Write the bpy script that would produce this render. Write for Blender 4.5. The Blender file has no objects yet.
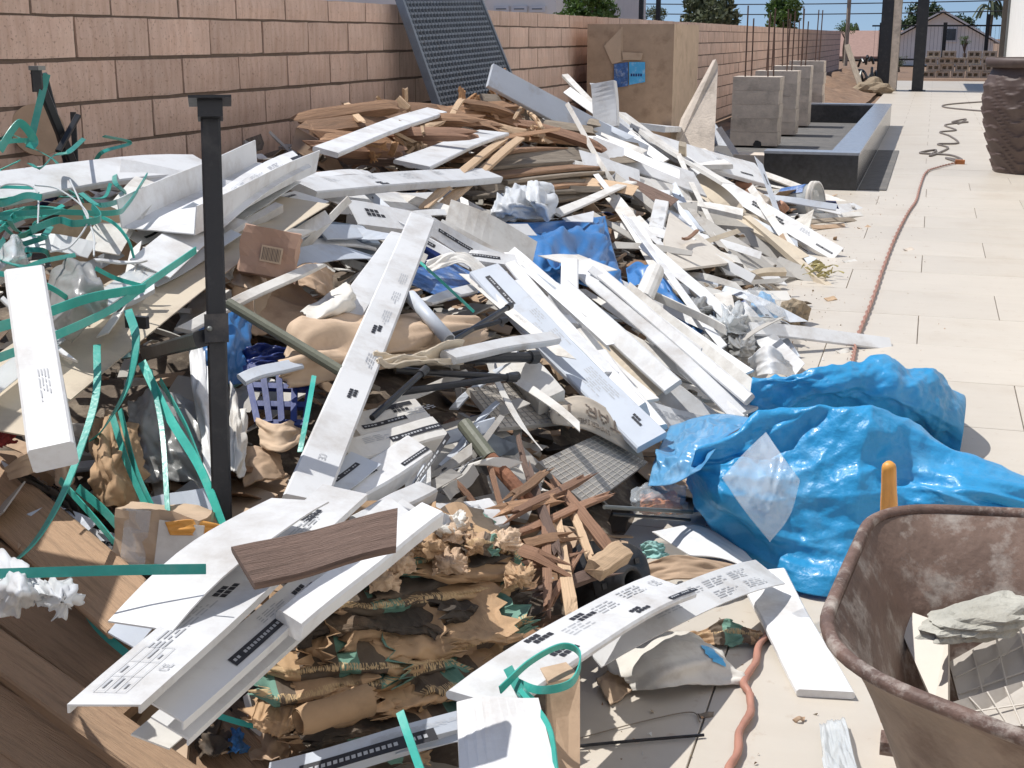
import bpy, bmesh, math, random
import numpy as np
from mathutils import Vector, Matrix
random.seed(7); np.random.seed(7)
SC = bpy.context.scene
COL = SC.collection
# ---------------------------------------------------------------- camera
F = 1320.0; CAMH = 1.2
_vx, _vy = 936 - 512, 37 - 384
_d = np.array([_vx, _vy, F]); _d = _d / np.linalg.norm(_d)
_p = math.atan2(-_vy, F)
_up = np.array([0, -math.cos(_p), -math.sin(_p)])
CM = np.stack([np.cross(_d, _up), _d, _up])          # camera (right, down, forward) -> world
CAM = np.array([0, 0, CAMH])
cd = bpy.data.cameras.new('camera'); cam = bpy.data.objects.new('camera', cd); COL.objects.link(cam)
cd.sensor_width = 36.0; cd.lens = F / 1024 * 36.0; cd.clip_start = 0.05; cd.clip_end = 2000
_R = np.stack([CM @ [1, 0, 0], CM @ [0, -1, 0], CM @ [0, 0, -1]], axis=1)
mw = Matrix(_R.tolist()).to_4x4(); mw.translation = Vector(CAM.tolist()); cam.matrix_world = mw
SC.camera = cam
# ---------------------------------------------------------------- light
SUN_AZ = (-0.995, 0.10); SUN_EL = math.radians(60)
W = bpy.data.worlds.new('World'); SC.world = W; W.use_nodes = True
nt = W.node_tree; bg = nt.nodes['Background']
sky = nt.nodes.new('ShaderNodeTexSky'); sky.sky_type = 'NISHITA'; sky.sun_disc = False
sky.sun_elevation = SUN_EL; sky.sun_rotation = math.atan2(SUN_AZ[0], SUN_AZ[1])
sky.air_density = 1.0; sky.dust_density = 0.6; sky.ozone_density = 1.6
stc = nt.nodes.new('ShaderNodeTexCoord'); smp = nt.nodes.new('ShaderNodeMapping'); smp.inputs['Location'].default_value = (0, 0, .16)   # the band just over the roofs is clear blue sky
nt.links.new(stc.outputs['Generated'], smp.inputs[0]); nt.links.new(smp.outputs[0], sky.inputs[0])
nt.links.new(sky.outputs[0], bg.inputs[0]); bg.inputs[1].default_value = 0.11
sl = bpy.data.lights.new('sun', 'SUN'); sl.energy = 4.3; sl.angle = math.radians(0.55); sl.color = (1.0, 0.972, 0.925)
so = bpy.data.objects.new('sun', sl); COL.objects.link(so)
_sd = Vector((SUN_AZ[0] * math.cos(SUN_EL), SUN_AZ[1] * math.cos(SUN_EL), math.sin(SUN_EL)))
so.rotation_euler = _sd.to_track_quat('Z', 'Y').to_euler(); so.location = (-20, 10, 40)
SC.view_settings.view_transform = 'Standard'; SC.view_settings.look = 'None'
SC.view_settings.gamma = 1.0; SC.view_settings.use_curve_mapping = False
SC.view_settings.exposure = 0.16
SC.render.resolution_x = 1024; SC.render.resolution_y = 768

# ---------------------------------------------------------------- pixels to places
WALLX = -2.98
def ray(u, v): return CM @ np.array([(u - 512) / F, (v - 384) / F, 1.0])
def G(u, v, z=0.0):
    r = ray(u, v); return CAM + r * ((z - CAMH) / r[2])
def XP(u, v, x=WALLX):
    r = ray(u, v); return CAM + r * (x / r[0])
def YP(u, v, y):
    r = ray(u, v); return CAM + r * (y / r[1])
def hf(X, Y):                                          # resting surface of the rubbish heap
    A = np.interp(Y, [0.9, 1.4, 2.0, 2.8, 4, 8.6, 10, 11.4], [0, .2, .38, .58, .72, .76, .5, 0])
    xe = np.interp(Y, [1, 1.6, 2, 3, 9.3, 11], [-1.1, -.78, -.52, -.58, -.6, -1.5])
    k = np.interp(Y, [2.5, 5], [1, 0]); s = np.clip((xe - X) / np.interp(Y, [2.5, 5], [1.5, 2.0]), 0, 1)
    return A * (s * (2 - s) * k + s * (1 - k))
def S(u, v, l=0.0):
    r = ray(u, v); t = 1.0
    while t < 16:
        p = CAM + r * t
        if p[2] < hf(p[0], p[1]) + l: return p
        t += 0.01
    return G(u, v, 0)
def depth(p): return float(((np.asarray(p) - CAM) @ CM)[2])
def proj(p):
    c = (np.asarray(p) - CAM) @ CM; return np.array([512 + F * c[0] / c[2], 384 + F * c[1] / c[2]])
def nrm(v): v = np.asarray(v, float); return v / (np.linalg.norm(v) + 1e-12)

# ---------------------------------------------------------------- materials
MATS = {}
def mat(name, col, rough=0.6, var=0.12, scale=6.0, dirt=None, dirt_amt=0.25, dirt_scale=3.0, bump=0.0, bscale=60.0, metal=0.0,
        spec=0.5, stretch=None, alpha=1.0, trans=0.0, rnd=0.08, coat=0.0, uv=False, dirt_pos=(0.52, 0.68)):
    m = bpy.data.materials.new(name); m.use_nodes = True; n = m.node_tree.nodes; L = m.node_tree.links
    b = n['Principled BSDF']; out = n['Material Output']
    tc = n.new('ShaderNodeTexCoord'); oi = n.new('ShaderNodeObjectInfo')
    mp = n.new('ShaderNodeMapping'); L.new(tc.outputs['UV' if uv else 'Object'], mp.inputs[0])
    if stretch: mp.inputs['Scale'].default_value = stretch
    cv = n.new('ShaderNodeCombineXYZ'); ml = n.new('ShaderNodeMath'); ml.operation = 'MULTIPLY'; ml.inputs[1].default_value = 37.0
    L.new(oi.outputs['Random'], ml.inputs[0]); L.new(ml.outputs[0], cv.inputs[0]); L.new(ml.outputs[0], cv.inputs[1]); L.new(cv.outputs[0], mp.inputs['Location'])
    ns = n.new('ShaderNodeTexNoise'); ns.inputs['Scale'].default_value = scale; ns.inputs['Detail'].default_value = 6; ns.inputs['Roughness'].default_value = 0.62
    L.new(mp.outputs[0], ns.inputs['Vector'])
    rp = n.new('ShaderNodeValToRGB'); c = np.array(col)
    rp.color_ramp.elements[0].position = 0.3; rp.color_ramp.elements[1].position = 0.7
    rp.color_ramp.elements[0].color = (*np.clip(c * (1 - var), 0, 1), 1); rp.color_ramp.elements[1].color = (*np.clip(c * (1 + var), 0, .92), 1)
    L.new(ns.outputs['Fac'], rp.inputs[0]); cur = rp.outputs[0]
    if dirt is not None:
        n2 = n.new('ShaderNodeTexNoise'); n2.inputs['Scale'].default_value = dirt_scale; n2.inputs['Detail'].default_value = 8; n2.inputs['Roughness'].default_value = 0.7
        L.new(mp.outputs[0], n2.inputs['Vector'])
        r2 = n.new('ShaderNodeValToRGB'); r2.color_ramp.elements[0].position = dirt_pos[0]; r2.color_ramp.elements[1].position = dirt_pos[1]
        r2.color_ramp.elements[0].color = (0, 0, 0, 1); r2.color_ramp.elements[1].color = (dirt_amt,) * 3 + (1,)
        L.new(n2.outputs['Fac'], r2.inputs[0])
        mx = n.new('ShaderNodeMix'); mx.data_type = 'RGBA'; mx.inputs[7].default_value = (*dirt, 1)
        L.new(r2.outputs[0], mx.inputs[0]); L.new(cur, mx.inputs[6]); cur = mx.outputs[2]
    if rnd:
        hs = n.new('ShaderNodeHueSaturation'); mr = n.new('ShaderNodeMapRange')
        mr.inputs[3].default_value = 1 - rnd; mr.inputs[4].default_value = 1 + rnd
        L.new(oi.outputs['Random'], mr.inputs[0]); L.new(mr.outputs[0], hs.inputs['Value']); L.new(cur, hs.inputs['Color']); cur = hs.outputs[0]
    L.new(cur, b.inputs['Base Color'])
    b.inputs['Roughness'].default_value = rough; b.inputs['Metallic'].default_value = metal
    b.inputs['Specular IOR Level'].default_value = spec; b.inputs['Coat Weight'].default_value = coat; b.inputs['Coat Roughness'].default_value = 0.12
    if bump:
        nb = n.new('ShaderNodeTexNoise'); nb.inputs['Scale'].default_value = bscale; nb.inputs['Detail'].default_value = 5
        L.new(mp.outputs[0], nb.inputs['Vector']); bp = n.new('ShaderNodeBump'); bp.inputs['Strength'].default_value = bump; bp.inputs['Distance'].default_value = 0.01
        L.new(nb.outputs['Fac'], bp.inputs['Height']); L.new(bp.outputs[0], b.inputs['Normal'])
    if alpha < 1: b.inputs['Alpha'].default_value = alpha
    if trans:
        tr = n.new('ShaderNodeBsdfTranslucent'); L.new(cur, tr.inputs[0]); ms = n.new('ShaderNodeMixShader'); ms.inputs[0].default_value = trans
        L.new(b.outputs[0], ms.inputs[1]); L.new(tr.outputs[0], ms.inputs[2]); L.new(ms.outputs[0], out.inputs[0])
    MATS[name] = m; return m
GRIME = (.30, .24, .18)
mat('white', (.69, .695, .70), .5, .05, 5, GRIME, .6, 6, .12, 22, spec=.4, dirt_pos=(.47, .76), rnd=.13)
mat('white_dirty', (.68, .66, .62), .6, .07, 5, GRIME, .65, 6, .12, 25, dirt_pos=(.48, .72))
mat('cream', (.56, .48, .37), .7, .08, 5, GRIME, .5, 6, .1, 40)
mat('greycard', (.40, .38, .35), .75, .1, 6, (.2, .16, .12), .5, 6, .15, 40)
mat('bluegrey', (.52, .56, .62), .5, .06, 5, GRIME, .4, 6, .05, 30)  # bluish shade of white card put into the colour; also blue-grey pieces
mat('kraft', (.45, .315, .21), .8, .12, 7, (.2, .12, .07), .5, 6, .25, 30)
mat('kraft_light', (.53, .39, .27), .8, .1, 7, (.25, .16, .1), .4, 6, .2, 30)
mat('carton_red', (.36, .225, .16), .8, .12, 7, (.2, .12, .07), .4, 6, .2, 30)
mat('wood', (.38, .22, .125), .75, .4, 5, (.12, .07, .04), .6, 4, .6, 30, stretch=(1.2, 26, 1), uv=True, rnd=.35)
mat('wood_red', (.33, .185, .115), .75, .35, 5, (.12, .06, .04), .5, 4, .5, 30, stretch=(1.2, 26, 1), uv=True, rnd=.25)
mat('wood_pale', (.58, .41, .26), .75, .2, 5, (.3, .18, .1), .5, 4, .4, 30, stretch=(1.2, 26, 1), uv=True, rnd=.15)
mat('wood_grey', (.27, .225, .175), .85, .3, 5, (.12, .09, .07), .6, 4, .5, 30, stretch=(1.0, 26, 1), uv=True, rnd=.25)
mat('wood_dark', (.175, .115, .09), .8, .2, 5, (.05, .03, .02), .6, 4, .5, 30, stretch=(1.2, 26, 1), uv=True, rnd=.2)
mat('pallet', (.36, .235, .145), .8, .35, 5, (.09, .05, .03), .6, 5, .5, 30, stretch=(1.2, 22, 1), uv=True, rnd=.18)
mat('fibre', (.42, .24, .12), .9, .35, 20, (.15, .08, .04), .5, 12, .8, 60)
mat('strap', (.06, .46, .385), .34, .2, 9, (.25, .45, .40), .5, 9, .12, 80, spec=.6, trans=.22, rnd=.3)
mat('strap_white', (.62, .64, .64), .4, .08, 9, rnd=.1, trans=.2)
mat('black_metal', (.012, .013, .017), .36, .2, 8, (.10, .095, .09), .25, 12, .06, 60, spec=.5)
mat('black_plastic', (.025, .026, .03), .45, .2, 8, (.2, .17, .14), .4, 8, .1, 60)
mat('grey_metal', (.22, .23, .22), .5, .15, 8, (.15, .12, .09), .4, 8, .1, 60, metal=.5)
mat('olive_pipe', (.16, .165, .12), .5, .15, 8, (.25, .2, .15), .5, 8, .1, 60)
mat('rust', (.25, .11, .06), .85, .35, 14, (.08, .04, .03), .6, 8, .5, 60)
mat('panel', (.16, .19, .225), .45, .2, 10, (.2, .19, .17), .4, 8, .1, 60)
mat('blue_tarp', (.04, .39, .74), .40, .14, 4, (.16, .48, .76), .6, 6, .5, 42, spec=.5, trans=.3, coat=.14, rnd=.03)
mat('blue_veil', (.16, .46, .74), .3, .12, 4, (.5, .7, .85), .6, 8, .12, 18, trans=.35, coat=.2, rnd=.03)
mat('blue_sheet', (.05, .19, .46), .38, .18, 5, (.15, .25, .45), .5, 7, .15, 18, trans=.06)
mat('navy', (.012, .03, .16), .4, .15, 8, (.1, .11, .2), .4, 8, .05, 50)
mat('blue_print', (.05, .13, .34), .5, .5, 30, (.6, .65, .7), .6, 25, rnd=.05)
mat('sky_label', (.08, .42, .75), .5, .1, 8, (.6, .7, .8), .5, 25)
mat('film', (.80, .84, .87), .14, .06, 6, alpha=.22, spec=.7, bump=.1, bscale=12, coat=.2)
mat('film_grey', (.34, .34, .33), .3, .25, 6, (.15, .12, .1), .5, 7, alpha=.82, bump=.2, bscale=20)
mat('bag_white', (.74, .76, .78), .35, .06, 6, GRIME, .3, 7, .15, 20, trans=.25)
mat('bag_clear', (.66, .69, .70), .25, .08, 6, GRIME, .3, 7, alpha=.62, bump=.2, bscale=20, coat=.2)
mat('paper', (.70, .67, .61), .75, .07, 6, GRIME, .5, 7, .2, 30, trans=.1)
mat('ink', (.022, .022, .028), .6, .3, 40, rnd=0)
mat('ink_grey', (.42, .43, .45), .6, .1, 40, rnd=0)
mat('ink_brown', (.16, .12, .09), .7, .2, 40, rnd=0)
mat('concrete', (.58, .50, .42), .9, .15, 10, (.2, .17, .14), .5, 4, .5, 60)
mat('rock', (.40, .39, .34), .9, .2, 14, (.25, .22, .17), .5, 6, .8, 50)
mat('brown_rock', (.30, .235, .16), .9, .2, 14, (.2, .15, .1), .5, 6, .8, 50)
mat('tile_piece', (.47, .43, .38), .6, .07, 10, (.3, .26, .2), .4, 6, .1, 60)
mat('tile_pale', (.62, .57, .50), .55, .05, 10, (.35, .3, .24), .4, 6, .06, 60)
mat('tile_grey', (.33, .31, .285), .7, .1, 10, (.2, .17, .14), .5, 6, .2, 60)
mat('grout', (.62, .58, .52), .85, .08, 20, rnd=0)
mat('cord', (.36, .185, .14), .55, .15, 15, (.4, .25, .18), .5, 12)
mat('cord_dark', (.13, .11, .10), .6, .15, 15)
mat('hose', (.44, .21, .15), .55, .15, 15, (.4, .25, .18), .5, 12)
mat('red_cloth', (.30, .04, .04), .8, .2, 8)
mat('orange_wood', (.72, .34, .07), .5, .12, 8, (.4, .2, .08), .4, 9, stretch=(2, 14, 1), uv=True)
mat('pot', (.085, .056, .047), .6, .12, 8, (.13, .10, .085), .4, 4, .04, 40)
mat('granite', (.03, .031, .034), .2, .3, 30, (.12, .12, .13), .35, 3, spec=.55, rnd=.05)
mat('granite_lit_top', (.27, .29, .33), .25, .15, 20, (.30, .31, .33), .5, 3, spec=.6, rnd=.05)  # same granite, the bluish light on its top put into the colour
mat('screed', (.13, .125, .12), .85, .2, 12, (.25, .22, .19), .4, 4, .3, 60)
mat('soil', (.20, .125, .08), .95, .3, 7, (.33, .23, .16), .6, 3, .9, 25)
mat('building', (.74, .725, .69), .8, .04, 3, rnd=.02)
mat('building_grey', (.62, .64, .66), .8, .06, 3, rnd=.02)
mat('roof_red', (.32, .20, .16), .85, .15, 6, bump=.4, bscale=9)
mat('glass', (.05, .06, .075), .12, .1, 5, spec=.7)
mat('leaf', (.075, .13, .028), .55, .5, 3.5, trans=.3, rnd=.15)
mat('leaf_dark', (.035, .065, .02), .6, .5, 3.5, trans=.2, rnd=.15)
mat('leaf_olive', (.115, .135, .07), .6, .4, 3.5, trans=.25, rnd=.15)
mat('bark', (.12, .085, .06), .9, .3, 8, bump=.6, bscale=30)
mat('leaf_dry', (.36, .31, .13), .8, .3, 12)
mat('mortar', (.15, .11, .085), .95, .12, 20, rnd=0, bump=.4, bscale=80)
mat('orange', (.55, .2, .07), .7, .2, 10)
mat('brick_scrap', (.42, .22, .14), .9, .2, 12, (.5, .42, .35), .5, 9, .5, 60)
mat('teal_paper', (.25, .47, .44), .7, .15, 10, GRIME, .3, 7)
mat('rod', (.10, .055, .04), .8, .2, 10)

def special_block():
    m = mat('block', (.66, .475, .38), .92, .15, 2.2, (.72, .56, .46), .5, 5, .0, rnd=.10, dirt_pos=(.45, .75))
    n = m.node_tree.nodes; L = m.node_tree.links; b = n['Principled BSDF']
    tc = n.new('ShaderNodeTexCoord'); mp = n.new('ShaderNodeMapping'); mp.inputs['Scale'].default_value = (1, 30, 5)
    oi = [x for x in n if x.type == 'OBJECT_INFO'][0]; cv = n.new('ShaderNodeCombineXYZ'); ml = n.new('ShaderNodeMath'); ml.operation = 'MULTIPLY'; ml.inputs[1].default_value = 91
    L.new(oi.outputs['Random'], ml.inputs[0]); L.new(ml.outputs[0], cv.inputs[1]); L.new(cv.outputs[0], mp.inputs['Location'])
    L.new(tc.outputs['Object'], mp.inputs[0])
    ns = n.new('ShaderNodeTexNoise'); ns.inputs['Scale'].default_value = 1.0; ns.inputs['Detail'].default_value = 3
    L.new(mp.outputs[0], ns.inputs['Vector'])
    pit = n.new('ShaderNodeTexNoise'); pit.inputs['Scale'].default_value = 95; pit.inputs['Detail'].default_value = 3; L.new(tc.outputs['Object'], pit.inputs['Vector'])
    pr = n.new('ShaderNodeValToRGB'); pr.color_ramp.elements[0].position = .30; pr.color_ramp.elements[1].position = .40; L.new(pit.outputs['Fac'], pr.inputs[0])
    ad = n.new('ShaderNodeMath'); ad.operation = 'ADD'; L.new(ns.outputs['Fac'], ad.inputs[0]); L.new(pr.outputs[0], ad.inputs[1])
    bp = n.new('ShaderNodeBump'); bp.inputs['Strength'].default_value = .55; bp.inputs['Distance'].default_value = .008
    L.new(ad.outputs[0], bp.inputs['Height']); L.new(bp.outputs[0], b.inputs['Normal'])
    src = b.inputs['Base Color'].links[0].from_socket
    mx = n.new('ShaderNodeMix'); mx.data_type = 'RGBA'; mx.blend_type = 'MULTIPLY'; mx.inputs[0].default_value = .55
    r3 = n.new('ShaderNodeValToRGB'); r3.color_ramp.elements[0].position = .3; r3.color_ramp.elements[1].position = .62
    r3.color_ramp.elements[0].color = (.74, .66, .6, 1); r3.color_ramp.elements[1].color = (1, 1, 1, 1); L.new(ns.outputs['Fac'], r3.inputs[0])
    L.new(src, mx.inputs[6]); L.new(r3.outputs[0], mx.inputs[7])
    mx2 = n.new('ShaderNodeMix'); mx2.data_type = 'RGBA'; mx2.blend_type = 'MULTIPLY'; mx2.inputs[0].default_value = .22
    L.new(mx.outputs[2], mx2.inputs[6]); L.new(pr.outputs[0], mx2.inputs[7]); L.new(mx2.outputs[2], b.inputs['Base Color'])
special_block()
def special_tile():
    m = mat('tile', (.545, .495, .425), .42, .03, 2.5, (.44, .37, .29), .45, 1.3, .03, 90, spec=.45, rnd=.035)
    n = m.node_tree.nodes; L = m.node_tree.links; b = n['Principled BSDF']; src = b.inputs['Base Color'].links[0].from_socket
    tc = n.new('ShaderNodeTexCoord'); geo = n.new('ShaderNodeNewGeometry')
    v = n.new('ShaderNodeTexNoise'); v.inputs['Scale'].default_value = 16; v.inputs['Detail'].default_value = 7; v.inputs['Roughness'].default_value = .7; L.new(geo.outputs['Position'], v.inputs['Vector'])
    r = n.new('ShaderNodeValToRGB'); r.color_ramp.elements[0].position = .60; r.color_ramp.elements[1].position = .70
    r.color_ramp.elements[0].color = (0, 0, 0, 1); r.color_ramp.elements[1].color = (.5, .5, .5, 1); L.new(v.outputs['Fac'], r.inputs[0])
    mx = n.new('ShaderNodeMix'); mx.data_type = 'RGBA'; mx.inputs[7].default_value = (.36, .26, .18, 1)
    L.new(r.outputs[0], mx.inputs[0]); L.new(src, mx.inputs[6])
    # long soft veins of the wood-look tile
    mp = n.new('ShaderNodeMapping'); mp.inputs['Scale'].default_value = (1.2, 9, 1); L.new(geo.outputs['Position'], mp.inputs[0])
    w = n.new('ShaderNodeTexNoise'); w.inputs['Scale'].default_value = 2.2; w.inputs['Detail'].default_value = 5; L.new(mp.outputs[0], w.inputs['Vector'])
    r4 = n.new('ShaderNodeValToRGB'); r4.color_ramp.elements[0].position = .35; r4.color_ramp.elements[1].position = .6
    r4.color_ramp.elements[0].color = (.975, .97, .965, 1); r4.color_ramp.elements[1].color = (1, 1, 1, 1); L.new(w.outputs['Fac'], r4.inputs[0])
    mm = n.new('ShaderNodeMix'); mm.data_type = 'RGBA'; mm.blend_type = 'MULTIPLY'; mm.inputs[0].default_value = 1
    L.new(mx.outputs[2], mm.inputs[6]); L.new(r4.outputs[0], mm.inputs[7]); L.new(mm.outputs[2], b.inputs['Base Color'])
special_tile()
def special_sack(name, base, dark, green, bandpos):
    m = mat(name, base, .85, .14, 7, (.15, .1, .06), .5, 6, .3, 30)
    n = m.node_tree.nodes; L = m.node_tree.links; b = n['Principled BSDF']; src = b.inputs['Base Color'].links[0].from_socket
    tc = n.new('ShaderNodeTexCoord'); sx = n.new('ShaderNodeSeparateXYZ'); L.new(tc.outputs['UV'], sx.inputs[0])
    oi = [x for x in n if x.type == 'OBJECT_INFO'][0]
    ad = n.new('ShaderNodeMath'); ad.operation = 'ADD'; L.new(sx.outputs[1], ad.inputs[0]); L.new(oi.outputs['Random'], ad.inputs[1])
    fr = n.new('ShaderNodeMath'); fr.operation = 'FRACT'; L.new(ad.outputs[0], fr.inputs[0])
    rp = n.new('ShaderNodeValToRGB'); rp.color_ramp.interpolation = 'CONSTANT'; e = rp.color_ramp.elements
    e[0].position = 0; e[0].color = (*base, 1); e[1].position = bandpos[0]; e[1].color = (*dark, 1)
    q = e.new(bandpos[1]); q.color = (*green, 1); q = e.new(bandpos[2]); q.color = (*dark, 1); q = e.new(bandpos[3]); q.color = (*base, 1)
    L.new(fr.outputs[0], rp.inputs[0])
    # row of letter-like marks along the middle of the print
    mp = n.new('ShaderNodeMapping'); mp.inputs['Scale'].default_value = (5.0, 60, 1); L.new(tc.outputs['UV'], mp.inputs[0])
    vo = n.new('ShaderNodeTexNoise'); vo.inputs['Scale'].default_value = 1.6; vo.inputs['Detail'].default_value = 1; L.new(mp.outputs[0], vo.inputs['Vector'])
    g1 = n.new('ShaderNodeMath'); g1.operation = 'GREATER_THAN'; g1.inputs[1].default_value = .5; L.new(vo.outputs['Fac'], g1.inputs[0])
    ab = n.new('ShaderNodeMath'); ab.operation = 'SUBTRACT'; ab.inputs[1].default_value = .42; L.new(sx.outputs[0], ab.inputs[0])
    aa = n.new('ShaderNodeMath'); aa.operation = 'ABSOLUTE'; L.new(ab.outputs[0], aa.inputs[0])
    lt = n.new('ShaderNodeMath'); lt.operation = 'LESS_THAN'; lt.inputs[1].default_value = .07; L.new(aa.outputs[0], lt.inputs[0])
    mu = n.new('ShaderNodeMath'); mu.operation = 'MULTIPLY'; L.new(g1.outputs[0], mu.inputs[0]); L.new(lt.outputs[0], mu.inputs[1])
    m2 = n.new('ShaderNodeMix'); m2.data_type = 'RGBA'; m2.inputs[7].default_value = (.55, .4, .22, 1); L.new(mu.outputs[0], m2.inputs[0]); L.new(rp.outputs[0], m2.inputs[6])
    mx = n.new('ShaderNodeMix'); mx.data_type = 'RGBA'; mx.blend_type = 'MIX'; mx.inputs[0].default_value = .88; L.new(src, mx.inputs[6]); L.new(m2.outputs[2], mx.inputs[7])
    L.new(mx.outputs[2], b.inputs['Base Color'])
special_sack('sack_print', (.44, .29, .16), (.07, .058, .046), (.09, .25, .20), (.22, .48, .62, .8))
special_sack('sack_green', (.42, .28, .17), (.08, .065, .052), (.11, .28, .23), (.2, .36, .62, .74))
mat('sack_plain', (.43, .28, .16), .85, .15, 7, (.15, .09, .05), .5, 6, .3, 30, rnd=.2)
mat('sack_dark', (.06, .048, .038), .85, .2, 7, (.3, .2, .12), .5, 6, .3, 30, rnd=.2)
# ---------------------------------------------------------------- mesh helpers
class MB:
    def __init__(s): s.v = []; s.f = []; s.uv = []; s.mi = []
    def add(s, vs, fs, uvs=None, mi=0):
        o = len(s.v); s.v += [tuple(map(float, x)) for x in vs]
        for k, f in enumerate(fs):
            s.f.append([i + o for i in f]); s.mi.append(mi)
            s.uv.append(uvs[k] if uvs else [(0, 0)] * len(f))
        return s
    def box(s, c, d, R=None, mi=0, bev=0):
        c = np.array(c, float); d = np.array(d, float) / 2
        vs = [np.array([x, y, z]) * d for x in (-1, 1) for y in (-1, 1) for z in (-1, 1)]
        if R is not None: vs = [R @ v for v in vs]
        vs = [v + c for v in vs]
        L = int(np.argmax(d)); 
        fs = [(0, 1, 3, 2), (4, 6, 7, 5), (0, 4, 5, 1), (2, 3, 7, 6), (0, 2, 6, 4), (1, 5, 7, 3)]
        loc = [np.array([x, y, z]) * d for x in (-1, 1) for y in (-1, 1) for z in (-1, 1)]
        o2 = [i for i in range(3) if i != L]
        uvs = [[(loc[i][L], loc[i][o2[0]] + loc[i][o2[1]]) for i in f] for f in fs]
        return s.add(vs, fs, uvs, mi)
    def build(s, name, m, parent=None, smooth=False):
        me = bpy.data.meshes.new(name); v = np.array(s.v)
        c = v.mean(axis=0) if len(v) else np.zeros(3)
        if parent is not None: base = np.array(parent.get('_o', (0, 0, 0)))
        me.from_pydata([tuple(x) for x in (v - c)], [], s.f)
        ul = me.uv_layers.new(name='UVMap'); flat = [q for f in s.uv for q in f]
        ul.data.foreach_set('uv', np.array(flat, float).ravel())
        ms = m if isinstance(m, (list, tuple)) else [m]
        for q in ms: me.materials.append(MATS[q])
        me.polygons.foreach_set('material_index', s.mi)
        if smooth: me.polygons.foreach_set('use_smooth', [True] * len(s.f))
        me.update(); ob = bpy.data.objects.new(name, me); COL.objects.link(ob)
        place(ob, c, parent); return ob
ORG = {}
def place(ob, c, parent=None):
    ORG[ob] = np.array(c, float)
    if parent is None: ob.location = Vector([float(x) for x in c])
    else:
        ob.parent = parent; d = np.array(c) - ORG[parent]; ob.location = Vector([float(x) for x in d])
def tag(o, label, cat, group=None):
    o['label'] = label; o['category'] = cat
    if group: o['group'] = group
    return o
def thing(name, label, cat, c=(0, 0, 0), group=None):
    o = bpy.data.objects.new(name, None); o.empty_display_size = .05; COL.objects.link(o); place(o, np.array(c, float)); return tag(o, label, cat, group)
def structure(o): o['kind'] = 'structure'; return o

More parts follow.
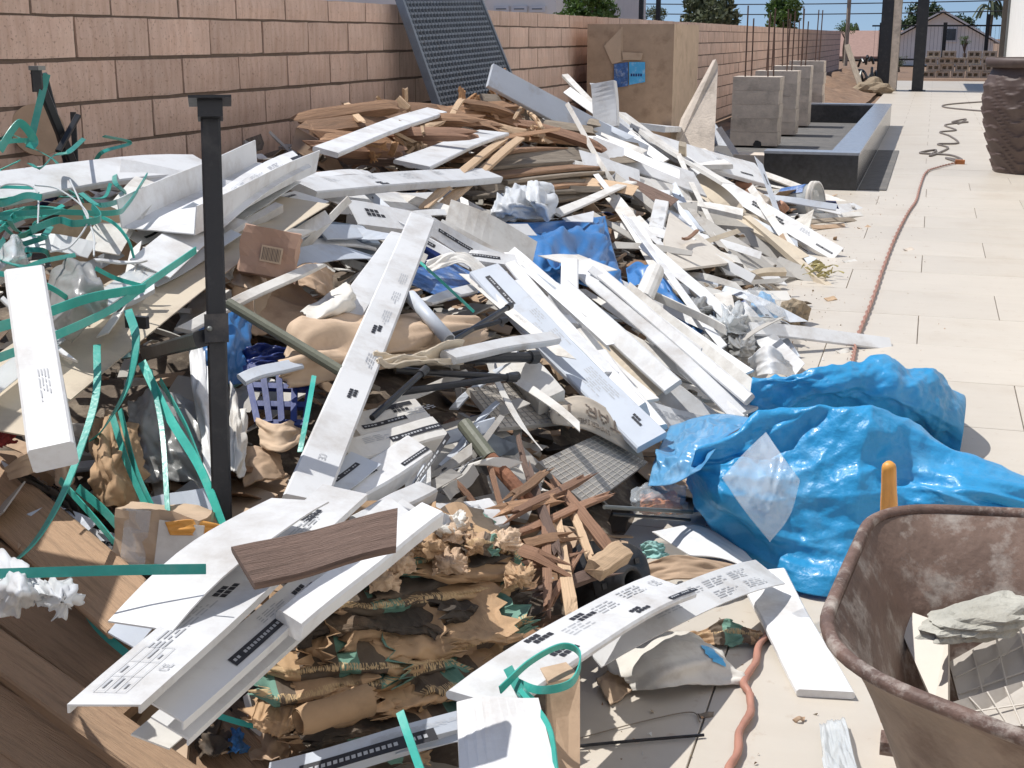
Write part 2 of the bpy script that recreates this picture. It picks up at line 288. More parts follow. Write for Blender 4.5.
def frame(A, B, tilt=0.0, upw=.5):
    A = np.array(A); B = np.array(B); a = nrm(B - A)
    view = nrm(CAM - (A + B) / 2); n = nrm(view * (1 - upw) + np.array([0, 0, 1]) * upw)
    n = nrm(n - a * (n @ a)); b = np.cross(a, n)
    t = math.radians(tilt); n, b = n * math.cos(t) + b * math.sin(t), b * math.cos(t) - n * math.sin(t)
    return a, b, n
def mwidth(A, B, b, px):
    mid = (A + B) / 2; ax = nrm(proj(B) - proj(A)); d = (proj(mid + b * .01) - proj(mid)) / .01
    k = abs(d[0] * ax[1] - d[1] * ax[0]); return px / max(k, F / depth(mid) * .35)
class Board:
    """a long piece swept along A-B; face (top) in the plane b; prints follow its surface"""
    def __init__(s, A, B, px=None, w=None, t=.02, kind='box', tilt=0, bend=0, twist=0, side=.03, cut=(0, 0), upw=.5, seg=None, taper=1.0, wob=None):
        s.A = np.array(A); s.B = np.array(B); s.a, s.b, s.n = frame(A, B, tilt, upw); s.L = np.linalg.norm(s.B - s.A)
        s.w = w if w else mwidth(s.A, s.B, s.b, px); s.t = t; s.kind = kind; s.bend = bend; s.twist = math.radians(twist); s.side = side; s.cut = cut; s.taper = taper
        s.seg = seg or (10 if (bend or twist or kind != 'box') else 3)
        s.wob = wob if wob is not None else (0 if kind == 'box' else .004); s.ph = random.random() * 6.28
    def pos(s, q, x, k):
        """q 0..1 along, x metres across, k metres above the face"""
        th = (q - .5) * s.twist; x = x * (1 + (s.taper - 1) * q)
        b = s.b * math.cos(th) + s.n * math.sin(th); n = s.n * math.cos(th) - s.b * math.sin(th)
        sh = (s.cut[0] * (1 - q) + s.cut[1] * q) * (x / s.w)
        wv = s.wob * math.sin(q * 7 + s.ph + x * 14) if s.wob else 0
        return s.A + s.a * (q * s.L + sh) + b * x + n * (k + s.bend * 4 * q * (1 - q) + wv)
    def profile(s):
        h = s.w / 2; t = s.t
        if s.kind == 'box':
            c = min(.004, t * .3, h * .3); return [(-h + c, 0), (h - c, 0), (h, -c), (h, -t + c), (h - c, -t), (-h + c, -t), (-h, -t + c), (-h, -c)]
        e = .0028
        if s.kind == 'sheet': return [(-h, 0), (h, 0), (h, -e), (-h, -e)]
        d = s.side
        if s.kind == 'L': return [(-h, 0), (h, 0), (h + .15 * d, -d), (h + .15 * d - e, -d), (h - e, -e), (-h, -e)]          # flap at +x going down
        if s.kind == 'Lm': return [(h, 0), (-h, 0), (-h - .15 * d, -d), (-h - .15 * d + e, -d), (-h + e, -e), (h, -e)]
        if s.kind == 'U': return [(-h - .12 * d, d), (-h + e - .12 * d, d), (-h + e, e), (h - e, e), (h - e + .12 * d, d), (h + .12 * d, d), (h, 0), (-h, 0)]
        if s.kind == 'D': return [(-h, 0), (h, 0), (h, -d), (h - e, -d), (h - e, -e), (-h + e, -e), (-h + e, -d), (-h, -d)]     # tray turned over
        raise ValueError
    def mesh(s, mb=None, mi=0):
        mb = mb or MB(); pr = s.profile(); N = len(pr); per = [0]
        for i in range(N): per.append(per[-1] + math.dist(pr[i], pr[(i + 1) % N]))
        vs = []; 
        for i in range(s.seg + 1):
            q = i / s.seg
            for x, k in pr: vs.append(s.pos(q, x, k))
        fs = []; uv = []
        rev = s.kind in ('Lm',)
        for i in range(s.seg):
            for j in range(N):
                j2 = (j + 1) % N; f = (i * N + j, (i + 1) * N + j, (i + 1) * N + j2, i * N + j2)
                u0, u1 = i / s.seg * s.L, (i + 1) / s.seg * s.L; v0, v1 = per[j], per[j + 1]
                fs.append(f); uv.append([(u0, v0), (u1, v0), (u1, v1), (u0, v1)])
        fs.append(tuple(range(N))); uv.append([(pr[j][0] * .3, pr[j][1]) for j in range(N)])
        o = s.seg * N; fs.append(tuple(o + j for j in reversed(range(N)))); uv.append([(pr[j][0] * .3, pr[j][1]) for j in reversed(range(N))])
        mb.add(vs, fs, uv, mi); return mb
    def quad(s, mb, q0, q1, x0, x1, mi=0, k=.0012):
        n = max(1, int((q1 - q0) * s.seg + .99)) if s.seg > 3 else 1
        for i in range(n):
            a, b = q0 + (q1 - q0) * i / n, q0 + (q1 - q0) * (i + 1) / n
            mb.add([s.pos(a, x0, k), s.pos(b, x0, k), s.pos(b, x1, k), s.pos(a, x1, k)], [(0, 1, 2, 3)], None, mi)
FONT = {'C': '01110 10001 10000 10000 10000 10001 01110', 'E': '11111 10000 10000 11110 10000 10000 11111', 'S': '01111 10000 10000 01110 00001 00001 11110',
 'T': '11111 00100 00100 00100 00100 00100 00100', 'A': '00100 01010 10001 10001 11111 10001 10001', 'R': '11110 10001 10001 11110 10100 10010 10001',
 'M': '10001 11011 10101 10101 10001 10001 10001', ' ': '00000 00000 00000 00000 00000 00000 00000', 'I': '01110 00100 00100 00100 00100 00100 01110',
 'P': '11110 10001 10001 11110 10000 10000 10000', 'L': '10000 10000 10000 10000 10000 10000 11111', 'N': '10001 11001 10101 10011 10001 10001 10001'}
def glyphs(text, put, x0, y0, h, mi=0):
    """put(x0,x1,y0,y1): draws one cell; text runs along +x, up is +y"""
    c = h / 7
    for ch in text:
        rows = FONT[ch].split()
        for r, row in enumerate(rows):
            i = 0
            while i < 5:
                if row[i] == '1':
                    j = i
                    while j < 5 and row[j] == '1': j += 1
                    put(x0 + i * c, x0 + j * c, y0 + (6 - r) * c, y0 + (7 - r) * c); i = j
                else: i += 1
        x0 += 6 * c
    return x0
def prints(bd, ob, specs):
    """specs: (kind, q, x) q along 0..1, x across -.5...5"""
    w = bd.w; L = bd.L; ink = MB(); gry = MB()
    def flush():
        if ink.v: ink.build('printed_label', 'ink', ob)
        if gry.v: gry.build('printed_text', 'ink_grey', ob)
        ink.__init__(); gry.__init__()
    for sp in specs:
        kind, q, x = sp[:3]; sc = sp[3] if len(sp) > 3 else 1.0
        if kind == 'cells':
            ch = w * .16 * sc; cw = ch * 1.15; off = random.choice([0, .6])
            for r in range(2):
                for c in range(3 if r == 0 else 4):
                    a = q * L + (c + (off if r else 0)) * cw; bd.quad(ink, a / L, (a + cw * .84) / L, x * w + r * ch, x * w + (r + .8) * ch)
        elif kind == 'strip':
            ln = .17 * sc; bd.quad(ink, q, q + ln / L, x * w, x * w + .017 * sc)
            for i in range(int(ln / .009) - 1):
                if random.random() < .8: bd.quad(gry, q + (i * .009 + .005) / L, q + (i * .009 + .011) / L, x * w + .006 * sc, x * w + .011 * sc, k=.002)
        elif kind == 'lines':
            ln = .085 * sc
            for r in range(4):
                y = x * w + r * w * .07
                l2 = ln * random.uniform(.55, 1); i = 0
                while i < l2:
                    g = random.uniform(.008, .03); bd.quad(gry, q + i / L, q + min(i + g, l2) / L, y, y + w * .028); i += g + .006
        elif kind == 'table':
            ln = .13 * sc; hh = w * .45
            for r in range(4): bd.quad(gry, q, q + ln / L, x * w + r * hh / 3, x * w + r * hh / 3 + .0009)
            for c in range(4): bd.quad(gry, q + ln * c / 3 / L, q + (ln * c / 3 + .0009) / L, x * w, x * w + hh)
            for r in range(3):
                for c in range(3):
                    if random.random() < .7: bd.quad(gry, q + (ln * c / 3 + .01) / L, q + (ln * c / 3 + .01 + ln / 3 * random.uniform(.3, .7)) / L, x * w + (r + .35) * hh / 3, x * w + (r + .6) * hh / 3)
        elif kind == 'ce':
            h = w * .18 * sc; glyphs('CE', lambda a, b, c, d: bd.quad(gry, q + a / L, q + b / L, x * w - d, x * w - c), 0, 0, h)
        elif kind == 'bar': bd.quad(ink, q, q + .09 * sc / L, x * w, x * w + w * .14)
        flush()
def board(name, label, cat, A, B, px=None, m='white', pr=None, group=None, **k):
    bd = Board(A, B, px, **k); ob = bd.mesh().build(name, m, None); tag(ob, label, cat, group)
    if pr: prints(bd, ob, pr)
    return ob, bd
def stick(A, B, w, t, seed=0, jag=.05, mb=None, seg=7, mi=0, tilt=0, warp=.01):
    """a broken length of timber: uneven edges and splintered ends"""
    rs = random.Random(seed); a, b, n = frame(A, B, tilt); A = np.array(A); L = np.linalg.norm(np.array(B) - A); mb = mb or MB()
    pr = [(-.5, .5), (-.17, .55), (.2, .5), (.5, .45), (.5, -.5), (.15, -.5), (-.2, -.5), (-.5, -.5)]; N = len(pr); vs = []; fs = []; uv = []
    j0 = [rs.uniform(-1, 1) * jag for _ in pr]; j1 = [rs.uniform(-1, 1) * jag for _ in pr]; ph = rs.random() * 6
    for i in range(seg + 1):
        q = i / seg
        for j, (x, y) in enumerate(pr):
            e = (j0[j] if i == 0 else 0) + (j1[j] if i == seg else 0); sc = 1 + rs.uniform(-.08, .08); sq = .55 if i in (0, seg) and jag > .02 else 1
            vs.append(A + a * (q * L + e) + b * (x * w * sc) + n * (y * t * sq * sc + warp * math.sin(q * 4 + ph)))
    for i in range(seg):
        for j in range(N):
            j2 = (j + 1) % N; fs.append((i * N + j, (i + 1) * N + j, (i + 1) * N + j2, i * N + j2))
            uv.append([(i / seg * L + seed, j * .04), ((i + 1) / seg * L + seed, j * .04), ((i + 1) / seg * L + seed, (j + 1) * .04), (i / seg * L + seed, (j + 1) * .04)])
    for base, rev in ((0, False), (seg * N, True)):
        c = np.mean(vs[base:base + N], axis=0); vs.append(c); ci = len(vs) - 1
        for j in range(N):
            j2 = (j + 1) % N; fs.append((ci, base + j2, base + j) if rev else (ci, base + j, base + j2)); uv.append([(0, 0), (.02, 0), (0, .02)])
    mb.add(vs, fs, uv, mi); return mb
def spline(pts, n):
    P = np.array(pts, float)
    if len(P) == 2: P = np.array([P[0], (P[0] + P[1]) / 2, P[1]])
    Q = np.vstack([2 * P[0] - P[1], P, 2 * P[-1] - P[-2]]); out = []; m = len(P) - 1
    for i in range(n + 1):
        x = i / n * m; k = min(int(x), m - 1); t = x - k; a, b, c, d = Q[k:k + 4]
        out.append(.5 * ((2 * b) + (c - a) * t + (2 * a - 5 * b + 4 * c - d) * t * t + (3 * b - a - 3 * c + d) * t ** 3))
    return np.array(out)
def sweep(path, prof, mb=None, roll=0.0, tw=0.0, mi=0, cap=True, ref=None, scale=None):
    """prof: closed list of (x,y); frames carried along path; roll/tw in degrees"""
    P = np.array(path); n = len(P); mb = mb or MB(); T = np.gradient(P, axis=0); T = np.array([nrm(t) for t in T])
    r = np.array(ref if ref is not None else nrm(CAM - P[0]), float); vs = []; N = len(prof); acc = 0; us = [0]
    for i in range(n):
        r = r - T[i] * (r @ T[i]); r = nrm(r); s = np.cross(T[i], r); th = math.radians(roll + tw * i / (n - 1))
        rr = r * math.cos(th) + s * math.sin(th); ss = np.cross(T[i], rr); k = 1 if scale is None else scale[i]
        for x, y in prof: vs.append(P[i] + ss * x * k + rr * y * k)
        if i: us.append(us[-1] + np.linalg.norm(P[i] - P[i - 1]))
    fs = []; uv = []
    for i in range(n - 1):
        for j in range(N):
            j2 = (j + 1) % N; fs.append((i * N + j, i * N + j2, (i + 1) * N + j2, (i + 1) * N + j))
            uv.append([(us[i], j / N * .1), (us[i], (j + 1) / N * .1), (us[i + 1], (j + 1) / N * .1), (us[i + 1], j / N * .1)])
    if cap:
        fs.append(tuple(reversed(range(N)))); uv.append([(0, 0)] * N); fs.append(tuple((n - 1) * N + j for j in range(N))); uv.append([(0, 0)] * N)
    mb.add(vs, fs, uv, mi); return mb
def circ(r, n=8): return [(r * math.cos(i / n * 6.28318), r * math.sin(i / n * 6.28318)) for i in range(n)]
def ring_prof(ro, ri, n=12): return None
def tube(pts, r, n=None, sides=8, mb=None, mi=0, smooth_n=None):
    P = spline(pts, n or max(2, 8 * (len(pts) - 1))) if len(pts) > 2 else np.array(pts); return sweep(P, circ(r, sides), mb, mi=mi)
def ribbon(pts, w, roll=0, tw=0, t=.0012, n=None, mb=None):
    P = spline(pts, n or 10 * (len(pts) - 1)); h = w / 2; return sweep(P, [(-h, -t), (h, -t), (h, t), (-h, t)], mb, roll, tw)
def hollow(A, B, ro, ri, mb=None, n=20, mi=0):
    A = np.array(A); B = np.array(B); a = nrm(B - A); x = nrm(np.cross(a, [0, 0, 1] if abs(a[2]) < .9 else [1, 0, 0])); y = np.cross(a, x); mb = mb or MB(); vs = []
    for C, r in ((A, ro), (B, ro), (B, ri), (A, ri)):
        for i in range(n): th = i / n * 6.28318; vs.append(C + (x * math.cos(th) + y * math.sin(th)) * r)
    fs = [(k * n + i, k * n + (i + 1) % n, ((k + 1) % 4) * n + (i + 1) % n, ((k + 1) % 4) * n + i) for k in range(4) for i in range(n)]
    L = np.linalg.norm(B - A)
    return mb.add(vs, fs, None, mi)
# sheets that buckle: a small position-based cloth, edges held, rest lengths longer than the room they have
def wnoise(sh, rs, amp, fr=(2, 9), k=10):
    n, m = sh; I, J = np.meshgrid(np.linspace(0, 1, n), np.linspace(0, 1, m), indexing='ij'); z = np.zeros(sh)
    for _ in range(k):
        f = rs.uniform(*fr); th = rs.uniform(0, 6.28); z += np.sin(6.28 * f * (I * math.cos(th) + J * math.sin(th)) + rs.uniform(0, 6.28)) / f
    return z * amp / (np.abs(z).max() + 1e-9)
def crumple(P, ex=1.12, it=90, seed=0, amp=.02, floor=None, bend=.25, pin='edge', fr=(2, 9), grav=0.0, jit=.004):
    rs = np.random.RandomState(seed); n, m, _ = P.shape; du = np.gradient(P, axis=0); dv = np.gradient(P, axis=1)
    N = np.cross(du, dv); N /= np.linalg.norm(N, axis=2, keepdims=True) + 1e-9
    if N[..., 2].mean() < 0: N = -N
    X = P + N * wnoise((n, m), rs, amp, fr)[..., None]
    sets = []
    for (di, dj, k) in ((1, 0, 1), (0, 1, 1), (1, 1, .6), (1, -1, .6), (2, 0, bend), (0, 2, bend)):
        a = (slice(0, n - di), slice(max(0, -dj), m - max(0, dj))); b = (slice(di, n), slice(max(0, dj), m + min(0, dj)))
        r = np.linalg.norm(P[a] - P[b], axis=2) * ex * (1 + rs.uniform(-jit, jit, P[a].shape[:2])); sets.append((a, b, r, k))
    free = np.ones((n, m), bool)
    if pin == 'edge': free[0] = free[-1] = False; free[:, 0] = free[:, -1] = False
    elif pin == 'side': free[:, 0] = free[:, -1] = False
    elif pin == 'corner': free[0, 0] = free[-1, 0] = free[0, -1] = free[-1, -1] = False
    for q in range(it):
        C = np.zeros_like(X); cnt = np.zeros((n, m, 1))
        for a, b, r, k in sets:
            d = X[b] - X[a]; L = np.linalg.norm(d, axis=2) + 1e-9; c = d * ((L - r) / L * .5 * k)[..., None]; C[a] += c; C[b] -= c; cnt[a] += k; cnt[b] += k
        X = X + C / np.maximum(cnt, 1) * 1.6
        if grav: X[..., 2] -= grav
        X[~free] = P[~free]
        if floor is not None: X[..., 2] = np.maximum(X[..., 2], floor(X[..., 0], X[..., 1]))
    return X
GRID = {}
def gridmesh(X, name, m, parent=None, smooth=True, thick=0.0):
    n, k, _ = X.shape; mb = MB(); fs = [(i * k + j, (i + 1) * k + j, (i + 1) * k + j + 1, i * k + j + 1) for i in range(n - 1) for j in range(k - 1)]
    U = lambda i: (i // k / (n - 1), i % k / (k - 1)); mb.add(X.reshape(-1, 3), fs, [[U(i) for i in f] for f in fs]); ob = mb.build(name, m, parent, smooth); GRID[ob] = X
    if thick: md = ob.modifiers.new('thickness', 'SOLIDIFY'); md.thickness = thick; md.offset = 0
    return ob
def ctrl(rows, n, m):
    """control points (rows of 3D points) -> smooth n x m grid"""
    R = [spline(r, m - 1) for r in rows]; return np.array([spline([r[j] for r in R], n - 1) for j in range(m)]).transpose(1, 0, 2)
def creased(P, seed, amps=((.035, 1.0, 2.2, 5), (.014, 3.0, 6.0, 7), (.005, 8.0, 16.0, 8)), rag=0.0):
    """smooth sheet -> creased polythene: sharp-edged folds of several sizes, fading out at the border"""
    rs = np.random.RandomState(seed); n, m, _ = P.shape; du = np.gradient(P, axis=0); dv = np.gradient(P, axis=1); N = np.cross(du, dv); N /= np.linalg.norm(N, axis=2, keepdims=True) + 1e-9
    if N[..., 2].mean() < 0: N = -N
    I, J = np.meshgrid(np.linspace(0, 1, n), np.linspace(0, 1, m), indexing='ij'); z = np.zeros((n, m))
    for amp, f0, f1, k in amps:
        for _ in range(k):
            f = rs.uniform(f0, f1); th = rs.uniform(0, 6.28); w = wnoise((n, m), rs, 1.4, (.5, 2.5), 6); ph = 3.1416 * f * (I * math.cos(th) + J * math.sin(th)) + w + rs.uniform(0, 6)
            mask = np.clip(.5 + wnoise((n, m), rs, 1.0, (.7, 2.5), 6), 0, 1); z += amp / k * 2.2 * (1 - np.abs(np.sin(ph)) * 1.6) * mask
    e = np.minimum(np.minimum(I, 1 - I), np.minimum(J, 1 - J))
    if rag:                                          # torn outline: the border wanders in the plane of the sheet
        k = (np.clip(1 - e * 5, 0, 1) * rag)[..., None]; P = P + du * n * k * (wnoise((n, m), rs, .6, (1, 4), 6) + wnoise((n, m), rs, .35, (6, 14), 8))[..., None] + dv * m * k * (wnoise((n, m), rs, .6, (1, 4), 6) + wnoise((n, m), rs, .35, (6, 14), 8))[..., None]
    else: z *= np.clip(e * 8, 0, 1)
    return P + N * z[..., None]
def sheet(name, label, cat, rows, m, n=26, k=26, ex=1.08, amp=.012, seed=0, floor=None, pin='edge', it=70, thick=.0015, group=None, fr=(2, 9), bend=.25, smooth=True):
    if ex > 1.02:                                    # film, bags, wrappers and torn card: creased, not buckled
        q = (.55 if m.startswith(('bag', 'film')) else 1.0) if ex > 1.1 else .45; n, k = n + 14, k + 14; C = ctrl(rows, n, k); sz = (np.linalg.norm(C[0, 0] - C[-1, 0]) + np.linalg.norm(C[0, 0] - C[0, -1])) / 2
        if m in ('kraft', 'kraft_light', 'cream', 'white', 'paper', 'white_dirty') and name != 'paper_scrap': X = creased(C, seed, ((.13 * sz * q, .7, 1.7, 4), (.035 * sz * q, 2, 4, 4)), rag=.05)
        else: X = creased(C, seed, ((.16 * sz * q, 1, 2.4, 5), (.09 * sz * q, 3, 6, 7), (.03 * sz * q, 7, 13, 8)), rag=0 if name in ('plastic_sheet', 'blue_sheet', 'printed_sack') else (.03 if m.startswith(('bag', 'film', 'blue', 'orange')) else (.08 if name == 'paper_scrap' else .12)))
        if floor is not None: X[..., 2] = np.maximum(X[..., 2], floor(X[..., 0], X[..., 1]))
    else: X = crumple(ctrl(rows, n, k), 1 + (ex - 1) * .4, it, seed, amp * .6, floor, max(bend, .4), pin, (fr[0] * .6, fr[1] * .6)); 
    ob = gridmesh(X, name, m, None, smooth, thick); return tag(ob, label, cat, group)
def blob(mb, c, r, seed, n=3, rough=.25, mi=0, flat=(1, 1, 1)):
    rs = random.Random(seed); bm = bmesh.new(); bmesh.ops.create_icosphere(bm, subdivisions=n, radius=1); vs = []
    ph = [rs.uniform(0, 6) for _ in range(6)]
    for v in bm.verts:
        p = np.array(v.co); k = 1 + rough * (math.sin(p[0] * 3 + ph[0]) * math.sin(p[1] * 3.3 + ph[1]) + .5 * math.sin(p[2] * 6 + ph[2]) * math.sin(p[0] * 7 + ph[3])) + rs.uniform(-.06, .06) * rough * 4
        vs.append(np.array(c) + p * np.array(flat) * r * k)
    fs = [[v.index for v in f.verts] for f in bm.faces]; bm.free(); mb.add(vs, fs, None, mi); return mb
def lathe(mb, c, prof, n=28, mi=0, axis=None, uref=None):
    """prof list of (r, z); axis: direction"""
    a = nrm(axis if axis is not None else (0, 0, 1)); x = nrm(np.cross(a, uref if uref is not None else ([0, 1, 0] if abs(a[1]) < .9 else [1, 0, 0]))); y = np.cross(a, x); vs = []; c = np.array(c, float)
    for r, z in prof:
        for i in range(n): th = i / n * 6.28318; vs.append(c + a * z + (x * math.cos(th) + y * math.sin(th)) * r)
    fs = [(k * n + i, k * n + (i + 1) % n, (k + 1) * n + (i + 1) % n, (k + 1) * n + i) for k in range(len(prof) - 1) for i in range(n)]
    uv = [[(i / n, k / len(prof)), ((i + 1) / n, k / len(prof)), ((i + 1) / n, (k + 1) / len(prof)), (i / n, (k + 1) / len(prof))] for k in range(len(prof) - 1) for i in range(n)]
    return mb.add(vs, fs, uv, mi)
def slab(name, label, cat, pts, t, m, group=None, parent=None):
    """flat polygon of 3D corner points, thickened away from the camera"""
    P = [np.array(p) for p in pts]; c = np.mean(P, axis=0); nn = nrm(np.cross(P[1] - P[0], P[2] - P[0]))
    if nn @ (CAM - c) < 0: nn = -nn; P = P[::-1]
    N = len(P); vs = P + [p - nn * t for p in P]; up = nrm(np.cross(nn, P[1] - P[0])); ax = nrm(P[1] - P[0])
    fs = [tuple(range(N)), tuple(reversed(range(N, 2 * N)))] + [(i, i + N, (i + 1) % N + N, (i + 1) % N) for i in range(N)]
    U = lambda i: (float((vs[i] - c) @ ax), float((vs[i] - c) @ up)); mb = MB().add(vs, fs, [[U(i) for i in f] for f in fs]); ob = mb.build(name, m, parent)
    if label: tag(ob, label, cat, group)
    return ob, c, nn, ax, up

# ================================================================ the setting
def sheetplane(name, x0, x1, y0, y1, z, m):
    o = MB().add([(x0, y0, z), (x1, y0, z), (x1, y1, z), (x0, y1, z)], [(0, 1, 2, 3)], [[(x0, y0), (x1, y0), (x1, y1), (x0, y1)]]).build(name, m); return structure(o)
sheetplane('ground', -700, 700, -300, 900, -.06, 'soil')
# paved patio: bed of grout, tiles laid one by one near the camera, patterned beyond
def far_tile_mat():
    m = MATS['tile'].copy(); m.name = 'tile_far'; MATS['tile_far'] = m; n = m.node_tree.nodes; L = m.node_tree.links; b = n['Principled BSDF']
    src = b.inputs['Base Color'].links[0].from_socket; geo = n.new('ShaderNodeNewGeometry'); mp = n.new('ShaderNodeMapping'); L.new(geo.outputs['Position'], mp.inputs[0])
    mp.inputs['Location'].default_value = (.0, -13.08 + .0, 0)
    br = n.new('ShaderNodeTexBrick'); br.offset = .33; br.inputs['Brick Width'].default_value = 1.03; br.inputs['Row Height'].default_value = .587; br.inputs['Scale'].default_value = 1
    br.inputs['Mortar Size'].default_value = .004; br.inputs['Color1'].default_value = (1, 1, 1, 1); br.inputs['Color2'].default_value = (.96, .95, .94, 1); br.inputs['Mortar'].default_value = (.6, .55, .5, 1)
    L.new(mp.outputs[0], br.inputs['Vector']); mx = n.new('ShaderNodeMix'); mx.data_type = 'RGBA'; mx.blend_type = 'MULTIPLY'; mx.inputs[0].default_value = 1
    L.new(src, mx.inputs[6]); L.new(br.outputs['Color'], mx.inputs[7]); L.new(mx.outputs[2], b.inputs['Base Color'])
far_tile_mat()
mat('grout_bed', (.42, .36, .29), .9, .1, 20, rnd=0)
pat = MB(); pat.box((-.3, 5.5, -.034), (7.4, 15.16, .05)); patio = structure(pat.build('patio', 'grout_bed'))
pf = MB(); pf.add([(-1.0, 13.09, .0), (6, 13.09, .0), (6, 40, .0), (-1.0, 40, .0)], [(0, 1, 2, 3)]); pf.add([(-1.0, 13.09, .0), (-1.0, 40, .0), (-1.0, 40, -.06), (-1.0, 13.09, -.06)], [(0, 1, 2, 3)]); structure(pf.build('patio_beyond', 'tile_far'))
TW, TR = 1.03, .587
def bev_box(name, dx, dy, dz, c, m):
    bm = bmesh.new(); bmesh.ops.create_cube(bm, size=1)
    for v in bm.verts: v.co = Vector((v.co.x * dx, v.co.y * dy, v.co.z * dz))
    bmesh.ops.bevel(bm, geom=bm.edges[:], offset=c, segments=1, affect='EDGES'); me = bpy.data.meshes.new(name); bm.to_mesh(me); bm.free(); me.materials.append(MATS[m]); return me
tm = bev_box('tile', TW - .0035, TR - .0035, .012, .0012, 'tile')
for k in range(-5, 15):
    y0 = 4.28 + TR * k; x0 = {0: .36, 1: -.33, 2: .02}[k % 3]
    if k == -4: x0 = -.31
    x = x0 - TW * math.ceil((x0 + 1.3) / TW)
    while x < (1.4 if k < 6 else 2.4):
        o = bpy.data.objects.new('tile', tm); COL.objects.link(o); place(o, (x + TW / 2, y0 + TR / 2, -.006 + random.uniform(-.0006, .0006)), patio)
        x += TW
# block wall
wallY0, wallY1 = 2.3, 46.0
mb = MB(); mb.box((WALLX - .075, (wallY0 + wallY1) / 2, .685), (.13, wallY1 - wallY0, 1.37)); 
wall = mb.build('block_wall', 'mortar'); tag(wall, 'long tan concrete block wall running behind the rubbish heap', 'wall')
BP = .4815
def rough_block(dz, seed):
    """block with a slightly uneven split face"""
    rs = random.Random(seed); bm = bmesh.new(); nx, nz = 4, 2; d = .15; dy = BP - .014
    V = {}
    for i in range(nx + 1):
        for j in range(nz + 1):
            e = i in (0, nx) or j in (0, nz); V[i, j] = bm.verts.new((d / 2 + (-.004 if e else rs.uniform(-.001, .003)), (i / nx - .5) * dy + (rs.uniform(-.002, .002) if i in (0, nx) else 0), (j / nz - .5) * dz + (rs.uniform(-.002, .002) if j in (0, nz) else 0)))
    for i in range(nx):
        for j in range(nz): bm.faces.new((V[i, j], V[i + 1, j], V[i + 1, j + 1], V[i, j + 1]))
    loop = [V[i, 0] for i in range(nx + 1)] + [V[nx, j] for j in range(1, nz + 1)] + [V[i, nz] for i in range(nx - 1, -1, -1)] + [V[0, j] for j in range(nz - 1, 0, -1)]
    back = [bm.verts.new((-d / 2, v.co.y, v.co.z)) for v in loop]; N = len(loop)
    for i in range(N): bm.faces.new((loop[i], back[i], back[(i + 1) % N], loop[(i + 1) % N]))
    bm.faces.new(back[::-1]); bm.normal_update(); me = bpy.data.meshes.new('block'); bm.to_mesh(me); bm.free(); me.materials.append(MATS['block']); return me
CR = .1565
bmesh_std = [rough_block(CR - .015, s) for s in range(5)]; bmesh_cap = [rough_block(.1, s + 9) for s in range(4)]
cands = []
zrow = [(1.277 + .0525, 0)] + [(1.277 - CR * (r + .5), r + 1) for r in range(8)]
for zc, r in zrow:
    ph = 4.02 if r % 2 == 0 else 4.26
    y = ph - BP * math.floor((ph - wallY0) / BP)
    while y < wallY1 - BP:
        vis = (r <= 5 and y < 7) or (r <= 4) or (y > 11.8 and r <= 8)
        cands.append((y + (0 if vis else 100), y, zc, r)); y += BP
cands.sort(); near = cands[:296]; rest = cands[296:]
for _, y, zc, r in near:
    o = bpy.data.objects.new('block', random.choice(bmesh_cap if r == 0 else bmesh_std)); COL.objects.link(o)
    place(o, (WALLX - .075 + random.uniform(-.002, .002), y + BP / 2, zc), wall)
fb = MB()
for _, y, zc, r in rest: fb.box((WALLX - .075 + random.uniform(-.002, .002), y + BP / 2, zc), (.15, BP - .014, .1 if r == 0 else CR - .014))
o = fb.build('distant_blocks', 'block', wall); o['kind'] = 'stuff'

# ---------------------------------------------------------------- planter, pillars, box by the wall
pc = thing('granite_planter', 'low black granite planter with top edge coloured as lit beside the patio', 'planter', (-.9, 14, 0))
PX0, PX1, PY0, PY1, PZ = -1.27, -.52, 11.05, 19.5, .30
p0 = G(765, 188); 
def wallbox(x0, x1, y0, y1, z0, z1, name, m, par): return MB().box(((x0 + x1) / 2, (y0 + y1) / 2, (z0 + z1) / 2), (x1 - x0, y1 - y0, z1 - z0)).build(name, m, par)
wallbox(PX0, PX1, PY0, PY0 + .22, -.05, PZ - .02, 'front_wall', 'granite', pc)
wallbox(PX1 - .22, PX1, PY0 + .223, PY1 - .223, -.05, PZ - .02, 'side_wall', 'granite', pc)
wallbox(PX0 - 1.2, PX1, PY1 - .22, PY1, -.05, PZ - .02, 'back_wall', 'granite', pc)
wallbox(PX0 - .004, PX1 + .006, PY0 - .006, PY0 + .226, PZ - .02, PZ, 'coping', 'granite_lit_top', pc)
wallbox(PX1 - .225, PX1 + .006, PY0 + .229, PY1 - .226, PZ - .02, PZ, 'coping', 'granite_lit_top', pc)
wallbox(PX0 - 1.2, PX1 + .006, PY1 - .223, PY1 + .003, PZ - .02, PZ, 'coping', 'granite_lit_top', pc)
wallbox(PX0 - 1.2, PX1 - .225, PY0 + .23, PY1 - .23, -.05, .04, 'soil_fill', 'screed', pc)
o = MB().box((-.40, 13.1, .004), (.22, 4.0, .01)).build('screed_strip', 'screed'); tag(o, 'dark grey bare strip along the foot of the granite planter', 'strip')
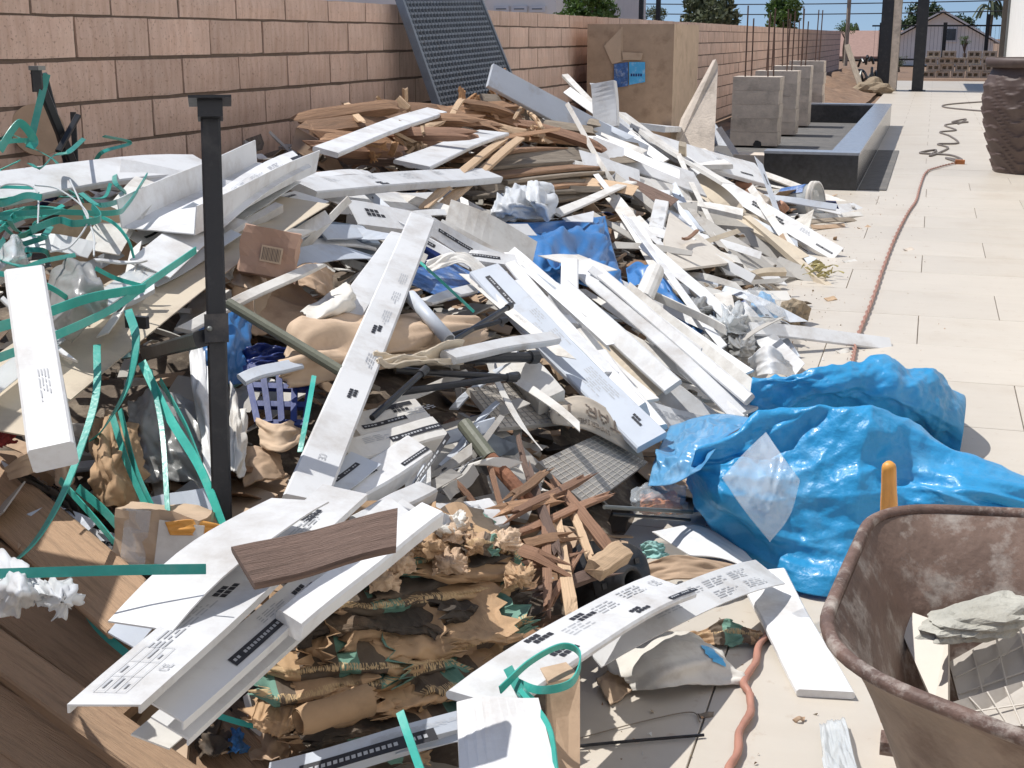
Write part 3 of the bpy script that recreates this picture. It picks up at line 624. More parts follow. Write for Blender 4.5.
def pillar(y, x0, x1, ztop, label, hole=False, z0=0.06):
    t = thing('block_pillar', label, 'pillar', ((x0 + x1) / 2, y, z0), 'concrete block pillars in the planter'); n = 5; h = (ztop - z0) / n
    for i in range(n):
        wallbox(x0 + random.uniform(-.006, .006), x1 + random.uniform(-.006, .006), y, y + .42, z0 + i * h + .0015, z0 + (i + 1) * h - .0015, 'block', 'concrete', t)
    wallbox(x0 + .012, x1 - .010, y + .006, y + .408, z0, ztop - .01, 'mortar_core', 'concrete', t)
    for dx, dy in ((.12, .1), (.16, .3), (.36, .12), (.4, .3)):
        tube([(x0 + dx, y + dy, ztop - .05), (x0 + dx + random.uniform(-.02, .02), y + dy, ztop + random.uniform(.55, .8))], .008, sides=6).build('rebar', 'rod', t)
    if hole:
        c = YP(757, 145, y - .003); mb = MB(); n = 9; vs = [c + np.array([math.cos(i / n * 6.28) * .045 * random.uniform(.7, 1.2), 0, math.sin(i / n * 6.28) * .05 * random.uniform(.7, 1.2)]) for i in range(n)]
        mb.add(vs, [tuple(range(n))]); mb.build('broken_hole', 'black_plastic', t)
    return t
for (u0, u1, vt, y, lab, hol) in ((731, 778, 77, 14.6, 'nearest concrete block pillar with a broken hole low on its face', True), (776, 795, 71, 16.4, 'second concrete block pillar of the row from the camera', False),
                             (792, 808, 66, 18.1, 'third concrete block pillar of the row from the camera', False), (806, 821, 61, 19.9, 'farthest concrete block pillar of the row', False)):
    a = YP(u0, 120, y); b = YP(u1, 120, y); w = max(b[0] - a[0], .5); pillar(y, b[0] - w, b[0], YP(u1, vt, y)[2], lab, hol)
mb = MB(); a = YP(735, 190, 11.6); b = YP(768, 156, 11.6); mb.box(((a[0] + b[0]) / 2 , 11.8, b[2] / 2), (.34, .3, b[2])); o = mb.build('concrete_block', 'concrete'); tag(o, 'grey concrete block standing left of the black planter', 'block')
# tall cardboard box
by = 11.3; c0 = YP(587, 70, by); c1 = YP(673, 70, by); zt = YP(630, 24, by)[2]; x0 = max(c0[0], WALLX + .06); x1 = c1[0]; dep = 1.25
t = thing('cardboard_box', 'tall brown cardboard box standing against the block wall', 'box', ((x0 + x1) / 2, by, 0)); e = .008
wallbox(x0, x1, by, by + e, 0, zt, 'front_panel', 'kraft', t); wallbox(x1 - e, x1, by + e + .001, by + dep, 0, zt, 'side_panel', 'kraft_light', t)  # right side in paler kraft: light on that face put into its colour
wallbox(x0, x0 + e, by + e + .001, by + dep, 0, zt, 'side_panel', 'kraft', t); wallbox(x0 + e, x1 - e, by + dep - e, by + dep - .001, 0, zt, 'back_panel', 'kraft', t)
wallbox(x0 + e + .001, x1 - e - .001, by + e + .002, by + dep - e - .002, zt - .03, zt - .022, 'top_flap', 'kraft', t)
slab('torn_flap', None, None, [YP(604, 46, by - .012), YP(621, 28, by - .004), YP(621, 62, by - .012), YP(612, 64, by - .016)], .006, 'kraft_light', parent=t)
slab('torn_flap', None, None, [YP(622, 52, by - .012), YP(643, 53, by - .012), YP(641, 60, by - .014), YP(623, 60, by - .016)], .006, 'kraft_light', parent=t)
slab('blue_label', None, None, [YP(614, 64, by - .02), YP(628, 62, by - .012), YP(628, 86, by - .012), YP(614, 88, by - .02)], .004, 'blue_print', parent=t)
slab('blue_label', None, None, [YP(629, 62, by - .012), YP(645, 62, by - .012), YP(645, 82, by - .012), YP(629, 85, by - .012)], .004, 'sky_label', parent=t)
pl = MB()
for i in range(5): p = YP(631.5 + i * 2.4, 75, by - .014); pl.box(p, (.013, .002, .022))
pl.build('label_lettering', 'navy', t)
slab('tape_seam', None, None, [YP(621.2, 27, by - .002), YP(622.6, 27, by - .002), YP(622.6, 62, by - .002), YP(621.2, 62, by - .002)], .002, 'kraft_light', parent=t)
s_ = slab('grey_slab', 'grey triangular offcut of board leaning on the cardboard box', 'board', [YP(716, 59, 10.6), YP(718, 66, 10.6), YP(714, 153, 10.2), YP(676, 150, 10.2), YP(684, 118, 10.35)], .03, 'concrete')
# leaning lattice panel
c = [XP(397, -8, -2.93), XP(476, -8, -2.93), XP(519, 100, -2.66), XP(441, 116, -2.66)]; c = [np.array(x) for x in c]
lp = thing('lattice_panel', 'dark grey-blue plastic lattice panel leaning on top of the block wall', 'panel', np.mean(c, axis=0)); nn = nrm(np.cross(c[1] - c[0], c[3] - c[0])); 
if nn[0] < 0: nn = -nn
def bil(s, t): return (c[0] * (1 - s) + c[1] * s) * (1 - t) + (c[3] * (1 - s) + c[2] * s) * t
def bar(mb, p, q, w, d):
    a = nrm(q - p); b = nrm(np.cross(a, nn)); R = np.stack([a, b, nn], axis=1); mb.box((p + q) / 2, (np.linalg.norm(q - p), w, d), R)
mb = MB(); NR = 22; NC = 26
for i in range(1, NR): bar(mb, bil(.02, i / NR), bil(.98, i / NR), .013, .03)
mb.build('cross_bars', 'panel', lp); mb = MB()
for i in range(1, NC): bar(mb, bil(i / NC, .01) + nn * .003, bil(i / NC, .99) + nn * .003, .008, .03)
mb.build('long_bars', 'panel', lp)
for p, q in ((bil(0, 0), bil(0, 1)), (bil(1, 0), bil(1, 1)), (bil(0, 0), bil(1, 0)), (bil(0, 1), bil(1, 1))): mb = MB(); bar(mb, p, q, .03, .045); mb.build('frame_bar', 'panel', lp)

# ---------------------------------------------------------------- pot on the patio
pcx, pcy = .93, 13.1
t = thing('garden_pot', 'large dark brown garden pot with wavy ridges on the patio', 'pot', (pcx, pcy, 0)); mb = MB(); n = 96; H = 1.0; vs = []; ks = 110; base = [(0, .33), (.08, .35), (.3, .415), (.6, .475), (.8, .47), (.92, .43), (1, .40)]
zs = np.array([b[0] for b in base]); rr = np.array([b[1] for b in base])
for k in range(ks + 1):
    z = k / ks
    for i in range(n):
        th = i / n * 6.28318; wv = z * 8 + .8 * math.sin(th * 3 + .8 + z) + .4 * math.sin(th * 7 + 2 + z * 3); f = wv % 1.0; rid = .02 * (f ** 2) if z < .9 else 0
        r = np.interp(z, zs, rr) + rid; vs.append((pcx + r * math.cos(th), pcy + r * math.sin(th), z * H * .97))
fs = [(k * n + i, k * n + (i + 1) % n, (k + 1) * n + (i + 1) % n, (k + 1) * n + i) for k in range(ks) for i in range(n)]; mb.add(vs, fs); mb.build('ridged_body', 'pot', t, True)
lathe(MB(), (pcx, pcy, 0), [(.40, .93), (.475, .94), (.485, .99), (.475, 1.02), (.42, 1.02), (.40, .9), (.38, .6)], 64).build('rim', 'pot', t, True)
lathe(MB(), (pcx, pcy, 0), [(.385, .78), (.0, .8)], 48).build('potting_soil', 'soil', t, True)

# ---------------------------------------------------------------- pergola, building, far things
for (u, v, wd, lab) in ((882.5, 91, .26, 'left dark square pergola post at the end of the patio'), (917, 91, .25, 'right dark square pergola post at the end of the patio')):
    g = G(u, v); po = thing('pergola_post', lab, 'post', g, 'pergola posts'); MB().box((g[0], g[1], 1.8), (wd, wd, 3.6)).build('shaft', 'black_metal', po); MB().box((g[0], g[1], .012), (wd + .12, wd + .12, .02)).build('base_plate', 'black_metal', po)
g = G(888, 92); o = MB().box((g[0] + .05, g[1] + .9, 1.8), (.2, .9, 3.6)).build('rendered_pier', 'concrete'); tag(o, 'grey rendered pier right behind the left pergola post', 'pier')
pg = thing('pergola_roof', 'flat dark pergola roof carried by the far posts', 'roof', (1.2, 35.5, 3.6)); MB().box((1.4, 35.5, 3.68), (5.4, 5.4, .12)).build('deck', 'black_metal', pg); MB().box((1.4, 33.0, 3.56), (5.4, .18, .12)).build('beam', 'black_metal', pg)
# the white house along the right side of the patio; only its far end shows at the right edge
HX = 1.52; HY1 = 33.5
t = thing('white_house', 'cream rendered house wall along the right edge behind the pot', 'house', (HX + 3, 11, 0)); MB().box((HX + 3, (HY1 - 7) / 2, 2.9), (6, HY1 + 7, 5.8)).build('wall', 'building', t)
MB().box((HX + 3, (HY1 - 7) / 2, 5.9), (6.5, HY1 + 7.5, .2)).build('roof', 'building', t); MB().box((HX - .02, HY1 - 1.3, 2.9), (.05, .06, 5.6)).build('downpipe', 'grey_metal', t); MB().box((HX - .006, HY1 - .1, 2.9), (.2, .2, 5.79)).build('corner_trim', 'wood_grey', t)
for y in (3.5, 9.5, 16, 21):
    f = MB().box((HX - .012, y, 1.5), (.06, 1.5, 1.3)).build('window', 'building_grey', t); MB().box((HX - .05, y, 1.5), (.02, 1.34, 1.14)).build('pane', 'glass', f); MB().box((HX - .05, y, .82), (.12, 1.6, .05)).build('sill', 'building', f)
# far fence, block stack, houses
fz = thing('wire_fence', 'dark metal framed wire fence across the end of the yard', 'fence', (1, 46, 0))
for u in (878, 941, 983): g = YP(u, 80, 45.8); MB().box((g[0], 45.8, .8), (.12, .12, 1.7 if u != 983 else 2.2)).build('post', 'black_metal', fz)
for z in (.5, 1.55): MB().box((.6, 45.8, z), (5.2, .05, .05)).build('rail', 'black_metal', fz)
mb = MB()
for i in range(44): mb.box((-1.9 + i * .115, 45.8, 1.0), (.007, .007, 1.1))
mb.build('fence_wires', 'black_metal', fz)
def hblock(mb_name, x, y, z, lab):
    t = thing('hollow_block', lab, 'block', (x, y, z), 'hollow blocks stacked beyond the patio'); w, h, d = .40, .195, .2; s = .05; mb = MB()
    mb.box((x, y, z + .025), (w, d, .05)); mb.box((x, y, z + h - .025), (w, d, .05))
    for dx in (-w / 2 + .03, 0, w / 2 - .03): mb.box((x + dx, y, z + h / 2), (.06, d - .006, h - .1))
    mb.box((x, y + .06, z + h / 2), (w - .02, .05, h - .1)); mb.build('shell', 'cream', t)
bx0 = YP(922, 77, 43.2)[0]
for r, (a, b) in enumerate(((0, 5), (0, 5), (0, 5), (0, 2), (3, 5))):
    for i in range(a, b):
        hblock('', bx0 + .2 + i * .42 + (.1 if r % 2 else 0) + random.uniform(-.02, .02), 43.2 + random.uniform(-.05, .05), .002 + (r if r < 4 else 3) * .2, 'cream hollow concrete block in the stack beyond the pergola')
def house(name, label, x0, x1, y, d, h, hr, m, mr, ridge='x', win=()):
    t = thing(name, label, 'house', ((x0 + x1) / 2, y, 0)); MB().box(((x0 + x1) / 2, y + d / 2, h / 2), (x1 - x0, d, h)).build('wall', m, t); xm = (x0 + x1) / 2; o = .3
    if ridge == 'y':
        for yy in (y, y + d): MB().add([(x0, yy, h), (x1, yy, h), (xm, yy, h + hr)], [(0, 1, 2)]).build('gable', m, t)
        for s in (0, 1): xe = (x0 - o, x1 + o)[s]; MB().add([(xe, y - o, h - .1), (xe, y + d + o, h - .1), (xm, y + d + o, h + hr + .06), (xm, y - o, h + hr + .06), (xe, y - o, h - .02), (xe, y + d + o, h - .02), (xm, y + d + o, h + hr + .14), (xm, y - o, h + hr + .14)], [(0, 1, 2, 3), (7, 6, 5, 4), (0, 3, 7, 4), (0, 4, 5, 1), (1, 5, 6, 2)]).build('roof', mr, t)
    else:
        ym = y + d / 2
        for s in (0, 1): ye = (y - o, y + d + o)[s]; MB().add([(x0 - o, ye, h - .1), (x1 + o, ye, h - .1), (x1 + o, ym, h + hr), (x0 - o, ym, h + hr), (x0 - o, ye, h), (x1 + o, ye, h), (x1 + o, ym, h + hr + .1), (x0 - o, ym, h + hr + .1)], [(0, 1, 2, 3), (7, 6, 5, 4), (0, 4, 5, 1), (1, 5, 6, 2), (3, 7, 4, 0)]).build('roof', mr, t)
    for (wx, wz, ww, wh) in win:
        f = MB().box((wx, y - .03, wz), (ww, .08, wh)).build('window', 'building_grey', t); MB().box((wx, y - .075, wz), (ww - .12, .02, wh - .12)).build('pane', 'glass', f)
    return t
a = YP(888, 60, 62); b = YP(992, 60, 62); house('gable_house', 'pale grey gabled house beyond the yard fence', a[0], b[0], 62, 9, 1.0, 1.2, 'building', 'building', 'y', [(YP(951, 38, 62)[0], 1.3, .5, .6)])  # pale roof colour stands in for distance haze
a = YP(838, 60, 75); b = YP(888, 60, 75); house('tiled_house', 'low house with red tiled roof behind the wall end', a[0] - 3, b[0] + .6, 75, 8, .2, 1.25, 'building', 'roof_red', 'x')
a = YP(488, 5, 30)[0]; b = YP(556, 5, 30)[0]; house('grey_house', 'pale grey house wall with small windows seen above the block wall', a - 8, b, 30, 10, 3.4, 1, 'building', 'building_grey', 'x', [(YP(u, 5, 30)[0], YP(u, 9, 30)[2] , .36, .14) for u in (502, 520, 538)])
def tree(name, label, c, r, h, m, n, ls, seed, flat=1.0, cat='tree'):
    """trunk with limbs; leaf-sized faces scattered through clumps of the crown"""
    rs = np.random.RandomState(seed); t = thing(name, label, cat, c); c = np.array(c, float)
    tr = MB(); top = c + np.array([0, 0, h * .55]); tube([c, c + np.array([rs.uniform(-.1, .1) * r, 0, h * .3]), top], max(.05, r * .07), 8, 7, tr)
    cl = []
    for k in range(14):
        d = rs.normal(size=3); d /= np.linalg.norm(d); p = c + np.array([0, 0, h - r * flat * .9]) + d * np.array([r, r, r * flat]) * rs.uniform(.35, .85); cl.append((p, r * rs.uniform(.28, .48)))
        if k < 7: tube([top, (top + p) / 2 + rs.uniform(-.1, .1, 3) * r, p], max(.02, r * .022), 6, 5, tr)
    tr.build('trunk', 'bark', t)
    K = rs.randint(0, len(cl), n); P = np.array([cl[k][0] for k in K]); R = np.array([cl[k][1] for k in K]); D = rs.normal(size=(n, 3)); D /= np.linalg.norm(D, axis=1)[:, None]
    P = P + D * (R * rs.uniform(.45, 1.05, n))[:, None] * np.array([1, 1, flat]); A = rs.normal(size=(n, 3)); A /= np.linalg.norm(A, axis=1)[:, None]; B = np.cross(A, rs.normal(size=(n, 3))); B /= np.linalg.norm(B, axis=1)[:, None]
    s = ls * rs.uniform(.6, 1.3, n)[:, None]; V = np.stack([P - A * s, P + B * s * .45, P + A * s, P - B * s * .45], axis=1).reshape(-1, 3)
    me = bpy.data.meshes.new('crown'); me.from_pydata(V.tolist(), [], [(i * 4, i * 4 + 1, i * 4 + 2, i * 4 + 3) for i in range(n)]); me.materials.append(MATS[m])
    o = bpy.data.objects.new('crown', me); COL.objects.link(o); ORG[o] = np.zeros(3); o.parent = t; o.location = Vector([-float(x) for x in ORG[t]])
    return t
def treeat(u, vtop, y, rpx, name, label, m, n, seed, flat=.8, ls=None, cat='tree'):
    p = YP(u, vtop, y); r = rpx * y / 1365; tree(name, label, (p[0], y, -.05), r, p[2] + .05, m, n, ls or r * .08, seed, flat, cat)
treeat(585, -14, 26, 34, 'leafy_tree', 'bright green leafy tree above the block wall left of the cardboard box', 'leaf', 3800, 1)
treeat(712, -12, 34, 42, 'olive_tree', 'grey-green olive tree rising behind the block wall', 'leaf_olive', 4200, 2)
treeat(790, -6, 40, 27, 'leafy_tree', 'bright green shrubby tree behind the wall near the pillars', 'leaf', 3000, 3)
treeat(655, 6, 60, 14, 'round_tree', 'small round tree far off above the block wall', 'leaf_olive', 1500, 4)
treeat(924, 3, 95, 26, 'dark_tree', 'broad dark evergreen tree behind the pergola posts', 'leaf_dark', 3600, 5)
treeat(962, 14, 110, 16, 'dark_tree', 'smaller dark tree right of the broad evergreen', 'leaf_dark', 2000, 6)
treeat(846, 20, 70, 10, 'small_tree', 'sparse pale green tree just past the wall end', 'leaf', 900, 7)
treeat(895, 22, 90, 16, 'dark_tree', 'dark green tree behind the left pergola post', 'leaf_dark', 1800, 12)
treeat(966, 36, 50, 6, 'garden_shrub', 'light green shrub in front of the gabled house', 'leaf', 700, 8, cat='shrub')
treeat(900, 55, 52, 9, 'garden_shrub', 'low green shrub between the pergola posts', 'leaf_olive', 700, 9, cat='shrub')
treeat(868, 38, 110, 22, 'far_tree', 'hazy green tree over the red tiled roof', 'leaf_olive', 1600, 10)
def palm(u, v, y, seed, label):
    rs = random.Random(seed); p = YP(u, v, y); t = thing('palm_tree', label, 'palm', (p[0], y, 0)); tube([(p[0], y, 0), (p[0] + .1, y, p[2])], .1, sides=7).build('trunk', 'bark', t); mb = MB()
    for i in range(26):
        th = rs.uniform(0, 6.28); L = rs.uniform(.5, .8); el = rs.uniform(-.2, 1.0); d = np.array([math.cos(th), math.sin(th), 0]); pts = [p + np.array([.1, 0, 0]), p + d * L * .5 + np.array([0, 0, el * .5]), p + d * L + np.array([0, 0, el * .3 - .5])]; ribbon(pts, .09, rs.uniform(0, 90), 20, .004, 6, mb)
    mb.build('fronds', 'leaf_olive', t)
palm(990, 10, 70, 1, 'palm tree beside the cream house corner'); palm(852, 30, 95, 2, 'small palm beyond the end of the block wall')
for (u, lab) in ((641, 'left thin black post above the block wall'), (658, 'right thin black post above the block wall')):
    p = YP(u, 20, 32); o = thing('shade_post', lab, 'post', (p[0], 32, 0), 'posts behind the wall'); MB().box((p[0], 32, 1.4), (.1, .1, 2.8)).build('shaft', 'black_metal', o); MB().box((p[0], 32, 2.75), (.2, .2, .05)).build('cap', 'black_metal', o)
for z, y, lab in ((YP(800, 4, 60)[2], 60, 'upper dark power line crossing the sky'), (YP(800, 14, 60)[2], 60.5, 'lower dark power line crossing the sky')):
    o = tube([(-40, y, z + .8), (-8, y, z), (20, y, z + .5)], .022, 40, 6).build('power_line', 'black_plastic'); tag(o, lab, 'power line')
p = YP(848, 20, 60); pole = thing('utility_pole', 'slim utility pole past the end of the block wall', 'pole', (p[0], 60, 0)); tube([(p[0], 60, 0), (p[0], 60, 4.5)], .09, sides=7).build('shaft', 'wood_grey', pole); MB().box((p[0], 60, 3.4), (1.2, .1, .1)).build('cross_arm', 'wood_grey', pole)
# odds and ends at the wall end
for (a, b, w, lab) in (((847, 45), (862, 92), .12, 'grey plank leaning near the end of the block wall'),):
    A = YP(*a, 32.5); B = YP(*b, 31.5); o = stick(A, B, w, .05, 3, 0).build('leaning_plank', 'wood_grey'); tag(o, lab, 'plank')
rk = thing('scrap_frame', 'tangle of black metal frame tubes beside the left pergola post', 'scrap', YP(866, 82, 33)); rs = random.Random(5)
for i in range(11):
    a = YP(rs.uniform(857, 876), rs.uniform(58, 84), 33 + rs.uniform(-.3, .3)); b = YP(rs.uniform(857, 876), rs.uniform(58, 86), 33 + rs.uniform(-.3, .3)); tube([a, (a + b) / 2 + np.array([0, 0, .12]), b], .03, sides=6).build('frame_tube', 'black_metal' if i % 3 else 'grey_metal', rk)
o = blob(MB(), G(872, 93) + np.array([0, 0, .08]), .42, 4, 3, .3, flat=(1, .8, .5)).build('rock_heap', 'brown_rock'); tag(o, 'brown mound of rubble beside the patio edge near the posts', 'rubble')
mb = MB(); xs = np.linspace(-2.9, -1.15, 22); ys = np.linspace(20.5, 40, 40); vs = [(x, y, -.03 + .28 * math.exp(-((x + 2.3) ** 2) * 2) * (1 + .4 * math.sin(y * 1.7 + x * 3)) * min(1, (y - 20.5) / 3) + random.uniform(0, .03)) for y in ys for x in xs]
mb.add(vs, [(j * 22 + i, j * 22 + i + 1, (j + 1) * 22 + i + 1, (j + 1) * 22 + i) for j in range(39) for i in range(21)]); structure(mb.build('earth_bank', 'soil', None, True))
# ================================================================ the rubbish heap
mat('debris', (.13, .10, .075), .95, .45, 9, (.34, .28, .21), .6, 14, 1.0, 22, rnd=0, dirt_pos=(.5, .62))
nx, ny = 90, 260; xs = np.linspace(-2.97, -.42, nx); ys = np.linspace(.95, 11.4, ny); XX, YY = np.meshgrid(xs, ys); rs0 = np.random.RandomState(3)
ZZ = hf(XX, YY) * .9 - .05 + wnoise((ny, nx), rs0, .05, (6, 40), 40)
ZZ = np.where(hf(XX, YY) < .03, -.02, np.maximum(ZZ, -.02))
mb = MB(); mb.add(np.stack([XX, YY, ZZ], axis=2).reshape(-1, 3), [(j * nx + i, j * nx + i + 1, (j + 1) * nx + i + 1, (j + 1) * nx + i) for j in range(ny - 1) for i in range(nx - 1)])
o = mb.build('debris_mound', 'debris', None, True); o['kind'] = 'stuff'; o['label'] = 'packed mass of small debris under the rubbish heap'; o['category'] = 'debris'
def scraps(n, seed, mats, wts, smin, smax, lift):
    rs = np.random.RandomState(seed); mb = MB(); k = 0
    while k < n:
        x = rs.uniform(-2.9, -.45); y = rs.uniform(1.3, 10.8); h = hf(x, y)
        if h < .05 and rs.rand() > .12: continue
        k += 1; L = rs.uniform(smin, smax); w = L * rs.uniform(.15, .8); t = rs.choice([.003, .004, .012]); th = rs.uniform(0, 6.28); ti = rs.normal(0, .35); tj = rs.normal(0, .35)
        a = nrm([math.cos(th), math.sin(th), ti]); b = nrm(np.cross([tj * .5, tj, 1], a)); c = np.cross(a, b); p = np.array([x, y, h * .95 + rs.uniform(-.04, lift)]); mi = int(rs.choice(len(mats), p=wts)); cv = rs.uniform(-.15, .15) * L
        P = [p + a * L * s + b * w * u * (1 + rs.uniform(-.2, .2)) + c * (cv * s * s * 4) for s in (-.5, 0, .5) for u in (-.5, .5)]; Q = [q - c * t for q in P]
        mb.add(P + Q, [(0, 2, 3, 1), (2, 4, 5, 3), (7, 9, 8, 6), (9, 11, 10, 8), (0, 6, 8, 2), (2, 8, 10, 4), (1, 3, 9, 7), (3, 5, 11, 9), (0, 1, 7, 6), (4, 10, 11, 5)], [[(0, 0), (L, 0), (L, w), (0, w)]] * 10, mi)
    return mb
SM = ['white_dirty', 'kraft', 'greycard', 'wood', 'wood_grey', 'paper', 'kraft_light', 'sack_dark', 'navy', 'wood_red', 'teal_paper', 'film_grey']
o = scraps(2600, 5, SM, [.16, .16, .14, .1, .1, .08, .08, .08, .02, .05, .01, .02], .03, .12, .03).build('loose_scraps', SM); o['kind'] = 'stuff'; o['label'] = 'countless small scraps of card wood and paper in the heap'; o['category'] = 'scraps'
o = scraps(420, 6, SM, [.22, .16, .16, .1, .1, .06, .08, .06, .02, .03, .0, .01], .14, .34, .01).build('buried_offcuts', SM); o['kind'] = 'stuff'; o['label'] = 'half buried offcuts of card and board filling the heap'; o['category'] = 'offcuts'

RW = random.Random(2024)
def wear(k):                                          # nothing in the heap is quite straight or square any more
    k.setdefault('bend', RW.gauss(0, .008)); k.setdefault('twist', RW.gauss(0, 5)); k.setdefault('cut', (RW.gauss(0, .012), RW.gauss(0, .012))); k.setdefault('wob', .0025); k.setdefault('seg', 10)
def bd(name, label, cat, a, b, px, m='white', **k):
    """a, b: (u, v, lift over the heap)"""
    wear(k); return board(name, label, cat, S(*a), S(*b), px, m, **k)
def gb(name, label, cat, a, b, px, m='white', **k):
    """a, b: (u, v, height above the ground)"""
    wear(k); return board(name, label, cat, G(*a), G(*b), px, m, **k)

# ---------- far end of the heap: long white cartons fanning to the right
bd('long_beam', 'long grey-white beam propped up high from the lattice panel down to the right', 'beam', (491, 74, .32), (668, 166, .10), 22, 'bluegrey', t=.03, tilt=8)  # white beam, its blue-grey shade put into the colour
bd('carton', 'short white carton standing upright in front of the cardboard box', 'carton', (602, 82, .42), (605, 128, .16), 24, t=.05, tilt=25)
bd('carton', 'pale carton leaning right below the blue box label, leftmost of three', 'carton', (640, 82, .32), (668, 132, .12), 22, t=.02, tilt=10)
bd('carton', 'pale carton leaning below the cardboard box, middle of three', 'carton', (655, 92, .3), (684, 135, .1), 14, 'white', t=.02, tilt=10)
bd('carton', 'narrow pale carton leaning against the cardboard box, rightmost of three', 'carton', (670, 98, .26), (692, 138, .08), 10, 'white_dirty', t=.02, tilt=10)
bd('carton', 'grey-white flat carton running down from the upright carton', 'carton', (612, 100, .26), (690, 165, .10), 28, 'white_dirty', t=.03)
bd('white_bar', 'short bright white bar lying crosswise before the cardboard box', 'bar', (648, 124, .22), (698, 129, .18), 9, t=.04)
bd('printed_carton', 'printed white carton ending in a square end near the grey block', 'carton', (650, 142, .16), (763, 174, .14), 18, pr=[('lines', .3, -.3), ('lines', .45, -.3), ('strip', .75, .2, .8), ('lines', .6, -.2), ('table', .55, -.25)], t=.03)
bd('printed_carton', 'long printed white carton crossing down to the patio edge', 'carton', (655, 145, .16), (838, 254, .02), 15, pr=[('cells', .55, -.2), ('cells', .68, -.1), ('lines', .3, -.3), ('lines', .8, -.3), ('strip', .9, .1, .7)], kind='D', side=.03)
bd('carton', 'wide white carton with a pointed torn end in the fan', 'carton', (590, 145, .16), (700, 184, .18), 19, cut=(0, .12), t=.015)
bd('carton', 'white carton half hidden under the pointed one', 'carton', (575, 168, .10), (690, 196, .1), 15, 'white_dirty', t=.015, pr=[('cells', .1, -.2), ('cells', .2, -.3)])
bd('carton', 'dull white flattened carton left of the fan, end fringed', 'carton', (582, 160, .14), (640, 180, .12), 18, 'white', kind='L', side=.05)
bd('printed_strip', 'small upright white printed strip in the middle of the fan', 'strip', (664, 190, .12), (653, 242, .06), 15, pr=[('lines', .1, -.3), ('lines', .35, -.3), ('lines', .55, -.3), ('bar', .85, -.2)], t=.03)
bd('trim_rod', 'thin off-white rod pointing up to the right above the blue sheet', 'rod', (556, 213, .14), (632, 181, .14), 7, 'white_dirty', t=.012)
bd('trim_rod', 'short cream stub standing upright among the white cartons', 'rod', (683, 142, .3), (685, 166, .12), 7, 'cream', t=.03)
bd('board', 'cream bent board left of the upright printed strip', 'board', (612, 196, .1), (662, 275, .05), 14, 'white_dirty', kind='sheet', bend=.03)
bd('board', 'grey flat board falling right behind the beige panel', 'board', (672, 190, .08), (792, 262, .02), 16, 'greycard', t=.015)
bd('board', 'second grey flat board below the first, ending near white cup', 'board', (678, 208, .05), (770, 268, .02), 14, 'greycard', t=.012)
bd('board', 'buff crumpled board between grey boards and printed carton', 'board', (690, 180, .1), (735, 215, .06), 22, 'cream', kind='sheet', bend=.04, twist=20)
bd('board', 'thin buff slat stacked under the printed carton', 'board', (715, 190, .08), (738, 226, .05), 9, 'cream', t=.015)
bd('board', 'brown edged slat right of the thin buff slat', 'board', (727, 196, .06), (745, 225, .04), 8, 'wood_grey', t=.015)
bd('flat_card', 'broad pale grey flattened card near the patio edge', 'card', (700, 255, .06), (800, 270, .02), 18, 'greycard', kind='L', side=.04)
bd('flat_card', 'grey folded card with ragged tip touching the patio', 'card', (775, 262, .03), (822, 280, .01), 14, 'greycard', kind='sheet', cut=(0, .06))
bd('white_strip', 'bright white strip lying flat under the pale grey card', 'strip', (722, 268, .05), (783, 280, .03), 9, t=.01)
bd('foam_roll', 'long cream rounded roll near the printed carton end', 'roll', (735, 216, .05), (790, 232, .03), 15, 'cream', t=.05)
for i, (a, b, px, m, l, lab) in enumerate((((620, 118), (742, 200), 12, 'white', .14, 'narrow white strip between the two printed cartons of the fan'), ((600, 132), (705, 208), 10, 'white_dirty', .12, 'narrow dull strip left of the small upright printed strip'), ((676, 150), (800, 240), 9, 'white', .09, 'thin white strip under the long printed carton'), ((590, 150), (650, 172), 12, 'white', .16, 'short white strip at the left root of the fan'), ((604, 118), (640, 150), 14, 'bluegrey', .18, 'blue-grey strip at the foot of the upright carton'),
   ((705, 205), (812, 262), 11, 'bluegrey', .05, 'blue-grey strip lowest on the right of the fan'), ((640, 168), (700, 205), 8, 'white', .12, 'slim white strip crossing the buff board'), ((730, 235), (800, 252), 10, 'white_dirty', .03, 'dull white strip close to the foam cup'))):
    bd('long_strip', lab, 'strip', (*a, l), (*b, l * .6), px, m, t=.01, twist=random.uniform(-12, 12))
# small cup and bits at right edge
c = G(771, 246, .03); t = thing('foam_cup', 'white foam cup lying beside the grey boards', 'cup', c); a = nrm([.8, .5, .1]); lathe(MB(), c, [(.0, -.06), (.045, -.06), (.055, .06), (.05, .06), (.042, -.05), (0, -.05)], 18, axis=a).build('cup_body', 'white', t, True); lathe(MB(), c, [(.054, .055), (.06, .055), (.06, .066), (.052, .066)], 18, axis=a).build('cup_rim', 'white', t, True)
# bucket
c = G(797, 204, .10); a = nrm([.93, -.25, .12]); t = thing('plastic_bucket', 'white plastic bucket lying on its side by the planter', 'bucket', c)
lathe(MB(), c, [(0, -.15), (.105, -.15), (.135, .15), (.128, .15), (.1, -.14), (0, -.14)], 32, axis=a).build('bucket_body', 'bag_clear', t, True); lathe(MB(), c, [(.135, .11), (.148, .112), (.148, .135), (.136, .137), (.145, .152), (.13, .154)], 32, axis=a).build('bucket_rim', 'white_dirty', t, True)
lb = MB(); x = nrm(np.cross(a, [0, 0, 1])); y = np.cross(a, x); vs = []
for z in (-.1, .08):
    for i in range(9): th = math.radians(200 + i * 15); r = .122 + z * .1 + .003; vs.append(c + a * z + (x * math.cos(th) + y * math.sin(th)) * r)
lb.add(vs, [(i, i + 1, i + 10, i + 9) for i in range(8)]); lb.build('bucket_label', 'blue_print', t, True)
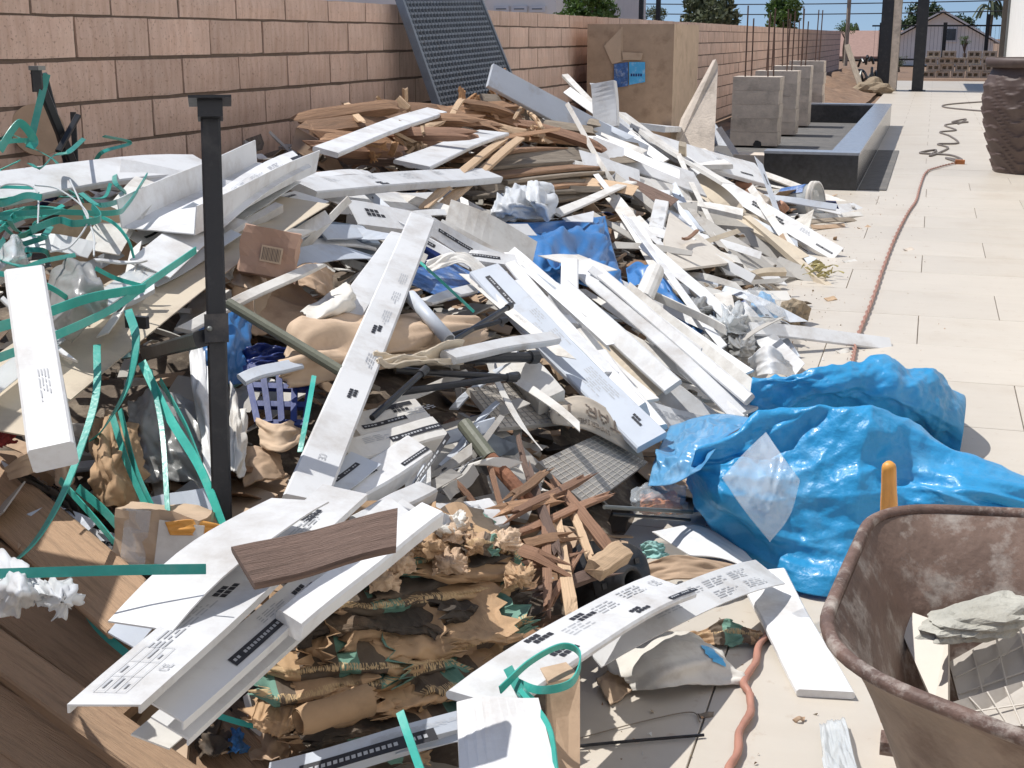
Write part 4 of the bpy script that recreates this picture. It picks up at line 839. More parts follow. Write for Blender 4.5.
for i, (a, b, px, m, lab) in enumerate((((800, 212), (860, 206), 9, 'white', 'white strip pointing right from under the bucket'), ((800, 217), (862, 214), 5, 'white_dirty', 'thin pale strip just below the white one by the bucket'),
        ((808, 222), (855, 219), 4, 'wood_grey', 'thin brown lath lowest of the strips by the bucket'), ((812, 226), (845, 225), 4, 'kraft', 'short tan lath on the patio below the bucket strips'))):
    gb('loose_strip', lab, 'strip', (*a, .03 + .01 * (3 - i)), (*b, .012), px, m, t=.008)
for i, (u, v, r, m, lab) in enumerate(((742, 186, .06, 'brick_scrap', 'orange brick scrap beside the printed carton end'), (752, 195, .05, 'brick_scrap', 'round pink brick scrap just left of the bucket'), (782, 207, .045, 'brick_scrap', 'small orange brick chip in front of the bucket'), (760, 203, .07, 'concrete', 'grey lump of concrete under the bucket'))):
    mb = MB(); mb.box(S(u, v, .03), (r * 2, r * 1.5, r * 1.3), np.array(Matrix.Rotation(i * .9 + .3, 3, (.3, .4, 1)))); o = mb.build('brick_scrap', m); tag(o, lab, 'brick scrap')
    md = o.modifiers.new('edge', 'BEVEL'); md.width = r * .25; md.segments = 2
# ---------- old timber by the wall
wl = [((310, 128), (455, 122), .10, .05, 'wood', 'reddish splintered timber lying along the wall, lowest behind the white plank'), ((318, 140), (420, 146), .07, .05, 'wood', 'dark brown timber under the white plank by the wall'),
 ((345, 112), (450, 112), .08, .05, 'wood', 'brown timber against the foot of the lattice panel'), ((335, 152), (410, 160), .07, .04, 'wood_dark', 'dark short timber below the splintered ones'),
 ((420, 118), (520, 108), .09, .06, 'wood', 'thick brown timber right under the lattice panel'), ((480, 100), (575, 122), .09, .06, 'wood_grey', 'weathered grey beam sloping right below the lattice panel'),
 ((478, 112), (552, 136), .08, .05, 'wood', 'brown split beam with shaggy left end'), ((500, 128), (548, 140), .06, .04, 'wood_pale', 'short pale broken beam with bright broken end'),
 ((540, 112), (612, 136), .08, .05, 'wood_grey', 'grey-brown beam end in front of the long grey-white beam'), ((530, 138), (610, 142), .06, .04, 'wood', 'brown plank pointing right toward the white fan'),
 ((440, 138), (520, 150), .07, .05, 'wood_dark', 'dark timber between pale slats and white plank'), ((556, 128), (625, 150), .06, .04, 'wood_grey', 'flat grey-brown plank entering the white fan')]
for i, (a, b, w, t_, m, lab) in enumerate(wl): tag(stick(S(*a, .12 - .004 * i), S(*b, .12 - .004 * i), w, t_, i, .06).build('broken_timber', m), lab, 'timber', 'broken timbers by the wall')
gl = []; wd = ['topmost', 'second', 'third', 'fourth', 'fifth', 'sixth', 'seventh', 'eighth', 'ninth', 'tenth', 'eleventh', 'lowest']
for i in range(12): gl.append(((452 + (i * 37) % 60, 158 + i * 3.6), (560 + (i * 53) % 80, 147 + i * 3.9), 8 + (i * 5) % 7, wd[i] + ' weathered grey board of the fanned stack above the white bag'))
for i, (a, b, px, lab) in enumerate(gl): bd('weathered_board', lab, 'board', (*a, .13 - .006 * i), (*b, .13 - .006 * i), px, 'wood_grey' if i % 4 else 'wood', t=.02, tilt=(-22, 12, -8, 25, -15, 4)[i % 6], twist=random.uniform(-10, 10), bend=random.uniform(-.015, .015), cut=(random.uniform(-.05, .05), random.uniform(-.08, .08)), group='weathered boards in the middle of the heap')
for i, (a, b, w, m) in enumerate((((300, 118), (400, 108), .06, 'wood'), ((325, 132), (470, 136), .05, 'wood_red'), ((360, 122), (480, 120), .05, 'wood'), ((312, 148), (400, 150), .05, 'wood_red'), ((440, 112), (500, 128), .05, 'wood'), ((492, 118), (590, 130), .05, 'wood_grey'), ((400, 130), (500, 142), .045, 'wood'), ((520, 122), (600, 148), .05, 'wood_red'), ((380, 140), (440, 128), .04, 'wood_pale'), ((465, 104), (520, 116), .05, 'wood'), ((555, 120), (600, 126), .05, 'wood_grey'))):
    dc = depth(S((a[0] + b[0]) / 2, (a[1] + b[1]) / 2, .15)); A = CAM + ray(*a) * dc * (1 + .03 * ((i * 7) % 3 - 1)); B = CAM + ray(*b) * dc * (1 - .03 * ((i * 5) % 3 - 1)); tag(stick(A, B, w, w * .8, i + 300, .05).build('broken_timber', m), 'short broken timber crossing the pile under the lattice panel', 'timber', 'short broken timbers under the lattice panel')
for i, (a, b, w, m, lab) in enumerate((((424, 206), (505, 138), .035, 'wood_pale', 'pale new slat slanting up to the right, left of a pair'), ((440, 205), (520, 140), .04, 'wood_pale', 'pale new slat slanting up to the right, right of a pair'),
        ((345, 105), (362, 120), .03, 'wood_pale', 'short pale stub poking up against the block wall'), ((528, 110), (542, 128), .02, 'wood_pale', 'thin pale splinter standing up below the long beam'), ((515, 118), (528, 100), .018, 'wood_pale', 'thin pale splinter leaning the other way below the long beam'), ((448, 122), (462, 100), .03, 'wood_pale', 'pale splinter standing before the lattice panel'))):
    tag(stick(S(*a, .14), S(*b, .2), w, .016, i + 40, .03).build('timber_offcut', m), lab, 'slat')
# shaggy fibre lumps
for i, (u, v, r, lab) in enumerate(((392, 108, .09, 'orange shaggy wood fibre tuft by the block wall'), (470, 106, .10, 'orange shaggy fibre clump below the lattice panel'), (410, 146, .09, 'torn fibre clump under the white plank'), (508, 100, .11, 'torn orange fibre clump right of the lattice panel'), (537, 132, .06, 'small pale fibre clump on the split beam'), (370, 152, .07, 'brown fibre clump at the tip of the white plank'))):
    rs = random.Random(i); c = S(u, v, .14); mb = MB()
    for k in range(16): 
        d = nrm([rs.gauss(0, 1), rs.gauss(0, 1), rs.gauss(.2, .8)]); p = c + np.array([rs.gauss(0, .45), rs.gauss(0, .45), rs.gauss(0, .25)]) * r; stick(p, p + d * r * rs.uniform(.4, 1.1), r * rs.uniform(.2, .5), r * .16, k, .015, mb, 3, 0, rs.uniform(0, 90), 0)
    tag(mb.build('fibre_clump', 'fibre' if i % 2 else 'wood_pale'), lab, 'wood fibre')
bd('white_plank', 'white plank with a shadow across it lying on old timber by the wall', 'plank', (326, 149, .2), (437, 109, .2), 13, t=.02)
bd('white_plank', 'short thick white plank right of the timbers, tilted up', 'plank', (412, 163, .2), (494, 131, .2), 16, t=.018, tilt=-8)
bd('white_plank', 'small white scrap below the short thick plank', 'plank', (398, 160, .12), (432, 158, .12), 12, t=.01)
bd('printed_beam', 'long white printed beam lying across below the timbers', 'beam', (302, 184, .2), (492, 172, .2), 13, pr=[('lines', .12, -.3), ('lines', .3, -.3), ('table', .45, -.3), ('cells', .28, .2, .8), ('lines', .65, -.3), ('ce', .85, .2), ('lines', .9, -.3, .5)], t=.03)
bd('white_sheet_strip', 'white flattened strip under the long printed beam', 'strip', (320, 196, .14), (447, 200, .12), 16, kind='L', side=.03, pr=[('cells', .75, -.1)])
bd('white_sheet_strip', 'narrow pale strip left end under the printed beam', 'strip', (300, 177, .16), (372, 173, .16), 6, t=.01)
# ---------- left rear: white trays and wrapped pack
bd('white_board', 'long white board lying across at left behind the steel post', 'board', (-12, 188, .27), (208, 163, .25), 25, 'white', t=.018, tilt=-18, bend=.015, seg=8)
bd('white_board', 'second white board crossing behind the steel post', 'board', (120, 168, .26), (262, 196, .22), 20, 'white', t=.012, tilt=-8)
bd('carton_tray', 'large open white carton tray at left, inside in shade', 'tray', (158, 232, .24), (286, 168, .24), 36, 'white', kind='U', side=.07, tilt=-12)
bd('printed_flap', 'tall printed white flap rising to a pointed end right of the pole', 'flap', (150, 268, .22), (302, 158, .30), 30, pr=[('lines', .62, -.25), ('table', .5, -.3), ('lines', .75, -.25), ('ce', .82, .1), ('bar', .93, -.2)], kind='sheet', cut=(0, -.12), bend=.03)
bd('printed_carton_end', 'white carton end with black square label right of the pole', 'carton', (232, 240, .16), (312, 196, .2), 28, pr=[('cells', .6, -.1, 1.2), ('strip', .72, -.35, .6), ('lines', .3, -.3)], kind='sheet', bend=.02)
bd('printed_carton_end', 'white strip with long black label just above the red carton', 'carton', (222, 262, .12), (270, 214, .2), 18, 'white_dirty', pr=[('strip', .4, -.2, 1.0)], kind='L', side=.04)
bd('printed_flap', 'white flap with a black bar behind the green straps at left', 'flap', (100, 252, .2), (152, 182, .26), 34, 'white_dirty', pr=[('strip', .35, .1, .9)], kind='sheet', bend=.02)
bd('white_offcut', 'small white offcut with black mark in front of the open tray', 'offcut', (132, 240, .2), (165, 222, .22), 18, pr=[('bar', .3, .1)], kind='sheet')
bd('white_offcut', 'small folded white offcut below the open tray', 'offcut', (140, 262, .16), (185, 243, .2), 14, kind='L', side=.03)
bd('white_offcut', 'pale sliver lying over the tan leaning board', 'offcut', (150, 285, .18), (236, 232, .22), 10, 'bluegrey', kind='sheet')
# big tan leaning board with film edge
A_, B_ = S(-30, 425, .22), S(292, 198, .22); ob, b_ = board('leaning_board', 'big tan inner-face carton leaning diagonally across the left side', 'board', A_, B_, 62, 'cream', kind='sheet', tilt=-14, bend=.02)
A2, B2 = S(-30, 400, .26), S(292, 180, .26); board('film_edge', 'crinkled clear film strip along the top of the tan board', 'film', A2, B2, 16, 'bag_clear', kind='sheet', tilt=-10, bend=.02, wob=.008)
hm = MB(); c = (S(137, 322, .235)); hm.box(c, (.05, .012, .025)); tag(hm.build('dark_clip', 'black_plastic'), 'small dark clip on the face of the tan board', 'clip')
# black folding legs against the wall
lg = thing('folded_legs', 'folded black steel table legs leaning against the block wall', 'table legs', XP(55, 150, -2.6))
for (a, b, w, d) in (((37, 72), (78, 172), .028, -2.52), ((44, 74), (70, 172), .022, -2.56), ((73, 112), (76, 172), .018, -2.58), ((78, 114), (58, 150), .018, -2.50), ((36, 68), (38, 92), .032, -2.51)):
    Board(XP(*a, d), XP(*b, d), w=w, t=w * .7).mesh().build('leg', 'black_metal', lg)
MB().box(XP(37, 68, -2.51), (.034, .034, .012)).build('foot_cap', 'grey_metal', lg)
# black standing pole with plate
top = CAM + ray(210, 103) * 2.36; bot = CAM + ray(223, 545) * 2.36; pt = thing('steel_post', 'black square steel post with top plate standing in the heap', 'post', bot)
ax = nrm(top - bot); ob = Board(bot, top, w=.035, t=.035, upw=0).mesh().build('shaft', 'black_metal', pt)
c = top; x = nrm(np.cross([0, 0, 1], nrm(CAM - c))); y = nrm(np.cross(ax, x)); R = np.stack([x, y, ax], axis=1); MB().box(c + ax * .004, (.075, .075, .005), R).build('top_plate', 'black_metal', pt); MB().box(c - ax * .0135, (.044, .044, .03), R).build('collar', 'black_metal', pt)
for k in (): Board(c + x * .030 * k + ax * .004, c - ax * .012 + x * .024 * k, w=.006, t=.006).mesh().build('gusset', 'black_metal', pt)
m_ = bot + (top - bot) * .49; MB().box(m_, (.042, .042, .05), R).build('clamp', 'black_plastic', pt)
q = S(150, 345, .1); Board(m_ + x * -.02, q, w=.05, t=.03).mesh().build('side_arm', 'black_metal', pt); blob(MB(), m_ - x * .012 + nrm(CAM - m_) * .028, .005, 1, 2, 0).build('bolt', 'grey_metal', pt)
# white box beam toward camera at far left
ob, b_ = gb('box_beam', 'bright white boxed beam pointing at the camera at far left', 'beam', (24, 268, .82), (50, 446, .63), 44, t=.045, tilt=4, pr=[('lines', .6, -.2)])
# clear clamshell tray
rows = [[S(40, 300, .24), S(60, 262, .3), S(88, 262, .3)], [S(55, 325, .26), S(75, 290, .35), S(102, 285, .33)], [S(70, 345, .22), S(95, 318, .28), S(108, 310, .26)]]
sheet('clamshell_tray', 'clear plastic clamshell tray beside the bright box beam', 'tray', rows, 'film_grey', 16, 16, 1.12, .03, 4, fr=(1, 3), thick=.002)
bd('pale_rod', 'thin white rod crossing the bright box beam', 'rod', (2, 298, .36), (70, 358, .3), 5, t=.008)
bd('pale_rod', 'thin white rod behind the clear tray', 'rod', (95, 260, .26), (143, 262, .26), 3, t=.006)
for i, (u, v, r, m, lab) in enumerate(((95, 248, .11, 'kraft', 'brown cardboard disc behind the clear tray'), (38, 130, .09, 'kraft', 'tan cardboard disc behind the green straps by the wall'))):
    c = S(u, v, .18); o = lathe(MB(), c, [(0, .005), (r, .005), (r, -.005), (0, -.005)], 28, axis=nrm(nrm(CAM - c) + np.array([.3, 0, .3]))).build('cardboard_disc', m); tag(o, lab, 'disc')
rows = [[S(-10, 262, .28), S(12, 236, .34), S(24, 246, .28)], [S(-10, 276, .3), S(14, 258, .36), S(28, 262, .28)], [S(-10, 290, .24), S(14, 280, .26), S(26, 276, .24)]]
sheet('plastic_bag', 'crumpled pale plastic bag at the left edge under the straps', 'bag', rows, 'bag_clear', 18, 18, 1.3, .03, 6)
bd('white_offcut', 'white flap with orange spot behind the clear tray', 'offcut', (20, 246, .22), (92, 250, .22), 16, kind='sheet', bend=.02)
# ---------- centre-left cartons and scraps
def carton(name, label, c, dims, R, m, parts=True):
    """a dented cardboard carton"""
    t = thing(name, label, 'carton', c); bm = bmesh.new(); bmesh.ops.create_cube(bm, size=1); bmesh.ops.subdivide_edges(bm, edges=bm.edges[:], cuts=5, use_grid_fill=True); d = np.array(dims); vs = []; ph = [random.uniform(0, 6) for _ in range(6)]
    for v in bm.verts:
        p = np.array(v.co); q = p * d; w = .05 * d.min(); q = q + np.array([math.sin(p[1] * 7 + ph[0]) * math.sin(p[2] * 6 + ph[1]), math.sin(p[0] * 6 + ph[2]) * math.sin(p[2] * 7 + ph[3]), math.sin(p[0] * 7 + ph[4]) * math.sin(p[1] * 6 + ph[5])]) * w * (np.abs(p) > .45); vs.append(c + R @ q)
    mb = MB().add(vs, [[v.index for v in f.verts] for f in bm.faces]); bm.free(); mb.build('carton_body', m, t); return t
def rotv(z, x=0, y=0): return np.array(Matrix.Rotation(math.radians(z), 3, 'Z') @ Matrix.Rotation(math.radians(x), 3, 'X') @ Matrix.Rotation(math.radians(y), 3, 'Y'))
c = S(270, 254, .24); t = carton('small_carton', 'small dented reddish cardboard carton with a barcode right of the pole', c, (.13, .10, .11), rotv(24, -14, 12), 'carton_red'); R = rotv(24, -14, 12); f = c + R @ np.array([.008, -.0565, -.005])
mb = MB(); mb.box(f, (.05, .001, .038), R); mb.build('barcode_panel', 'kraft_light', t); mb = MB()
for i in range(12): mb.box(f + R @ np.array([-.02 + i * .0036, -.0012, 0]), (.0012 if i % 3 else .002, .0008, .03), R)
mb.build('barcode', 'ink_brown', t)
pass
def poly(rows, name, label, cat, m, **k): return sheet(name, label, cat, rows, m, **k)
poly([[S(238, 268, .10), S(262, 258, .16), S(285, 275, .10)], [S(232, 300, .08), S(262, 296, .05), S(318, 300, .06)], [S(240, 330, .06), S(275, 335, .02), S(335, 320, .04)]], 'crumpled_carton', 'open crumpled brown carton right of the pole', 'carton', 'kraft', ex=1.10, amp=.03, seed=11, fr=(1, 3), thick=.004)
poly([[S(236, 262, .16), S(258, 268, .18), S(272, 290, .14)], [S(232, 285, .15), S(250, 290, .17), S(258, 318, .12)]], 'torn_flap', 'torn buff cardboard flap folding out beside the pole', 'card', 'kraft_light', ex=1.05, amp=.015, seed=12, thick=.004)
poly([[S(292, 268, .14), S(312, 262, .16), S(334, 272, .12)], [S(300, 285, .12), S(320, 292, .12), S(332, 305, .06)]], 'torn_flap', 'tan cardboard flap curling right of the small carton', 'card', 'kraft', ex=1.05, amp=.015, seed=13, thick=.004)
bd('dark_carton', 'slim dark grey carton with silver band behind the small carton', 'carton', (270, 232, .13), (372, 234, .13), 22, 'panel', t=.05, pr=None)
bd('silver_card', 'silvery white card panel lying on the dark carton', 'card', (320, 232, .146), (370, 233, .146), 14, 'bluegrey', t=.006)
bd('white_strip', 'white long strip below the slim dark carton', 'strip', (285, 246, .11), (372, 244, .11), 9, t=.012)
bd('white_strip', 'bright curled sheet below the dark carton', 'strip', (290, 262, .12), (378, 258, .10), 15, 'bluegrey', kind='sheet', bend=.03, cut=(0, .1))
poly([[S(283, 345, .16), S(305, 322, .2), S(380, 314, .17), S(478, 314, .14)], [S(280, 368, .16), S(330, 350, .2), S(410, 345, .17), S(492, 326, .14)], [S(290, 388, .13), S(345, 378, .14), S(420, 360, .12), S(488, 338, .11)]], 'torn_cardboard', 'wide torn brown cardboard sheet behind the main white beam', 'card', 'kraft_light', n=20, k=40, ex=1.06, amp=.012, seed=14, thick=.005)
poly([[S(300, 312, .18), S(330, 292, .18), S(346, 282, .2)], [S(312, 322, .2), S(340, 302, .22), S(354, 292, .21)], [S(308, 330, .16), S(345, 316, .17), S(358, 300, .17)]], 'paper_tube', 'pale crumpled paper roll behind the torn brown cardboard', 'paper', 'paper', ex=1.1, amp=.02, seed=15, thick=.002)
# blue crate
t = thing('blue_crate', 'broken navy blue plastic crate with square holes right of the pole', 'crate', S(280, 390, .08)); c = [S(246, 368, .1), S(312, 372, .14), S(306, 424, .09), S(258, 424, .06)]; nn = nrm(np.cross(c[1] - c[0], c[3] - c[0]))
def bl(s, tt): return (c[0] * (1 - s) + c[1] * s) * (1 - tt) + (c[3] * (1 - s) + c[2] * s) * tt
for i in range(4):
    mb = MB(); p, q = bl(0, i / 3), bl(1, i / 3); b_ = nrm(np.cross(q - p, nn)); mb.box((p + q) / 2, (np.linalg.norm(q - p), .015, .012), np.stack([nrm(q - p), b_, nn], axis=1)); mb.build('crate_rail', 'navy', t)
for i in range(5):
    mb = MB(); p, q = bl(i / 4, 0), bl(i / 4, 1); b_ = nrm(np.cross(q - p, nn)); mb.box((p + q) / 2 - nn * .004, (np.linalg.norm(q - p), .013, .010), np.stack([nrm(q - p), b_, nn], axis=1)); mb.build('crate_slat', 'navy', t)
poly([[S(232, 355, .08), S(262, 345, .12), S(300, 352, .1)], [S(240, 378, .06), S(270, 372, .08), S(312, 372, .08)]], 'blue_wrap', 'dark blue plastic wrap above the broken crate', 'plastic', 'navy', ex=1.2, amp=.02, seed=16)
poly([[S(200, 318, .12), S(228, 305, .14), S(252, 318, .1)], [S(200, 350, .1), S(228, 345, .12), S(250, 352, .08)], [S(205, 385, .05), S(228, 384, .06), S(248, 384, .05)]], 'blue_wrap', 'mid blue plastic sheet hanging behind the pole', 'plastic', 'blue_sheet', ex=1.08, amp=.02, seed=17)
tag(tube([S(228, 303, .22), S(342, 372, .2)], .012, sides=10).build('metal_tube', 'olive_pipe'), 'grey-green metal tube slanting down right from the pole', 'tube')
bd('white_plank', 'short pale offcut lying across the blue crate', 'plank', (242, 378, .16), (300, 362, .18), 12, 'bluegrey', t=.012)
poly([[S(256, 418, .08), S(278, 424, .1), S(300, 415, .08)], [S(262, 448, .06), S(282, 452, .08), S(305, 440, .06)]], 'torn_cardboard', 'small torn tan cardboard piece below the blue crate', 'card', 'kraft_light', ex=1.1, amp=.02, seed=18, thick=.004)
poly([[S(240, 450, .05), S(258, 446, .06), S(280, 455, .05)], [S(244, 486, .03), S(262, 480, .04), S(285, 478, .03)]], 'torn_cardboard', 'curled tan cardboard lying at the foot of the pole', 'card', 'kraft', ex=1.1, amp=.02, seed=19, thick=.004)
# ---------- main beams of the middle
ob, b_ = bd('main_beam', 'long bright white printed beam standing diagonally across the middle', 'beam', (423, 216, .30), (306, 497, .26), 33, t=.035, tilt=-10, upw=.35, taper=1.0, pr=[('lines', .28, -.3), ('lines', .36, -.3), ('lines', .44, -.25), ('cells', .5, -.15, .9), ('cells', .72, -.2, .8), ('lines', .6, -.3), ('ce', .9, .1)])
bd('white_beam', 'plain white beam half hidden left behind the main diagonal beam', 'beam', (402, 234, .2), (342, 322, .17), 26, t=.05, tilt=-6)
bd('carton', 'white carton lying flat below the top of the main beam', 'carton', (352, 212, .16), (440, 226, .16), 20, kind='L', side=.04, pr=[('cells', .15, -.2)])
bd('carton', 'white carton flap with black strip right of the main beam top', 'carton', (432, 226, .18), (500, 262, .14), 18, pr=[('strip', .1, -.1, .8)], kind='L', side=.04)
bd('flat_card', 'large pale card panel tipping over the blue sheet', 'card', (448, 212, .2), (534, 256, .16), 28, 'white_dirty', kind='sheet', bend=.015)
bd('flat_card', 'grey-white card panel just below the large pale one', 'card', (436, 228, .15), (520, 272, .12), 22, 'white_dirty', kind='L', side=.04)
ob, b_ = bd('printed_carton', 'wide printed carton with black strip running down to the blue tarp', 'carton', (484, 268, .2), (652, 440, .2), 30, 'bluegrey', t=.022, tilt=-5, pr=[('strip', .05, .05, .9), ('lines', .28, -.35), ('lines', .34, .0), ('lines', .4, -.35), ('lines', .62, -.3), ('lines', .66, 0), ('lines', .7, -.3), ('cells', .88, -.2, .6)])  # white carton toned blue-grey to carry its shade
bd('white_board', 'narrow white board edge right of the wide printed carton', 'board', (510, 262, .17), (640, 405, .22), 12, t=.05, tilt=10)
bd('white_board', 'broad bright white board, widest of the fan, reaching the tarp', 'board', (578, 262, .22), (745, 412, .18), 24, t=.012, tilt=-14)
bd('white_board', 'bright white narrow board next to the widest one', 'board', (602, 274, .25), (748, 398, .22), 12, t=.02, tilt=24)
bd('white_board', 'greyish white board along the upper right of the fan', 'board', (625, 290, .19), (752, 392, .16), 20, 'white_dirty', kind='sheet', tilt=32)
bd('white_board', 'white board ending bluntly in the middle of the fan', 'board', (560, 285, .19), (672, 385, .2), 20, t=.02, tilt=18)
bd('white_board', 'white folded board under the blunt one', 'board', (545, 300, .14), (705, 420, .12), 24, kind='Lm', side=.05, tilt=26)
bd('cream_board', 'cream panel showing between the white boards', 'board', (600, 340, .14), (660, 392, .14), 34, 'cream', t=.01)
bd('white_board', 'white lower board passing under the cream panel to the tarp', 'board', (625, 400, .12), (720, 430, .1), 22, pr=[('lines', .3, -.2), ('lines', .5, -.2)], t=.02)
bd('white_board', 'thin white strip with bright edge low in the fan', 'board', (600, 350, .2), (660, 425, .2), 12, t=.02)
bd('upright_strip', 'upright white strip half in shade in front of blue sheet', 'strip', (570, 258, .24), (569, 322, .14), 18, t=.015, upw=.1)
bd('white_board', 'grey fold of carton above the upright strip', 'board', (560, 262, .18), (598, 262, .16), 16, 'white_dirty', kind='sheet')
bd('board', 'dull grey board passing left of the upright strip', 'board', (530, 300, .1), (620, 395, .1), 26, 'greycard', t=.01)
for i, (a, b, px, m, l, lab) in enumerate((((520, 280), (612, 372), 10, 'white', .2, 'thin white edge between printed carton and blunt board'), ((590, 268), (700, 352), 9, 'white', .24, 'thin bright strip on top of the widest board'), ((640, 300), (748, 372), 10, 'white', .18, 'thin white strip at the upper edge of the fan'), ((575, 330), (650, 400), 16, 'white_dirty', .15, 'dull white strip deep between the boards'), ((655, 345), (742, 420), 10, 'white', .17, 'thin white strip low beside the tarp'), ((500, 300), (560, 360), 14, 'white_dirty', .13, 'dull strip left under the wide printed carton'), ((690, 350), (750, 402), 12, 'white_dirty', .1, 'grey-white strip ending at the tarp corner'), ((640, 318), (735, 400), 12, 'bluegrey', .15, 'blue-grey strip in the right of the fan'))):
    bd('long_strip', lab, 'strip', (*a, l), (*b, l), px, m, t=.010, twist=random.uniform(-8, 8), tilt=(-30, 30, 10, -20, 38, 0, 25, -35)[i])
# blue sheet, white bag, blue print
poly([[S(500, 222, .12), S(540, 222, .15), S(590, 218, .12), S(605, 216, .1)], [S(515, 240, .13), S(550, 240, .13), S(590, 240, .14), S(612, 245, .1)], [S(535, 268, .12), S(560, 262, .14), S(595, 264, .13), S(620, 272, .09)], [S(548, 288, .08), S(572, 282, .1), S(602, 292, .08), S(626, 296, .06)]], 'blue_sheet', 'blue plastic sheet spread in the middle of the heap', 'sheet', 'blue_sheet', n=34, k=34, ex=1.06, amp=.02, seed=20)
slab('white_tag', 'white rectangular tag lying on the blue sheet', 'tag', [S(562, 218, .16), S(594, 211, .16), S(593, 222, .165), S(566, 221, .165)], .003, 'white')
bag = poly([[S(500, 190, .14), S(520, 186, .18), S(548, 188, .14)], [S(492, 206, .16), S(520, 202, .22), S(552, 204, .16)], [S(490, 222, .11), S(520, 222, .13), S(556, 220, .11)]], 'tied_bag', 'white tied plastic bag above the blue sheet', 'bag', 'bag_white', n=26, k=26, ex=1.15, amp=.03, seed=21)
kn = gridmesh(crumple(ctrl([[S(527, 186, .2), S(537, 184, .24), S(546, 190, .2)], [S(526, 198, .22), S(540, 198, .25), S(552, 200, .2)], [S(540, 214, .18), S(547, 222, .17), S(553, 214, .17)]], 18, 18), 1.3, 70, 22, .03), 'knot', 'bag_white', bag)
bd('blue_print_card', 'blue printed card with white pattern under a white lattice of scraps', 'card', (420, 288, .10), (478, 276, .10), 36, 'blue_print', kind='sheet')
bd('white_strip', 'white strip lying across the blue printed card', 'strip', (425, 300, .13), (475, 286, .13), 9, t=.01)
poly([[S(425, 262, .14), S(462, 252, .18), S(500, 282, .14)], [S(430, 272, .13), S(465, 264, .17), S(492, 302, .11)]], 'curled_carton', 'curled pale carton wrap arching over the blue printed card', 'carton', 'white_dirty', ex=1.05, amp=.02, seed=23, thick=.003)
poly([[S(626, 268, .1), S(640, 262, .12), S(660, 280, .1), S(690, 310, .07)], [S(630, 290, .08), S(655, 292, .1), S(690, 318, .08), S(712, 345, .04)], [S(640, 305, .04), S(670, 318, .05), S(700, 345, .03), S(715, 358, .02)]], 'blue_sheet', 'blue plastic strip right of the fan of white boards', 'sheet', 'blue_sheet', n=26, k=34, ex=1.2, amp=.025, seed=24)
tag(tube([S(655, 272, .2), S(642, 302, .16)], .035, sides=14).build('foam_tube', 'white_dirty'), 'short pale tube standing beside the blue strip', 'tube')
slab('beige_panel', 'beige tile panel lying flat with a brown stick on it', 'panel', [S(670, 212, .13), S(735, 262, .11), S(672, 270, .12), S(664, 240, .13)], .012, 'tile_pale')
tag(stick(S(683, 239, .16), S(697, 232, .16), .016, .01, 77, .01).build('brown_stick', 'wood_red'), 'little brown stick on the beige panel', 'stick')
# grey film clutter right of fan
for i, (u, v, w, h, m, lab) in enumerate(((700, 305, 30, 22, 'film_grey', 'crumpled grey plastic film right of the blue strip'), (730, 320, 34, 30, 'bag_clear', 'crumpled clear plastic bag in the right edge of the heap'), (715, 340, 30, 20, 'film_grey', 'lower crumpled grey film above the white boards'), (742, 345, 26, 24, 'film_grey', 'dark crumpled film near the white curled card'))):
    rows = [[S(u + x, v + y, .05 + .05 * (x == 0) + .04 * (y == 0)) for x in (-w / 2, 0, w / 2)] for y in (-h / 2, 0, h / 2)]; sheet('plastic_film', lab, 'film', rows, m, 20, 20, 1.14, .018, 30 + i, fr=(1.5, 5))
bd('lath', 'thin buff lath slanting over the grey film', 'lath', (668, 262, .1), (728, 332, .06), 5, 'cream', t=.008)
bd('offcut', 'pale offcut among the films', 'offcut', (700, 292, .1), (730, 300, .08), 10, 'white_dirty', kind='sheet'); bd('offcut', 'upright pale offcut right of the films', 'offcut', (722, 292, .12), (728, 318, .06), 18, 'white_dirty', kind='sheet')
bd('offcut', 'grey card flap left of the blue bag', 'offcut', (690, 318, .09), (765, 330, .05), 12, 'greycard', kind='sheet')
bd('offcut', 'grey strips stacked above the films', 'offcut', (640, 276, .08), (720, 290, .05), 10, 'greycard', t=.012); bd('offcut', 'brown-grey slat right of the beige panel foot', 'offcut', (655, 288, .07), (735, 296, .05), 8, 'wood_grey', t=.012)
rows = [[G(742, 292, .14), G(760, 286, .17), G(780, 300, .12)], [G(745, 308, .16), G(765, 306, .2), G(786, 314, .12)], [G(750, 322, .03), G(768, 328, .03), G(786, 326, .02)]]
sheet('blue_bag', 'clear bag with blue plastic inside at the patio edge', 'bag', rows, 'film', 22, 22, 1.25, .03, 40); rows = [[p * 1.0 + np.array([0, .02, -.02]) for p in r] for r in rows]
sheet('blue_wrapper', 'bright blue crumpled wrapper inside the clear bag', 'wrapper', [[G(750, 298, .1), G(764, 293, .13), G(778, 304, .09)], [G(754, 318, .03), G(766, 322, .04), G(780, 320, .03)]], 'blue_tarp', 16, 16, 1.3, .02, 41)
o = blob(MB(), G(795, 312, .05), .055, 3, 3, .3).build('rock', 'brown_rock'); tag(o, 'brown rock on the patio right of the blue bag', 'rock'); o = blob(MB(), G(802, 317, .03), .028, 8, 2, .3).build('rock', 'brown_rock'); tag(o, 'small stone touching the brown rock', 'rock')
rs = random.Random(9); mb = MB()
for k in range(40): p = G(815 + rs.gauss(0, 7), 272 + rs.gauss(0, 4), rs.uniform(.005, .05)); d = nrm([rs.gauss(0, 1), rs.gauss(0, 1), rs.gauss(0, .5)]); ribbon([p, p + d * .03 + np.array([0, 0, .01]), p + d * .06], .012, rs.uniform(0, 180), 60, .0008, 4, mb)
tag(mb.build('dry_leaves', 'leaf_dry'), 'little tuft of dry yellow leaves on the patio edge', 'leaves')
